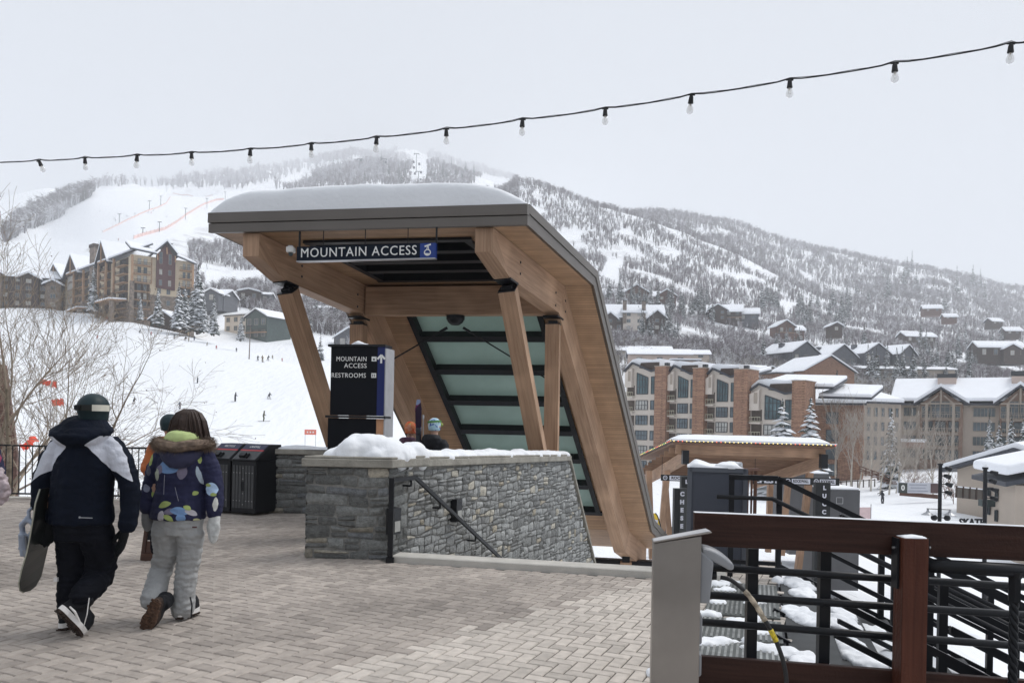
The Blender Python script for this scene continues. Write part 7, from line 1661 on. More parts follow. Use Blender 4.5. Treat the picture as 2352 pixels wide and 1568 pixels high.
for i, (x, y, w, h, rz, d, lab) in enumerate([(104, 878, 26, 12, .2, 60, 'upper left orange slope banner seen through the bare twigs'), (125, 882, 14, 14, .1, 58, 'small orange slope flag right of the upper left banner'), (132, 924, 30, 15, -.1, 56, 'orange slope banner beside the helmet of the walking man'), (66, 1018, 40, 16, -.7, 40, 'slanting orange slope banner above the left railing')]):
    c = W(x, y, d); r = empty('slope_banner', c - UP * (h * d / F), 0, lab, 'banner'); mb = MB(); s = d / F
    nx, vs = 8, []
    T = Matrix.Translation(c) @ Matrix.Rotation(rz, 4, 'Y')
    for j in range(2):
        for k in range(nx + 1): vs.append(T @ V(((k / nx - .5) * w * s, .12 * math.sin(k * 1.3 + i) , (j - .5) * h * s + .06 * math.sin(k * 2.1))))
    mb.add(vs, [(k, k + 1, nx + 2 + k, nx + 1 + k) for k in range(nx)]); o = mb.build('fabric', REDF, r); md = o.modifiers.new('s', 'SOLIDIFY'); md.thickness = .02
    mb = MB(); p = c - V((w * s / 2, 0, 0)); mb.tube([V((p.x, p.y, min(p.z - 1.0, tzx(p.x, p.y)))), p + UP * h * s * .5], .03, 5); mb.build('pole', GREYST, r)
c = W(713, 1007, 96); 
for px, y, w, h, d, lab in ((713, 992, 27, 12, 96, 'small orange sign board on the lower slope left of the wayfinding pylon'),):
    r = empty('slope_sign', at(px, d, tz(px, d)), 0, lab, 'sign'); c = W(px, y, d); s = d / F; mb = MB(); mb.cbox(c, w * s, .05, h * s); mb.build('panel', mat('faded_orange_panel', (.75, .22, .16), .6, 0, .1, 2), r)
    mb = MB(); 
    for k in (-.3, 0, .3): mb.cbox(c + V((k * w * s * .8, -.03, 0)), w * s * .12, .01, h * s * .3)
    mb.build('printed_marks', WHITE, r); mb = MB()
    for k in (-.45, .45): p = c + V((k * w * s, .04, 0)); mb.bar(V((p.x, p.y, tz(px, d) - .3)), p, .05, .05)
    mb.build('post', GREYST, r)
bp = [(90, 369), (195, 363), (315, 357), (440, 351), (575, 343), (715, 331), (865, 316), (1025, 297), (1200, 275), (1390, 250), (1588, 219), (1814, 184), (2055, 146), (2322, 101)]
CORD = mat('black_rubber_cord', (.02, .02, .022), .6, 0, .1, 9); BULB = bpy.data.materials.new('clear_bulb_glass'); nt, N_, L_n, P_ = nodes(BULB)
P_.inputs['Base Color'].default_value = (.92, .93, .92, 1); P_.inputs['Roughness'].default_value = .08; P_.inputs['Transmission Weight'].default_value = .0; P_.inputs['Alpha'].default_value = .32; P_.inputs['Specular IOR Level'].default_value = .9
def sp(i): return 10.2 - 4.0 * i / 13
hang = [W(x, y, sp(i)) for i, (x, y) in enumerate(bp)]
pts = []
first = W(-60, 374, sp(-.9)); last = W(2420, 84, sp(13.4))
seq = [first] + hang + [last]
for a, b in zip(seq, seq[1:]):
    for k in range(8):
        t = k / 8; pts.append(a.lerp(b, t) - UP * (.010 * 4 * t * (1 - t)) + UP * (.012 * math.exp(-(min(t, 1 - t) * 12) ** 2)))
pts.append(seq[-1])
mb = MB(); mb.tube(pts, .0055, 6); mb.tube([p + UP * (.009 + .003 * math.sin(i * 1.7)) + V((.002, 0, 0)) for i, p in enumerate(pts)], .003, 5)
tag(mb.build('light_cable', CORD, smooth=True), 'black cable of the string lights sweeping up to the right across the sky', 'cable')
s0 = MB(); s0.tube([(0, 0, .004), (0, 0, -.008), (0, 0, -.03), (0, 0, -.055), (0, 0, -.058)], [.010, .017, .019, .0225, .020], 14)
s0.bar((-.028, 0, .006), (.028, 0, .006), .012, .010)
gb = MB(); gb.tube([(0, 0, -.058), (0, 0, -.068), (0, 0, -.085), (0, 0, -.105), (0, 0, -.122), (0, 0, -.132), (0, 0, -.136)], [.014, .016, .023, .028, .025, .015, .004], 16)
fl = MB(); fl.tube([(0, 0, -.06), (0, 0, -.075)], [.006, .004], 6); fl.tube([(-.006, 0, -.075), (-.011, 0, -.10), (0, 0, -.107), (.011, 0, -.10), (.006, 0, -.075)], .0012, 4)
ms1 = s0.mesh('socket', CORD, smooth=True); smooth_angle(ms1); mg1 = gb.mesh('bulb_glass', BULB, smooth=True); mf1 = fl.mesh('filament', mat('brass_filament', (.35, .25, .12), .4, .6, 0))
ords = ['first', 'second', 'third', 'fourth', 'fifth', 'sixth', 'seventh', 'eighth', 'ninth', 'tenth', 'eleventh', 'twelfth', 'thirteenth', 'fourteenth']
for i, p in enumerate(hang):
    lab = {0: 'leftmost clear bulb of the string lights, tilted on its cable', 13: 'rightmost and largest looking clear bulb of the string lights, near the upper right corner', 6: 'clear bulb of the string lights hanging just left of the foggy mountain peak', 7: 'clear bulb of the string lights hanging right of the foggy mountain peak', 10: 'tilted clear bulb of the string lights with a bright glint, fourth from the right'}.get(i, '%s clear bulb from the left on the string lights' % ords[i])
    r = empty('string_bulb', p - UP * .006, 0.3 * i, lab, 'light bulb', 'clear bulbs of the string lights'); sc_ = [1.05, 1][i % 2]; r.scale = (sc_ * 1.12,) * 3
    r.rotation_euler = ({0: .0, 10: .45}.get(i, .06 * math.sin(i * 2)), {0: -.42, 10: .0}.get(i, .05 * math.cos(i * 3)), 0)
    for nm, me_ in (('socket', ms1), ('bulb_glass', mg1), ('filament', mf1)):
        o = bpy.data.objects.new(nm, me_); o.parent = r; COL.objects.link(o)
NET = mat('red_safety_netting', (.80, .58, .54), .8, 0, .15, .2)
def drop(px, y, a=470, b=2400):
    d = find_d(px, y, a, b, 1.003); 
    return at(px, d, tz(px, d)) if d else None
for ln, h, lab in (([(236, 534), (265, 520), (293, 506), (325, 492), (356, 481), (383, 468), (391, 455), (397, 446), (430, 445), (489, 447)], 1.8, 'upper red safety net running up the wide ski run'), ([(307, 549), (345, 538), (380, 528), (405, 514), (424, 500), (445, 487), (462, 476), (480, 468), (497, 462), (514, 460)], 3.2, 'lower and thicker red safety net running up the wide ski run')):
    P_2 = [drop(x, y) for x, y in ln]; P_2 = [p for p in P_2 if p is not None]
    r = empty('safety_net', P_2[0], 0, lab, 'safety net'); mb = MB(); mp_ = MB()
    for a, b in zip(P_2, P_2[1:]):
        for k in range(4):
            p = a.lerp(b, k / 4); q = a.lerp(b, (k + 1) / 4); p.z = tzx(p.x, p.y); q.z = tzx(q.x, q.y); mb.prism([p, q, q + UP * h, p + UP * h], (0, .1, 0)); mp_.bar(p, p + UP * (h + .8), .25, .25)
    mb.build('netting', NET, r); mp_.build('stakes', mat('dull_red_stakes', (.35, .16, .14), .8), r)
for x, y0, y1 in ((274, 514, 492), (343, 484, 462), (369, 474, 451), (383, 446, 424), (426, 507, 479), (475, 481, 457), (366, 533, 510), (517, 461, 441), (328, 541, 524), (390, 600, 560)):
    p = drop(x, y0); 
    if p is None: continue
    h = (y0 - y1) * p.y / F; r = empty('slope_lamp', p, 0, 'tall lamp pole with crossbar on the ski run above the hotel', 'lamp pole', 'lamp poles along the ski run')
    mb = MB(); mb.bar(p - UP, p + UP * h, .5, .5); mb.build('pole', DARKST, r); mb = MB(); mb.bar(p + UP * h - V((2.2, 0, 0)), p + UP * h + V((2.2, 0, 0)), .5, .6); mb.build('lamp_bar', DARKST, r)
p = at(572, 205, tz(572, 205)); r = empty('slope_lamp', p, 0, 'single slender lamp pole on the lower slope below the cream block chalet', 'lamp pole')
zt_ = zat(573, 748, 205); mb = MB(); mb.tube([p - UP * .5, V((p.x + .2, p.y, zt_))], [.16, .09], 6); mb.build('pole', mat('brownish_pole', (.16, .12, .10), .7), r); mb = MB(); mb.bar(V((p.x - .6, p.y, zt_)), V((p.x + .8, p.y, zt_)), .12, .2); mb.build('lamp_bar', DARKST, r)
for x, yb_, yt, lab in ((956, 398, 353, 'highest gondola tower with its wheels in the cleared lift line'), (961, 424, 394, 'lower gondola tower in the cleared lift line'), (826, 402, 365, 'lift tower left of the gondola line among hazy conifers'), (881, 404, 365, 'lift tower between hazy conifers on the skyline')):
    p = drop(x, yb_, 1000, 2400) or at(x, 1660, tz(x, 1660)); h = zat(x, yt, p.y) - p.z; r = empty('lift_tower', p, 0, lab, 'lift tower')
    mb = MB(); mb.bar(p - UP * 2, p + UP * h, 1.2, 1.2); mb.build('mast', DARKST, r); mb = MB(); mb.bar(p + UP * h - V((6, 0, 0)), p + UP * h + V((6, 0, 0)), 1.3, 1.2)
    for s in (-5.5, 5.5): mb.cbox(p + UP * (h - 1.2) + V((s, 0, 0)), 2, 5, 1.4)
    mb.build('wheel_arm', DARKST, r)
for i, (x, y) in enumerate([(950, 372), (963, 377), (951, 385), (967, 396), (953, 399), (966, 413), (958, 420), (829, 368), (886, 373), (630, 0)]):
    if y == 0: continue
    d = 1600; p = W(x, y, d); r = empty('gondola_cabin', p - UP * 2, 0, ['gondola cabin hanging in the lift line above the canopy snow', 'cabin hanging from the lift left of the gondola line'][x < 900], 'gondola', ['gondola cabins in the lift line', 'cabins of the left lift'][x < 900])
    mb = MB(); mb.cbox(p, 4.2, 4, 4.4); mb.build('cabin', DARKST, r, bevel=.7, segs=2); mb = MB(); mb.bar(p + UP * 1.6, p + UP * 4, .3, .3); mb.build('hanger', DARKST, r)
mb = MB(); sph(mb, W(205, 515, 560), 34, 26, 15, 16, 10); sph(mb, W(215, 532, 540), 16, 14, 9, 14, 9); me, _ = remesh(mb, 4, 2, 3, .05)
SMK = bpy.data.materials.new('chimney_mist'); SMK.use_nodes = True; nt = SMK.node_tree; nt.nodes.clear(); o_ = nt.nodes.new('ShaderNodeOutputMaterial'); pn_ = nt.nodes.new('ShaderNodeVolumePrincipled'); pn_.inputs['Color'].default_value = (.8, .82, .86, 1); pn_.inputs['Density'].default_value = .006; nt.links.new(pn_.outputs[0], o_.inputs['Volume'])
o = put('chimney_smoke', me, SMK, None); tag(o, 'faint grey mist drifting left above the hotel chimney', 'smoke', None, 'stuff')
WOODR = mat('dark_red_brown_painted_wood', (.048, .021, .015), .55, 0, .18, 3, .2, 50, kind='wood', spec=.25, col2=(.028, .011, .008)); 
WOODP = mat('red_brown_post_wood', (.095, .032, .019), .55, 0, .15, 3, .25, 50, kind='wood', spec=.25, col2=(.055, .017, .010))
PED = mat('warm_grey_sheet_metal', (.31, .285, .262), .4, .4, .16, 2.2, .03, 5)
PDp = 4.45
pa = at(1494, PDp, 0); pb_ = at(1604, PDp - .04, 0); pxd = (pb_ - pa).normalized(); pnd = V((pxd.y, -pxd.x, 0)); pwd = (pb_ - pa).length
pr = empty('power_pedestal', (pa + pb_) / 2, 0, 'grey sheet metal power pedestal with sloping snowy lid at the end of the brown fence', 'power pedestal')
zl, zr_ = zat(1496, 1247, PDp), zat(1604, 1228, PDp)
def pq(a, z, o=0): return pa + pxd * (a * pwd) + UP * z + pnd * o
mb = MB(); mb.prism([pq(0, .0, 0), pq(1, 0, 0), pq(1, zr_, 0), pq(0, zl, 0)], -pnd * .22); mb.build('housing', PED, pr, bevel=.008, segs=2)
mb = MB(); mb.prism([pq(-.02, zl + .002, .015), pq(1.20, zr_ + .020, .015), pq(1.20, zr_ + .03, .015), pq(-.02, zl + .012, .015)], -pnd * .25 - UP * .018); lid_ = mb.build('lid', PED, pr, bevel=.004)
mb = MB(); mb.prism([pq(0.0, zl + .0135, .008), pq(1.18, zr_ + .0315, .008), pq(1.16, zr_ + .034, .0), pq(.02, zl + .016, .0)], -pnd * .23 - UP * .018); mb.build('pale_top', mat('pale_lid_metal', (.52, .52, .53), .5, .2, .1, 6), lid_)  # paler sheet over the lid
OUTL = mat('grey_outlet_plastic', (.30, .31, .33), .4, 0, .05, 5)
sx = pxd; o0 = pq(1, 0, -.10)
def oq(a, z, o=0): return o0 + sx * a + UP * z + pnd * o
zz = lambda y: zat(1620, y, PDp)
mb = MB(); mb.prism([oq(0, zz(1385), .06), oq(.055, zz(1385), .06), oq(.075, zz(1290), .06), oq(0, zz(1265), .06)], -pnd * .14); mb.build('outlet_box', OUTL, pr, bevel=.008, segs=2)
mb = MB(); rg_ = []
for i in range(9):
    t = i / 8; x = .005 + .185 * t; top_ = zz(1256 + 38 * t ** 2.0); bot = zz(1280 + 20 * t + 14 * t * t)
    if i == 8: bot = top_ - .03
    w = .075 - .012 * t
    rg_.append([oq(x, bot, -w - .02), oq(x, bot, w - .02), oq(x + .008 * (1 - t), (top_ + bot) / 2 + .02, w - .02), oq(x, top_, w * .6 - .02), oq(x, top_, -w * .6 - .02), oq(x + .008 * (1 - t), (top_ + bot) / 2 + .02, -w - .02)])
mb.rings(rg_); mb.build('outlet_hood', OUTL, pr, smooth=False, bevel=.01, segs=2)
mb = MB(); mb.tube([oq(.02, zz(1325), -.02), oq(.10, zz(1325), -.02)], [.028, .026], 12); mb.build('plug', BLACK, pr)
for y0, y1 in ((1482, 1412), (1556, 1502)):
    mb = MB(); mb.prism([oq(0, zz(y0), .05), oq(.018, zz(y0) + .01, .05), oq(.018, zz(y1) - .01, .05), oq(0, zz(y1), .05)], -pnd * .11); mb.build('outlet_cover', OUTL, pr, bevel=.005)
cpt = [(1655, 1325, -.02), (1676, 1330, -.03), (1694, 1342, -.05), (1716, 1362, -.08), (1738, 1392, -.10), (1758, 1425, -.12), (1773, 1452, -.13), (1786, 1480, -.14), (1798, 1515, -.15), (1806, 1560, -.15), (1806, 1640, -.12), (1790, 1760, -.1)]
cp3 = [W(x, y, PDp + .05 + o) for x, y, o in cpt]
def csm(p, k=4):
    res = []
    for i in range(len(p) - 1):
        p0, p1, p2, p3 = p[max(i - 1, 0)], p[i], p[i + 1], p[min(i + 2, len(p) - 1)]
        for j in range(k):
            t = j / k; res.append(.5 * ((2 * p1) + (p2 - p0) * t + (2 * p0 - 5 * p1 + 4 * p2 - p3) * t * t + (3 * p1 - p0 - 3 * p2 + p3) * t ** 3))
    return res + [p[-1]]
cab = csm(cp3); cr3 = empty('power_cable', cp3[-1], 0, 'black power cable with frayed pale section and yellow tape hanging from the pedestal', 'cable')
mb = MB(); mb.tube(cab, .0125, 12); mb.build('jacket', CORD, cr3, smooth=True)
mb = MB(); mb.tube(cab[11:21], [.0145 + .002 * math.sin(i * 2.3) for i in range(10)], 12); mb.build('frayed_wrap', mat('dirty_white_wrap', (.42, .36, .28), .8, 0, .5, 30, .4, 80), cr3, smooth=True)
mb = MB(); mb.tube(cab[23:28], .0155, 12); mb.build('yellow_tape', mat('yellow_black_tape', (.60, .46, .03), .5, 0, .5, 60), cr3, smooth=True)
fd = V((.988, -.030, 0)).normalized()
fA = at(1606, 4.72, 0)
def fpt(px, z=0):                                   # point of the fence plane at a pixel column
    u = (px - CX) / F; t = (u * fA.y - fA.x) / (fd.x - u * fd.y); return fA + fd * t + UP * z
fpx = lambda px, y: zat(px, y, fpt(px).y)
fr = empty('fence', fpt(1900), 0, 'foreground fence with thick dark brown boards, one brown post and black pipe rails', 'fence')
def board(px0, px1, yt0, yt1, yb0, yb1, nm='board', th=.045, o=0):
    P = [fpt(px0, fpx(px0, yb0)), fpt(px1, fpx(px1, yb1)), fpt(px1, fpx(px1, yt1)), fpt(px0, fpx(px0, yt0))]
    mb = MB(); mb.prism([p + V((0, o, 0)) for p in P], V((0, th, 0))); return mb.build(nm, WOODR, fr, bevel=.005, segs=2)
board(1600, 2420, 1177, 1212, 1253, 1291); board(1606, 2420, 1505, 1566, 1590, 1650)
mb = MB()
sn0 = [fpt(1600 + i * 41, fpx(1600 + i * 41, 1177 + i * 1.75) + .001) for i in range(21)]
mb = MB(); rg_ = []
for i, p in enumerate(sn0): h = .004 + .004 * abs(noise.noise(V((i * .9, 0, 0)))); rg_.append([p + V((0, .002, 0)), p + V((0, .043, 0)), p + V((0, .038, h)), p + V((0, .006, h))])
mb.rings(rg_); mb.build('snow_dusting', SNOW, fr)
px0 = 2058; pt_ = fpt(px0); zt2 = fpx(2090, 1230); mb = MB(); w5 = 57 / F * pt_.y
mb.box(pt_.x - .0, pt_.x + w5, pt_.y - .12, pt_.y - .003, -.3, zt2); mb.build('post', WOODP, fr, bevel=.006, segs=2)
snow_mound('snow_cap', [V((pt_.x + .01, pt_.y - .06, zt2)), V((pt_.x + w5 / 2, pt_.y - .06, zt2)), V((pt_.x + w5 - .01, pt_.y - .06, zt2))], [.10, .115, .10], [.006, .012, .006], 'thin snow cap on the brown fence post', amp=.003)
for px, nm in ((2053, 'bracket'), (2121, 'bracket')):
    c = fpt(px, fpx(px, 1250)) + V((0, -.05, 0)); mb = MB(); mb.cbox(c - UP * .10, .012, .07, .30); mb.build('bracket', BLACK, fr)
    mb = MB(); mb.tube([c + V((-.02, -.0, -.01)), c + V((.03, 0, -.01))], .008, 6); mb.tube([c + V((0, 0, -.01)), c + V((.012, 0, -.01))], .014, 6); mb.build('bolt', GREYST, fr)
for yl, yr in ((1390 - 2, 1416), (1443 + 2, 1481)): pass
for (xa, ya, xb, yb2) in ((1612, 1308, 2420, 1352 + 6), (1612, 1373, 2420, 1424), (1612, 1437, 2420, 1498)):
    a = fpt(xa, fpx(xa, ya)) + V((0, .11, 0)); b = fpt(xb, fpx(xb, yb2)) + V((0, .11, 0)); mb = MB(); mb.tube([a, b], .0235, 14); mb.build('pipe_rail', BLACK, fr, smooth=True)
for px, w in ((1757, 24), (1930, 25)):
    c = fpt(px) + V((0, .17, 0)); s = w / F * c.y; mb = MB(); mb.box(c.x - s / 2, c.x + s / 2, c.y, c.y + .05, -.02 if px < 1900 else -.0, fpx(px, 1270)); mb.build('steel_post', BLACK, fr)
mb = MB(); a = fpt(2118, fpx(2118, 1294)) + V((0, -.05, 0)); b = fpt(2430, fpx(2430, 1312)) + V((0, -.05, 0)); mb.tube([a, b], .042, 18); mb.build('large_pipe_rail', BLACK, fr, smooth=True)
tc_ = fpt(2325, fpx(2325, 1312)) + V((0, -.05, 0)); tb_ = V((tc_.x - .0, tc_.y, -.2)); mb = MB()
for k in range(3):
    P = []
    for i in range(90):
        t = i / 89; q = tc_.lerp(tb_, t); a = t * 40 + k * 2.094; P.append(q + V((math.cos(a) * .012, math.sin(a) * .012, 0)))
    mb.tube(P, .0155, 8)
mb.build('twisted_stay', BLACK, fr, smooth=True)
mb = MB(); mb.tube([tc_ - UP * .02, tc_ - UP * .17], .036, 6); mb.tube([tc_ + UP * .01, tc_ - UP * .03], [.05, .036], 12); mb.build('hex_coupling', BLACK, fr)
cd = 8.75; c0 = at(1580, cd, 0); c1 = at(1708, cd - .12, 0); cxd = (c1 - c0).normalized(); cnd = V((cxd.y, -cxd.x, 0)); cw = (c1 - c0).length; ct2 = zat(1580, 1073, cd)
cb2 = empty('utility_cabinet', (c0 + c1) / 2, 0, 'dark blue-grey utility cabinet with lumpy snow on top behind the brown fence', 'cabinet')
CABM = mat('dark_slate_cabinet_paint', (.062, .070, .092), .45, 0, .06, 2)
mb = MB(); mb.prism([c0, c1, c1 - cnd * .5, c0 - cnd * .5], UP * ct2); mb.build('body', CABM, cb2, bevel=.006)
mb = MB(); e = .035
for a, b in ((c0, c0 + UP * ct2), (c1, c1 + UP * ct2), (c0 + UP * (ct2 - .02), c1 + UP * (ct2 - .02))): mb.bar(a + cnd * .008, b + cnd * .008, .05, .03, up=cnd)
mb.build('edge_frame', mat('grey_cabinet_edge', (.10, .11, .13), .4, 0, .05), cb2)
snow_mound('snow_cap', [c0 + V((.02, .22, ct2)), c0 + cxd * .12 + V((0, .22, ct2)), c0 + cxd * .3 + V((0, .22, ct2)), c0 + cxd * .47 + V((0, .22, ct2)), c1 + V((-.12, .22, ct2)), c1 + V((.02, .22, ct2))], [.35, .45, .45, .45, .45, .3], [.02, .075, .035, .04, .10, .01], 'lumpy snow on top of the dark blue-grey cabinet', amp=.012)
ss = empty('slatted_screen', c1 + V((.14, 0, 0)), 0, 'narrow brown slatted screen right of the dark blue-grey cabinet', 'screen')
BRS = mat('brown_slat_wood', (.16, .08, .055), .6, 0, .2, 5, kind='wood')
for k, dx in enumerate((.03, .08, .13)):
    mb = MB(); p = c1 + cxd * dx - cnd * (.03 + k * .09); mb.bar(p, p + UP * (ct2 - .02), .018 if k < 2 else .035, .02); mb.build('slat', BRS, ss)
mb = MB(); p = c1 + UP * (ct2 - .01); mb.bar(p - cxd * .06 + cnd * .0, p + cxd * .16 - cnd * .22, .04, .03); mb.build('top_rail', BRS, ss)
gdir = V((.975, -.22, 0)).normalized(); sdn2 = .47
STM = mat('ribbed_grey_metal_tread', (.13, .14, .135), .45, .5, .25, 12)
tp0, tp1 = STL0, STL1; wdir = (tp1 - tp0).normalized(); wl2 = (tp1 - tp0).length
stair = empty('steel_stairs', (tp0 + tp1) / 2 - UP * .5, 0, 'wide steel stairs with snow covered treads going down right behind the brown fence', 'stairs')
def S_(t, w, z=0): return tp0 + wdir * w + gdir * t + UP * z
for i in range(14):
    t = .04 + i * .36; z = -i * .36 * sdn2 - (0 if i else 0)
    mb = MB(); mb.prism([S_(t, .0, z - .04), S_(t + .34, 0, z - .04), S_(t + .34, wl2, z - .04), S_(t, wl2, z - .04)], UP * .035); mb.build('tread', mat('dark_steel_tread', (.04, .043, .045), .55, .3, .25, 9), stair)
    mb = MB(); mb.prism([S_(t + .33, .0, z - .17), S_(t + .36, 0, z - .17), S_(t + .36, wl2, z - .17), S_(t + .33, wl2, z - .17)], UP * .13); mb.build('riser', BLACK, stair)
for w in (-.05, .85, 1.75, wl2 + .05):
    mb = MB(); mb.bar(S_(-.1, w, -.07), S_(5.2, w, -.07 - 5.3 * sdn2), .04, .26); mb.build('stringer', BLACK, stair)
for k, w in enumerate((-.02, .72, 1.50, 2.25)):
    r = empty('tread_mat', S_(-.25, w + .3, .002), 0, ['nearest', 'second', 'third', 'farthest'][k] + ' ribbed grey metal mat on the landing beside the stairs', 'mat', 'ribbed metal mats')
    mb = MB(); mb.prism([S_(-.62, w, .002), S_(.0, w, .002), S_(.0, w + .66, .002), S_(-.62, w + .66, .002)], UP * .014); mb.build('plate', STM, r)
    mb = MB()
    for i in range(15): mb.bar(S_(-.60 + .04 * i, w + .02, .019), S_(-.60 + .04 * i, w + .64, .019), .018, .012)
    mb.build('ribs', mat('worn_bright_rib_metal', (.33, .34, .33), .4, .6, .35, 18), r)
rs3 = random.Random(2)
def patch(name, label, cells, hgt, seed):
    """irregular patch of trodden snow over a list of (t, w, z) blobs"""
    mb = MB()
    for (t, w, z, a, b) in cells: sph(mb, S_(t, w, z), a, b, hgt, 12, 7)
    me, _ = remesh(mb, .022, 3, .035, 9, seed); o = put(name, me, SNOW, None); return tag(o, label, 'snow', None, 'stuff')
cells = []
for i in range(46):
    t = rs3.uniform(-.62, .05); w = rs3.uniform(-.1, wl2)
    if abs((w % .74) - .66) < .2 or rs3.random() < .15: cells.append((t, w, .0, rs3.uniform(.06, .17), rs3.uniform(.05, .12)))
for i in range(30): cells.append((rs3.uniform(-.75, .25), rs3.uniform(-.25, .12), .0, rs3.uniform(.08, .2), rs3.uniform(.06, .14)))
patch('snow_patch', 'trodden snow scattered over the ribbed mats beside the stairs', cells, .035, 3)
cells = []
for i in range(14):
    t = .04 + i * .36; z = -i * .36 * sdn2
    for k in range(5): cells.append((t + rs3.uniform(.10, .20), rs3.uniform(.1, wl2 - .1), z, rs3.uniform(.10, .16), rs3.uniform(.2, .42)))
patch('snow_patch', 'deep uneven snow lying on the steel stair treads', cells, .038, 5)
def guard(w, label, rails=((1.07, .055), (.90, .0), (.55, .04), (.16, .04)), t0=-.0, t1=5.2, flat=.5, posts=6, hrail=True, sq=True, post_w=.055):
    r = empty('stair_guard', S_(t0, w, 0), 0, label, 'railing', 'black railings of the steel stairs')
    for z, th in rails:
        if th <= 0: continue
        mb = MB(); b = S_(max(0, -flat), w, z - max(0, -flat) * sdn2); a = S_(-flat, w, z) if flat > 0 else b - gdir * .01; c = S_(t1, w, z - t1 * sdn2)
        mb.bar(a, b, th, th); mb.bar(b, c, th, th); mb.build('rail', BLACK, r)
    if hrail:
        mb = MB(); o = -wdir * .10; mb.tube(([S_(-flat - .12, w, .86) + o, S_(-.05, w, .86) + o] if flat > 0 else [S_(-flat, w, .86 + flat * sdn2) + o]) + [ S_(t1, w, .86 - t1 * sdn2) + o], .024, 10); mb.build('handrail', BLACK, r, smooth=True)
    for i in range(posts):
        if i < 2 and flat < 0: continue
        t = -flat + .03 if i == 0 else .02 + (t1 - .1) * (i - 1) / (posts - 1); z = -max(0, t) * sdn2; mb = MB(); mb.bar(S_(t, w, z - .1), S_(t, w, z + 1.07), post_w, post_w, up=gdir); mb.build('post', BLACK, r)
guard(wl2 - .05, 'farthest black stair railing, starting beside the dark blue-grey cabinet')
guard(1.95, 'second farthest black stair railing with round handrail', flat=-.5)
guard(1.05, 'middle black stair railing above the snowy treads', flat=-.9, rails=((.90, .05), (.45, .04), (.12, .04)))
guard(2.55, 'black stair railing between the farthest and second farthest ones', flat=-1.3, rails=((1.0, .05), (.5, .04), (.2, .10)))
guard(.60, 'black stair railing just beyond the nearest low one', flat=-1.1, rails=((.75, .045), (.38, .04), (.05, .12)), hrail=False)
guard(.12, 'nearest black stair railing, low behind the brown fence', rails=((.62, .04), (.40, .04), (.16, .04)), flat=-.3, hrail=False, t1=4.0)
sk2 = MB(); sk2.prism([STL0 - UP * .25 + V((0, 0, 0)), STL1 - UP * .25, STL1 - UP * .25 + gdir * .02, STL0 - UP * .25 + gdir * .02], UP * .245); tag(sk2.build('kerb', BLACK), kind='structure')
rb_ = MB(); rb_.prism([S_(.3, 2.9, -5.6), S_(6, 2.9, -5.6), S_(6, 3.2, -5.6), S_(.3, 3.2, -5.6)], UP * .1)
sh = empty('timber_shelter', at(1700, 37, -5.3), 0, 'snow covered timber shelter with coloured lights along its edge, on the lower level', 'shelter')
A0 = W(1547, 1010, 34); A1 = W(1917, 1020, 33); Bk = V((0.05, 1, 0)) * 9.5 + UP * (W(1462, 1049, 43.5).z - A0.z)
Bk = W(1462, 1049, 43.5) - A0
LWOOD = mat('light_shelter_timber', (.40, .25, .16), .65, 0, .12, 2, kind='wood')
ax2 = (A1 - A0).normalized()
mb = MB(); mb.prism([A0 - UP * .16, A1 - UP * .16, A1 + Bk - UP * .16, A0 + Bk - UP * .16], UP * .12); mb.build('roof_deck', mat('brown_board_soffit', (.20, .12, .08), .7, 0, .15, 3), sh)
mb = MB(); mb.prism([A0 + V((-.05, -.06, -.08)), A1 + V((.05, -.06, -.08)), A1 + V((.05, -.06, .04)), A0 + V((-.05, -.06, .04))], V((0, .05, 0))); mb.bar(A0 + V((-.07, 0, -.02)), A0 + Bk + V((-.07, 0, -.02)), .04, .12); mb.build('metal_edge', EAVE, sh)
mb = MB(); nx, ny = 30, 14; P = []
for j in range(ny):
    for i in range(nx):
        u_, v_ = i / (nx - 1), j / (ny - 1); e = min(u_, 1 - u_) * 12; f_ = min(v_ * 9, 1); h = .02 + (.26 + .2 * max(0, 1 - v_ * 4)) * min(1, e) ** .6 * min(1, f_) ** .5; P.append(A0 - ax2 * .08 + (A1 - A0 + ax2 * .16) * u_ + Bk * v_ + V((0, -.08, .0)) + UP * (h + .02 * noise.noise(V((i * .4, j * .5, 0)))))
mb.add(P, [(j * nx + i, j * nx + i + 1, (j + 1) * nx + i + 1, (j + 1) * nx + i) for j in range(ny - 1) for i in range(nx - 1)])
k = len(P); low = [p.copy() for p in P[:nx]]; 
mb.add([P[i] for i in range(nx)] + [P[i] - UP * .05 for i in range(nx)], [(i, nx + i, nx + i + 1, i + 1) for i in range(nx - 1)])
mb.build('snow_cover', RSNOW, sh, smooth=True)
for nm, s0_, s1_, dd in (('front_beam', .04, .93, .35),):
    mb = MB(); mb.bar(A0 + ax2 * .2 + V((0, .5, -.42)), A1 - ax2 * .2 + V((0, .5, -.42)), .2, .42); mb.build(nm, LWOOD, sh)
for q_ in (.08, .94):
    a = A0.lerp(A1, q_) + Bk * .02 - UP * .75; b = A0.lerp(A1, q_) + Bk * 1.0 - UP * 1.3; mb = MB(); mb.bar(a, b, .25, .5); mb.build('side_beam', LWOOD, sh)
    mb = MB(); mb.cbox(A0.lerp(A1, q_) + V((.0, .1, -.75)), .28, .3, .62); mb.build('end_plate', BLACK, sh)
for i in range(9):
    v_ = .10 + i * .105; a = A0 + Bk * v_ - UP * (.32 + .6 * v_); b = A1 + Bk * v_ - UP * (.32 + .6 * v_); mb = MB(); mb.bar(a, b, .12, .26); mb.build('purlin', LWOOD if i < 2 else mat('shaded_purlin_wood', (.28, .17, .11), .7, 0, .15, 3, kind='wood'), sh)
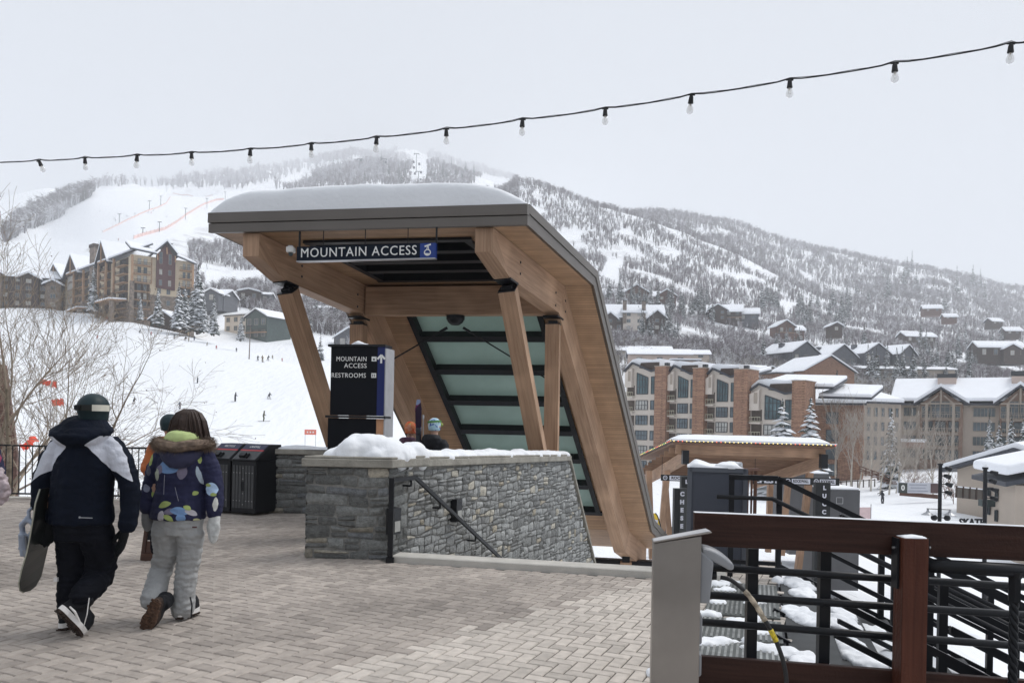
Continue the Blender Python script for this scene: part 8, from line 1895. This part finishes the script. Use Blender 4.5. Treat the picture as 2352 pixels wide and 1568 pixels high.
for px, yb3, px2, d in ((1497, 1290, 1490, 40), (1512, 1290, 1532, 37), (1540, 1250, 1526, 42), (1795, 1190, 1812, 42), (1832, 1190, 1860, 37), (1764, 1190, 1770, 43), (1640, 1250, 1655, 42)):
    b = at(px, d, -5.3); t_ = at(px2, d, zat(px2, 1080 if px < 1700 else 1085, d)); mb = MB(); mb.bar(b, t_, .28, .28); mb.build('column', LWOOD, sh)
LTC = [mat('warm_yellow_light', (.9, .7, .2), .4, 0, 0, emit=(1.0, .72, .18), es=1.1), mat('orange_red_light', (.9, .2, .08), .4, 0, 0, emit=(1.0, .16, .05), es=1.1), mat('green_light', (.3, .7, .2), .4, 0, 0, emit=(.45, .9, .15), es=.7)]
ls = empty('fairy_lights', A0, 0, 'string of small yellow and red lights along the snowy edge of the timber shelter', 'lights')
for i in range(38):
    p = A0.lerp(A1, i / 37) + V((0, -.10, -.045)); mb = MB(); sph(mb, p, .026, n=6, m=4); mb.build('light', LTC[1 if i % 9 in (1, 2) else 0], ls)
for i in range(26):
    p = A0 + Bk * (i / 26) + V((-.12, 0, -.03)); mb = MB(); sph(mb, p, .024, n=6, m=4); mb.build('light', LTC[1 if i % 7 in (1, 2) else 2 if i % 7 == 4 else 0], ls)
PURP = mat('black_banner_cloth', (.012, .013, .014), .6, 0, .1); PANW = mat('white_banner_panel', (.62, .62, .68), .6, 0, .05)
def hbanner(px0, px1, y0, y1, y0r, y1r, d, label, items):
    a0, a1 = W(px0, y1, d), W(px1, y1r, d - .4); b0, b1 = W(px0, y0, d), W(px1, y0r, d - .4); r = empty('hanging_banner', (a0 + a1) / 2, 0, label, 'banner'); mb = MB(); mb.prism([a0, a1, b1, b0], V((0, .03, 0))); mb.build('cloth', PURP, r)
    for kind_, q0, q1, tx in items:
        c = (a0.lerp(a1, (q0 + q1) / 2) + b0.lerp(b1, (q0 + q1) / 2)) / 2; w = (a1 - a0).length * (q1 - q0); h = (b0 - a0).length
        if kind_ == 'p':
            mb = MB(); mb.prism([a0.lerp(a1, q0) + UP * h * .14 + V((0, -.012, 0)), a0.lerp(a1, q1) + UP * h * .14 + V((0, -.012, 0)), a0.lerp(a1, q1) + UP * h * .86 + V((0, -.012, 0)), a0.lerp(a1, q0) + UP * h * .86 + V((0, -.012, 0))], V((0, .01, 0))); mb.build('panel', PANW, r)
            text(tx, 'lettering', PURP, r, h * .6, plane_T(c + V((0, -.014, 0)), a1 - a0, V((0, -1, 0))), .004, .006, width=w * .86)
        elif kind_ == 's':
            mb = MB(); ell(mb, c + V((0, -.016, 0)), V((1, 0, 0)), UP, h * .36, h * .38, n=12, th=.01, inner=.72); mb.bar(c + V((-h * .15, -.015, h * .05)), c + V((h * .18, -.015, -.0)), h * .1, .01, up=V((0, 1, 0))); mb.build('shield_logo', PANW, r)
        else: text(tx, 'lettering', PANW, r, h * .9, plane_T(c + V((0, -.016, 0)), a1 - a0, V((0, -1, 0))), .004, .012, width=w)
    for q_ in (.03, .97): mb = MB(); p = b0.lerp(b1, q_); mb.bar(p, p + UP * .8, .02, .02); mb.build('hanger', BLACK, r)
hbanner(1518, 1600, 1089, 1103, 1092, 1106, 34.5, 'black hanging banner with shield logo left of the dark cabinet', [('s', .04, .2, ''), ('p', .24, .98, 'ROCKWALL')])
hbanner(1728, 1928, 1095, 1111, 1098, 1115, 33.5, 'long black hanging banner reading cFEST with two shield logos right of the cabinet', [('t', .03, .31, 'cFEST'), ('s', .38, .44, ''), ('p', .455, .665, 'ROCKWALL'), ('s', .71, .76, ''), ('p', .775, .955, 'ROCKWALL')])
def vbanner(px, w, y0, y1, d, txt, label, side=None, lx=0, sz=14):
    b0 = at(px - w / 2, d, zat(px, y1, d)); r = empty('vertical_banner', at(px, d, zat(px, y1, d)), 0, label, 'banner'); s = d / F; z1 = zat(px, y0, d)
    mb = MB(); mb.box(b0.x, b0.x + w * s, d, d + .25, -5.4 if side is None else -5.4, z1); mb.build('pillar', PURP, r)
    if side: mb = MB(); mb.box(b0.x + w * s * side, b0.x + w * s, d - .02, d - .003, -5.3, z1 - .02); mb.build('cloth', mat('dark_grey_banner_cloth', (.05, .055, .055), .6, 0, .1), r)
    for i, ch in enumerate(txt):
        text(ch, 'letter', PANW, r, sz * s * 1.0, plane_T(V((at(px, d, 0).x + lx * s, d - .03, zat(px, y0 + 12 + i * (sz * 1.42 if sz > 9 else 14), d))), V((1, 0, 0)), V((0, -1, 0))), .01, .01)
vbanner(1563, 32, 1122, 1250, 22, 'CHESE', 'black pillar banner with white letters left of the dark cabinet', .38, 4, 13)
vbanner(1574, 18, 1094, 1116, 25, 'L', 'dark banner with a single white L right above the black pillar banner', None, 3, 12)
vbanner(1888, 34, 1108, 1260, 30, 'LUCCHESE', 'tall black banner with white letters in front of the grey shed', None, 6, 13)
for px, w, y0, d, dep, hh, lab in ((1857, 88, 1088, 46, 4, 0, 'taller grey shed behind the tall black letter banner'), (1931, 80, 1125, 36, 3, 0, 'lower grey shed with white square outline right of the tall letter banner')):
    c = at(px, d, -5.8); s = d / F; z1 = zat(px, y0, d); r = empty('grey_shed', c, 0, lab, 'shed'); mb = MB(); mb.box(c.x - w * s / 2, c.x + w * s / 2, d, d + dep, -5.9, z1); mb.build('wall', mat('dark_grey_shed_paint', (.095, .095, .10), .6, 0, .1, 1.5), r)
    mb = MB(); mb.box(c.x - w * s / 2, c.x + w * s / 2, d + .02, d + dep, z1 + .002, z1 + .12); mb.build('snow_cover', RSNOW, r, bevel=.05)
    if px > 1900:
        q = at(1930, d, 0).x; z = zat(1930, 1149, d); mb = MB(); k = .15
        for a, b in (((-1, -1), (1, -1)), ((1, -1), (1, 1)), ((1, 1), (-1, 1)), ((-1, 1), (-1, -1))): mb.bar(V((q + a[0] * k, d - .01, z + a[1] * k * .95)), V((q + b[0] * k, d - .01, z + b[1] * k * .95)), .02, .02, up=V((0, 1, 0)))
        mb.build('square_outline', mat('light_grey_line', (.45, .45, .46), .6), r)
ff_ = empty('feather_flag', at(1493, 30, -5.4), 0, 'yellow feather flag with white patch beyond the lower edge of the timber canopy', 'flag'); mb = MB(); P = []
for i in range(13):
    t = i / 12; y = 1178 + 60 * t; x1 = 1504 + 18 * t ** .6; P.append((1500 + 3 * t, x1, y))
mb.add([W(a, y, 30) for a, b, y in P] + [W(b, y, 30) for a, b, y in P], [(i, i + 1, 14 + i, 13 + i) for i in range(12)]); o = mb.build('flag_cloth', mat('yellow_flag_cloth', (.75, .52, .05), .6, 0, .1), ff_); md = o.modifiers.new('s', 'SOLIDIFY'); md.thickness = .02
mb = MB(); mb.tube([at(1502, 30.02, -5.4)] + [W(b + 1, y, 30.02) for a, b, y in P[::-1]], .03, 6); mb.build('flag_pole', BLACK, ff_)
mb = MB(); mb.prism([W(1503, 1206, 29.97), W(1511, 1208, 29.97), W(1511, 1194, 29.97), W(1503, 1192, 29.97)], V((0, .01, 0))); mb.build('logo_patch', PANW, ff_)
for i, (px, d, ci, hh) in enumerate([(1486, 52, 0, 1), (1494, 56, 2, 1), (1502, 50, 0, 1.02), (1520, 55, 2, 1), (1529, 58, 0, .98), (1535, 50, 3, 1), (1541, 54, 0, 1), (1479, 58, 4, 1), (1548, 57, 2, 1), (1430, 30, 2, 1), (1490, 26, 2, 1), (1404, 33, 0, 1)]):
    z = tz(px, d); nm = ['dark clothes', 'olive clothes', 'navy clothes', 'red clothes', 'tan clothes'][ci]
    r = empty('skier', at(px, d, z), i * .9, 'person in %s standing among the small crowd under the timber shelter' % nm, 'skier', 'crowd under the timber shelter' + (' in ' + nm)); r.scale = (hh * 1.05,) * 3
    me = SKP[i % 3][0].copy(); me.materials.clear(); me.materials.append(SCOL[ci]); o = bpy.data.objects.new('body', me); o.parent = r; COL.objects.link(o)
d = find_d(2027, 1157, 60, 140) or 100; r = empty('person', at(2027, d, tz(2027, d)), .3, 'lone person in dark clothes carrying skis on the shoulder across the snow', 'person'); r.scale = (1.02,) * 3
me = SKP[1][0].copy(); me.materials.clear(); me.materials.append(SCOL[0]); o = bpy.data.objects.new('body', me); o.parent = r; COL.objects.link(o)
q = r.location; k_ = empty('ski_pair', q + UP * 1.4, 0, 'skis carried on the shoulder of the lone walking person', 'skis'); mb = MB(); mb.bar(q + V((-.7, -.1, 1.25)), q + V((.75, .1, 1.85)), .10, .06); mb.build('ski', SKM, k_)
r = empty('snow_fence', at(1433, 34, -6), 0, 'low pale red net fence on the snow beside the grey shed', 'safety net')
p0_, p1_ = at(1972, 48, zat(1972, 1192, 48)), at(2000, 48, zat(2000, 1192, 48)); mb = MB(); mb.prism([p0_, p1_, p1_ + UP * .75, p0_ + UP * .75], V((0, .02, 0))); mb.build('netting', mat('pale_red_netting', (.72, .55, .55), .8, 0, .1), r)
mb = MB(); mb.bar(p1_, p1_ + UP * .95, .04, .04); mb.build('stake', GREYST, r)
for k, (px, pxb, yt, d, lab) in enumerate(((2160, 2155, 1068, 33, 'black light pole with floodlights and two hanging lanterns, left of the pair'), (2263, 2260, 1077, 31, 'black light pole with floodlights and snow cap, right of the pair'))):
    b = at(pxb, d, -5.8); z1 = zat(px, yt, d); t_ = at(px, d, z1); r = empty('light_pole', b, 0, lab, 'light pole'); mb = MB(); mb.tube([b, t_], [.085, .075], 10); mb.tube([t_, t_ + UP * .08], .11, 10); mb.build('pole', BLACK, r)
    for i, (dx, dz) in enumerate(((.26, -.12), (.22, -.45), (.30, -.80), (.28, -1.15))):
        c = t_ + V((dx, -.05, dz)); mb = MB(); mb.bar(V((t_.x, t_.y, c.z)), c, .035, .035); sph(mb, c, .10, .12, .085, 10, 7); mb.tube([c, c + V((.16, -.05, -.06))], [.08, .11], 10); mb.build('floodlight', BLACK, r)
    if k == 0:
        zc_ = zat(2157, 1168, d); mb = MB(); mb.bar(V((t_.x - .55, d, zc_)), V((t_.x + .5, d, zc_ - .03)), .03, .03); mb.build('cross_arm', BLACK, r)
        for s in (-.5, .45):
            c = V((t_.x + s, d, zc_ - .12)); mb = MB(); mb.tube([c + UP * .1, c, c - UP * .04, c - UP * .14, c - UP * .15], [.03, .06, .10, .26, .26], 14); mb.build('lantern', mat('galvanised_lantern_shade', (.35, .36, .38), .4, .4, .1), r)
        for s in (-.28, .28):
            c = V((t_.x + s, d - .1, zat(2157, 1188, d))); mb = MB(); sph(mb, c, .14, .12, .13, 10, 7); mb.bar(V((t_.x, d, c.z)), c, .04, .04); mb.build('round_spotlight', BLACK, r)
    else: snow_mound('snow_cap', [t_ + V((-.08, 0, .08)), t_ + V((0, 0, .08)), t_ + V((.08, 0, .08))], [.1, .2, .1], [.03, .14, .02], 'small snow cap on the right dark light pole', amp=.01)
r = empty('skate_sign', at(2235, 32, zat(2235, 1212, 32)), 0, 'dark metal letters reading SKATE on a bar between the two light poles', 'sign')
text('SKATE', 'lettering', BLACK, r, .42, plane_T(W(2232, 1200, 32), V((1, 0, 0)), V((0, -1, 0))), .02, .015, width=1.05); mb = MB(); mb.bar(W(2196, 1209, 32), W(2258, 1211, 32), .04, .04); mb.build('bar', BLACK, r)
d = 95; r = empty('notice_board', at(2110, d, zat(2110, 1136, d)), 0, 'long pale notice board with a white 0 on dark square, on the snow', 'sign'); s = d / F; c = W(2107, 1120, d)
mb = MB(); mb.cbox(c, 92 * s, .1, 24 * s); mb.build('panel', mat('pale_blue_print', (.62, .64, .70), .6, 0, .08, .4), r); c2 = W(2073, 1120, d); mb = MB(); mb.cbox(c2 + V((0, -.08, 0)), 20 * s, .05, 23 * s); mb.build('number_square', mat('dark_green_square', (.05, .06, .055), .6), r)
c3 = W(2147, 1121, d); mb = MB(); mb.cbox(c3 + V((0, -.08, 0)), 20 * s, .05, 22 * s); mb.build('dark_panel', mat('brown_purple_panel', (.13, .085, .085), .7, 0, .2, 1), r)
text('0', 'numeral', WHITE, r, 14 * s * 1.2, plane_T(c2 + V((0, -.115, 0)), V((1, 0, 0)), V((0, -1, 0))), .01, .03); mb = MB(); 
for i, w in enumerate((40, 34, 46)): mb.cbox(W(2108, 1113 + i * 7, d) + V((0, -.07, 0)), w * s, .02, 2.2 * s)
mb.build('printed_lines', mat('grey_print', (.38, .40, .48), .6), r); mb = MB(); mb.bar(W(2068, 1133, d) + V((0, .1, 0)), W(2160, 1141, d) + V((0, .1, 0)), .2, .5); mb.build('base_beam', REDBR, r)
st4 = empty('wooden_steps', at(2012, 118, tz(2012, 118)), 0, 'brown wooden outdoor steps with railing on the snowy bank below the aspens', 'stairs')
for i in range(7):
    mb = MB(); a = W(1976 + i * 10, 1082 + i * 4.5, 118); mb.bar(a, a + V((.35, 0, -.1)) + V((2.0, .6, 0)), .3, .16); mb.build('step', REDBR, st4)
mb = MB(); mb.bar(W(1974, 1070, 118), W(2044, 1094, 118), .12, .12); mb.bar(W(1974, 1076, 118), W(2044, 1101, 118), .12, .12)
for i in range(6): p = W(1975 + i * 14, 1070 + i * 5, 118); mb.bar(p - UP * 1.2, p, .14, .14)
mb.build('step_railing', REDBR, st4)
fn = empty('timber_fence', at(2230, 78, zat(2230, 1146, 78)), 0, 'grey-brown board fence with snowy top before the beige house', 'fence'); d = 78
mb = MB(); a, b = W(2196, 1142, d), W(2272, 1150, d); mb.prism([a, b, b + UP * 1.05, a + UP * 1.05], V((0, .06, 0))); mb.build('boards', mat('weathered_fence_boards', (.13, .115, .10), .8, 0, .2, 1), fn)
for i in range(6): p = a.lerp(b, i / 5); mb = MB(); mb.bar(p, p + UP * 1.2 + V((0, -.05, 0)), .14, .14); mb.build('post', BROWNW, fn)
mb = MB(); mb.bar(a + UP * 1.12, b + UP * 1.12, .2, .12); mb.build('snow_cover', RSNOW, fn)
sf_ = empty('post_fence', at(1960, 128, tz(1960, 128)), 0, 'dark post and rail fence on the snowy bank right of the brick building', 'fence')
for i in range(9): p = at(1905 + i * 13, 128, tz(1905 + i * 13, 128)); mb = MB(); mb.bar(p - UP * .3, p + UP * 1.3, .14, .14); mb.build('post', BROWNW, sf_)
mb = MB(); mb.tube([at(1905 + i * 13, 128, tz(1905 + i * 13, 128) + 1.15) for i in range(9)], .07, 4); mb.build('rail', BROWNW, sf_)
ASP = mat('pale_aspen_bark', (.50, .46, .40), .85, 0, .2, 2); ASPT = mat('pale_aspen_twigs', (.38, .34, .30), .9, 0, .1, 2)
asp = [(1955, 128, 905, 'pale aspen leaning before the brick building, leftmost aspen'), (1972, 126, 925, 'second pale aspen before the brick building'), (2000, 118, 930, 'pale aspen between the brick building and the slim conifer'), (2022, 110, 960, 'pale aspen with close forked trunk left of the slim conifer'), (2042, 108, 930, 'pale aspen standing right in front of the slim conifer'), (2058, 110, 950, 'pale aspen right of the slim conifer, above the wooden steps'), (2100, 112, 985, 'bushy bare tree before the pinkish entrance roof of the lodge'), (2142, 100, 940, 'wide spreading bare tree before the left gable of the lodge'), (1918, 135, 880, 'bare tree behind the right big snow laden conifer'), (2180, 105, 975, 'bare tree at the roof corner of the beige house')]
for i, (px, d, yt, lab) in enumerate(asp):
    z = tz(px, d); h = zat(px, yt, d) - z; bare_tree('aspen', at(px, d, z), h * .93, .62 if i not in (6, 7) else 1.0, 100 + i, lab, 'pale aspens among the lodge buildings', (RND.uniform(-.12, .12), 0), 3, h * .011, 0, 10, h * .0022, ASP, ASPT, low=.3)
for i, (px, d, h) in enumerate([(2085, 106, 3.6), (2110, 104, 3.4), (1925, 128, 2.6), (2170, 98, 3.2), (2130, 108, 3.0), (2190, 92, 3.5)]):
    bare_tree('bare_shrub', at(px, d, tz(px, d)), h, 1.25, 300 + i, 'low bare reddish shrub on the snowy bank before the lodge', 'bare shrubs before the lodge', (0, 0), 3, .05, 0, 9, .02, mat('reddish_shrub_stems', (.20, .13, .11), .9), mat('reddish_shrub_stems', (1, 1, 1)), low=.02)
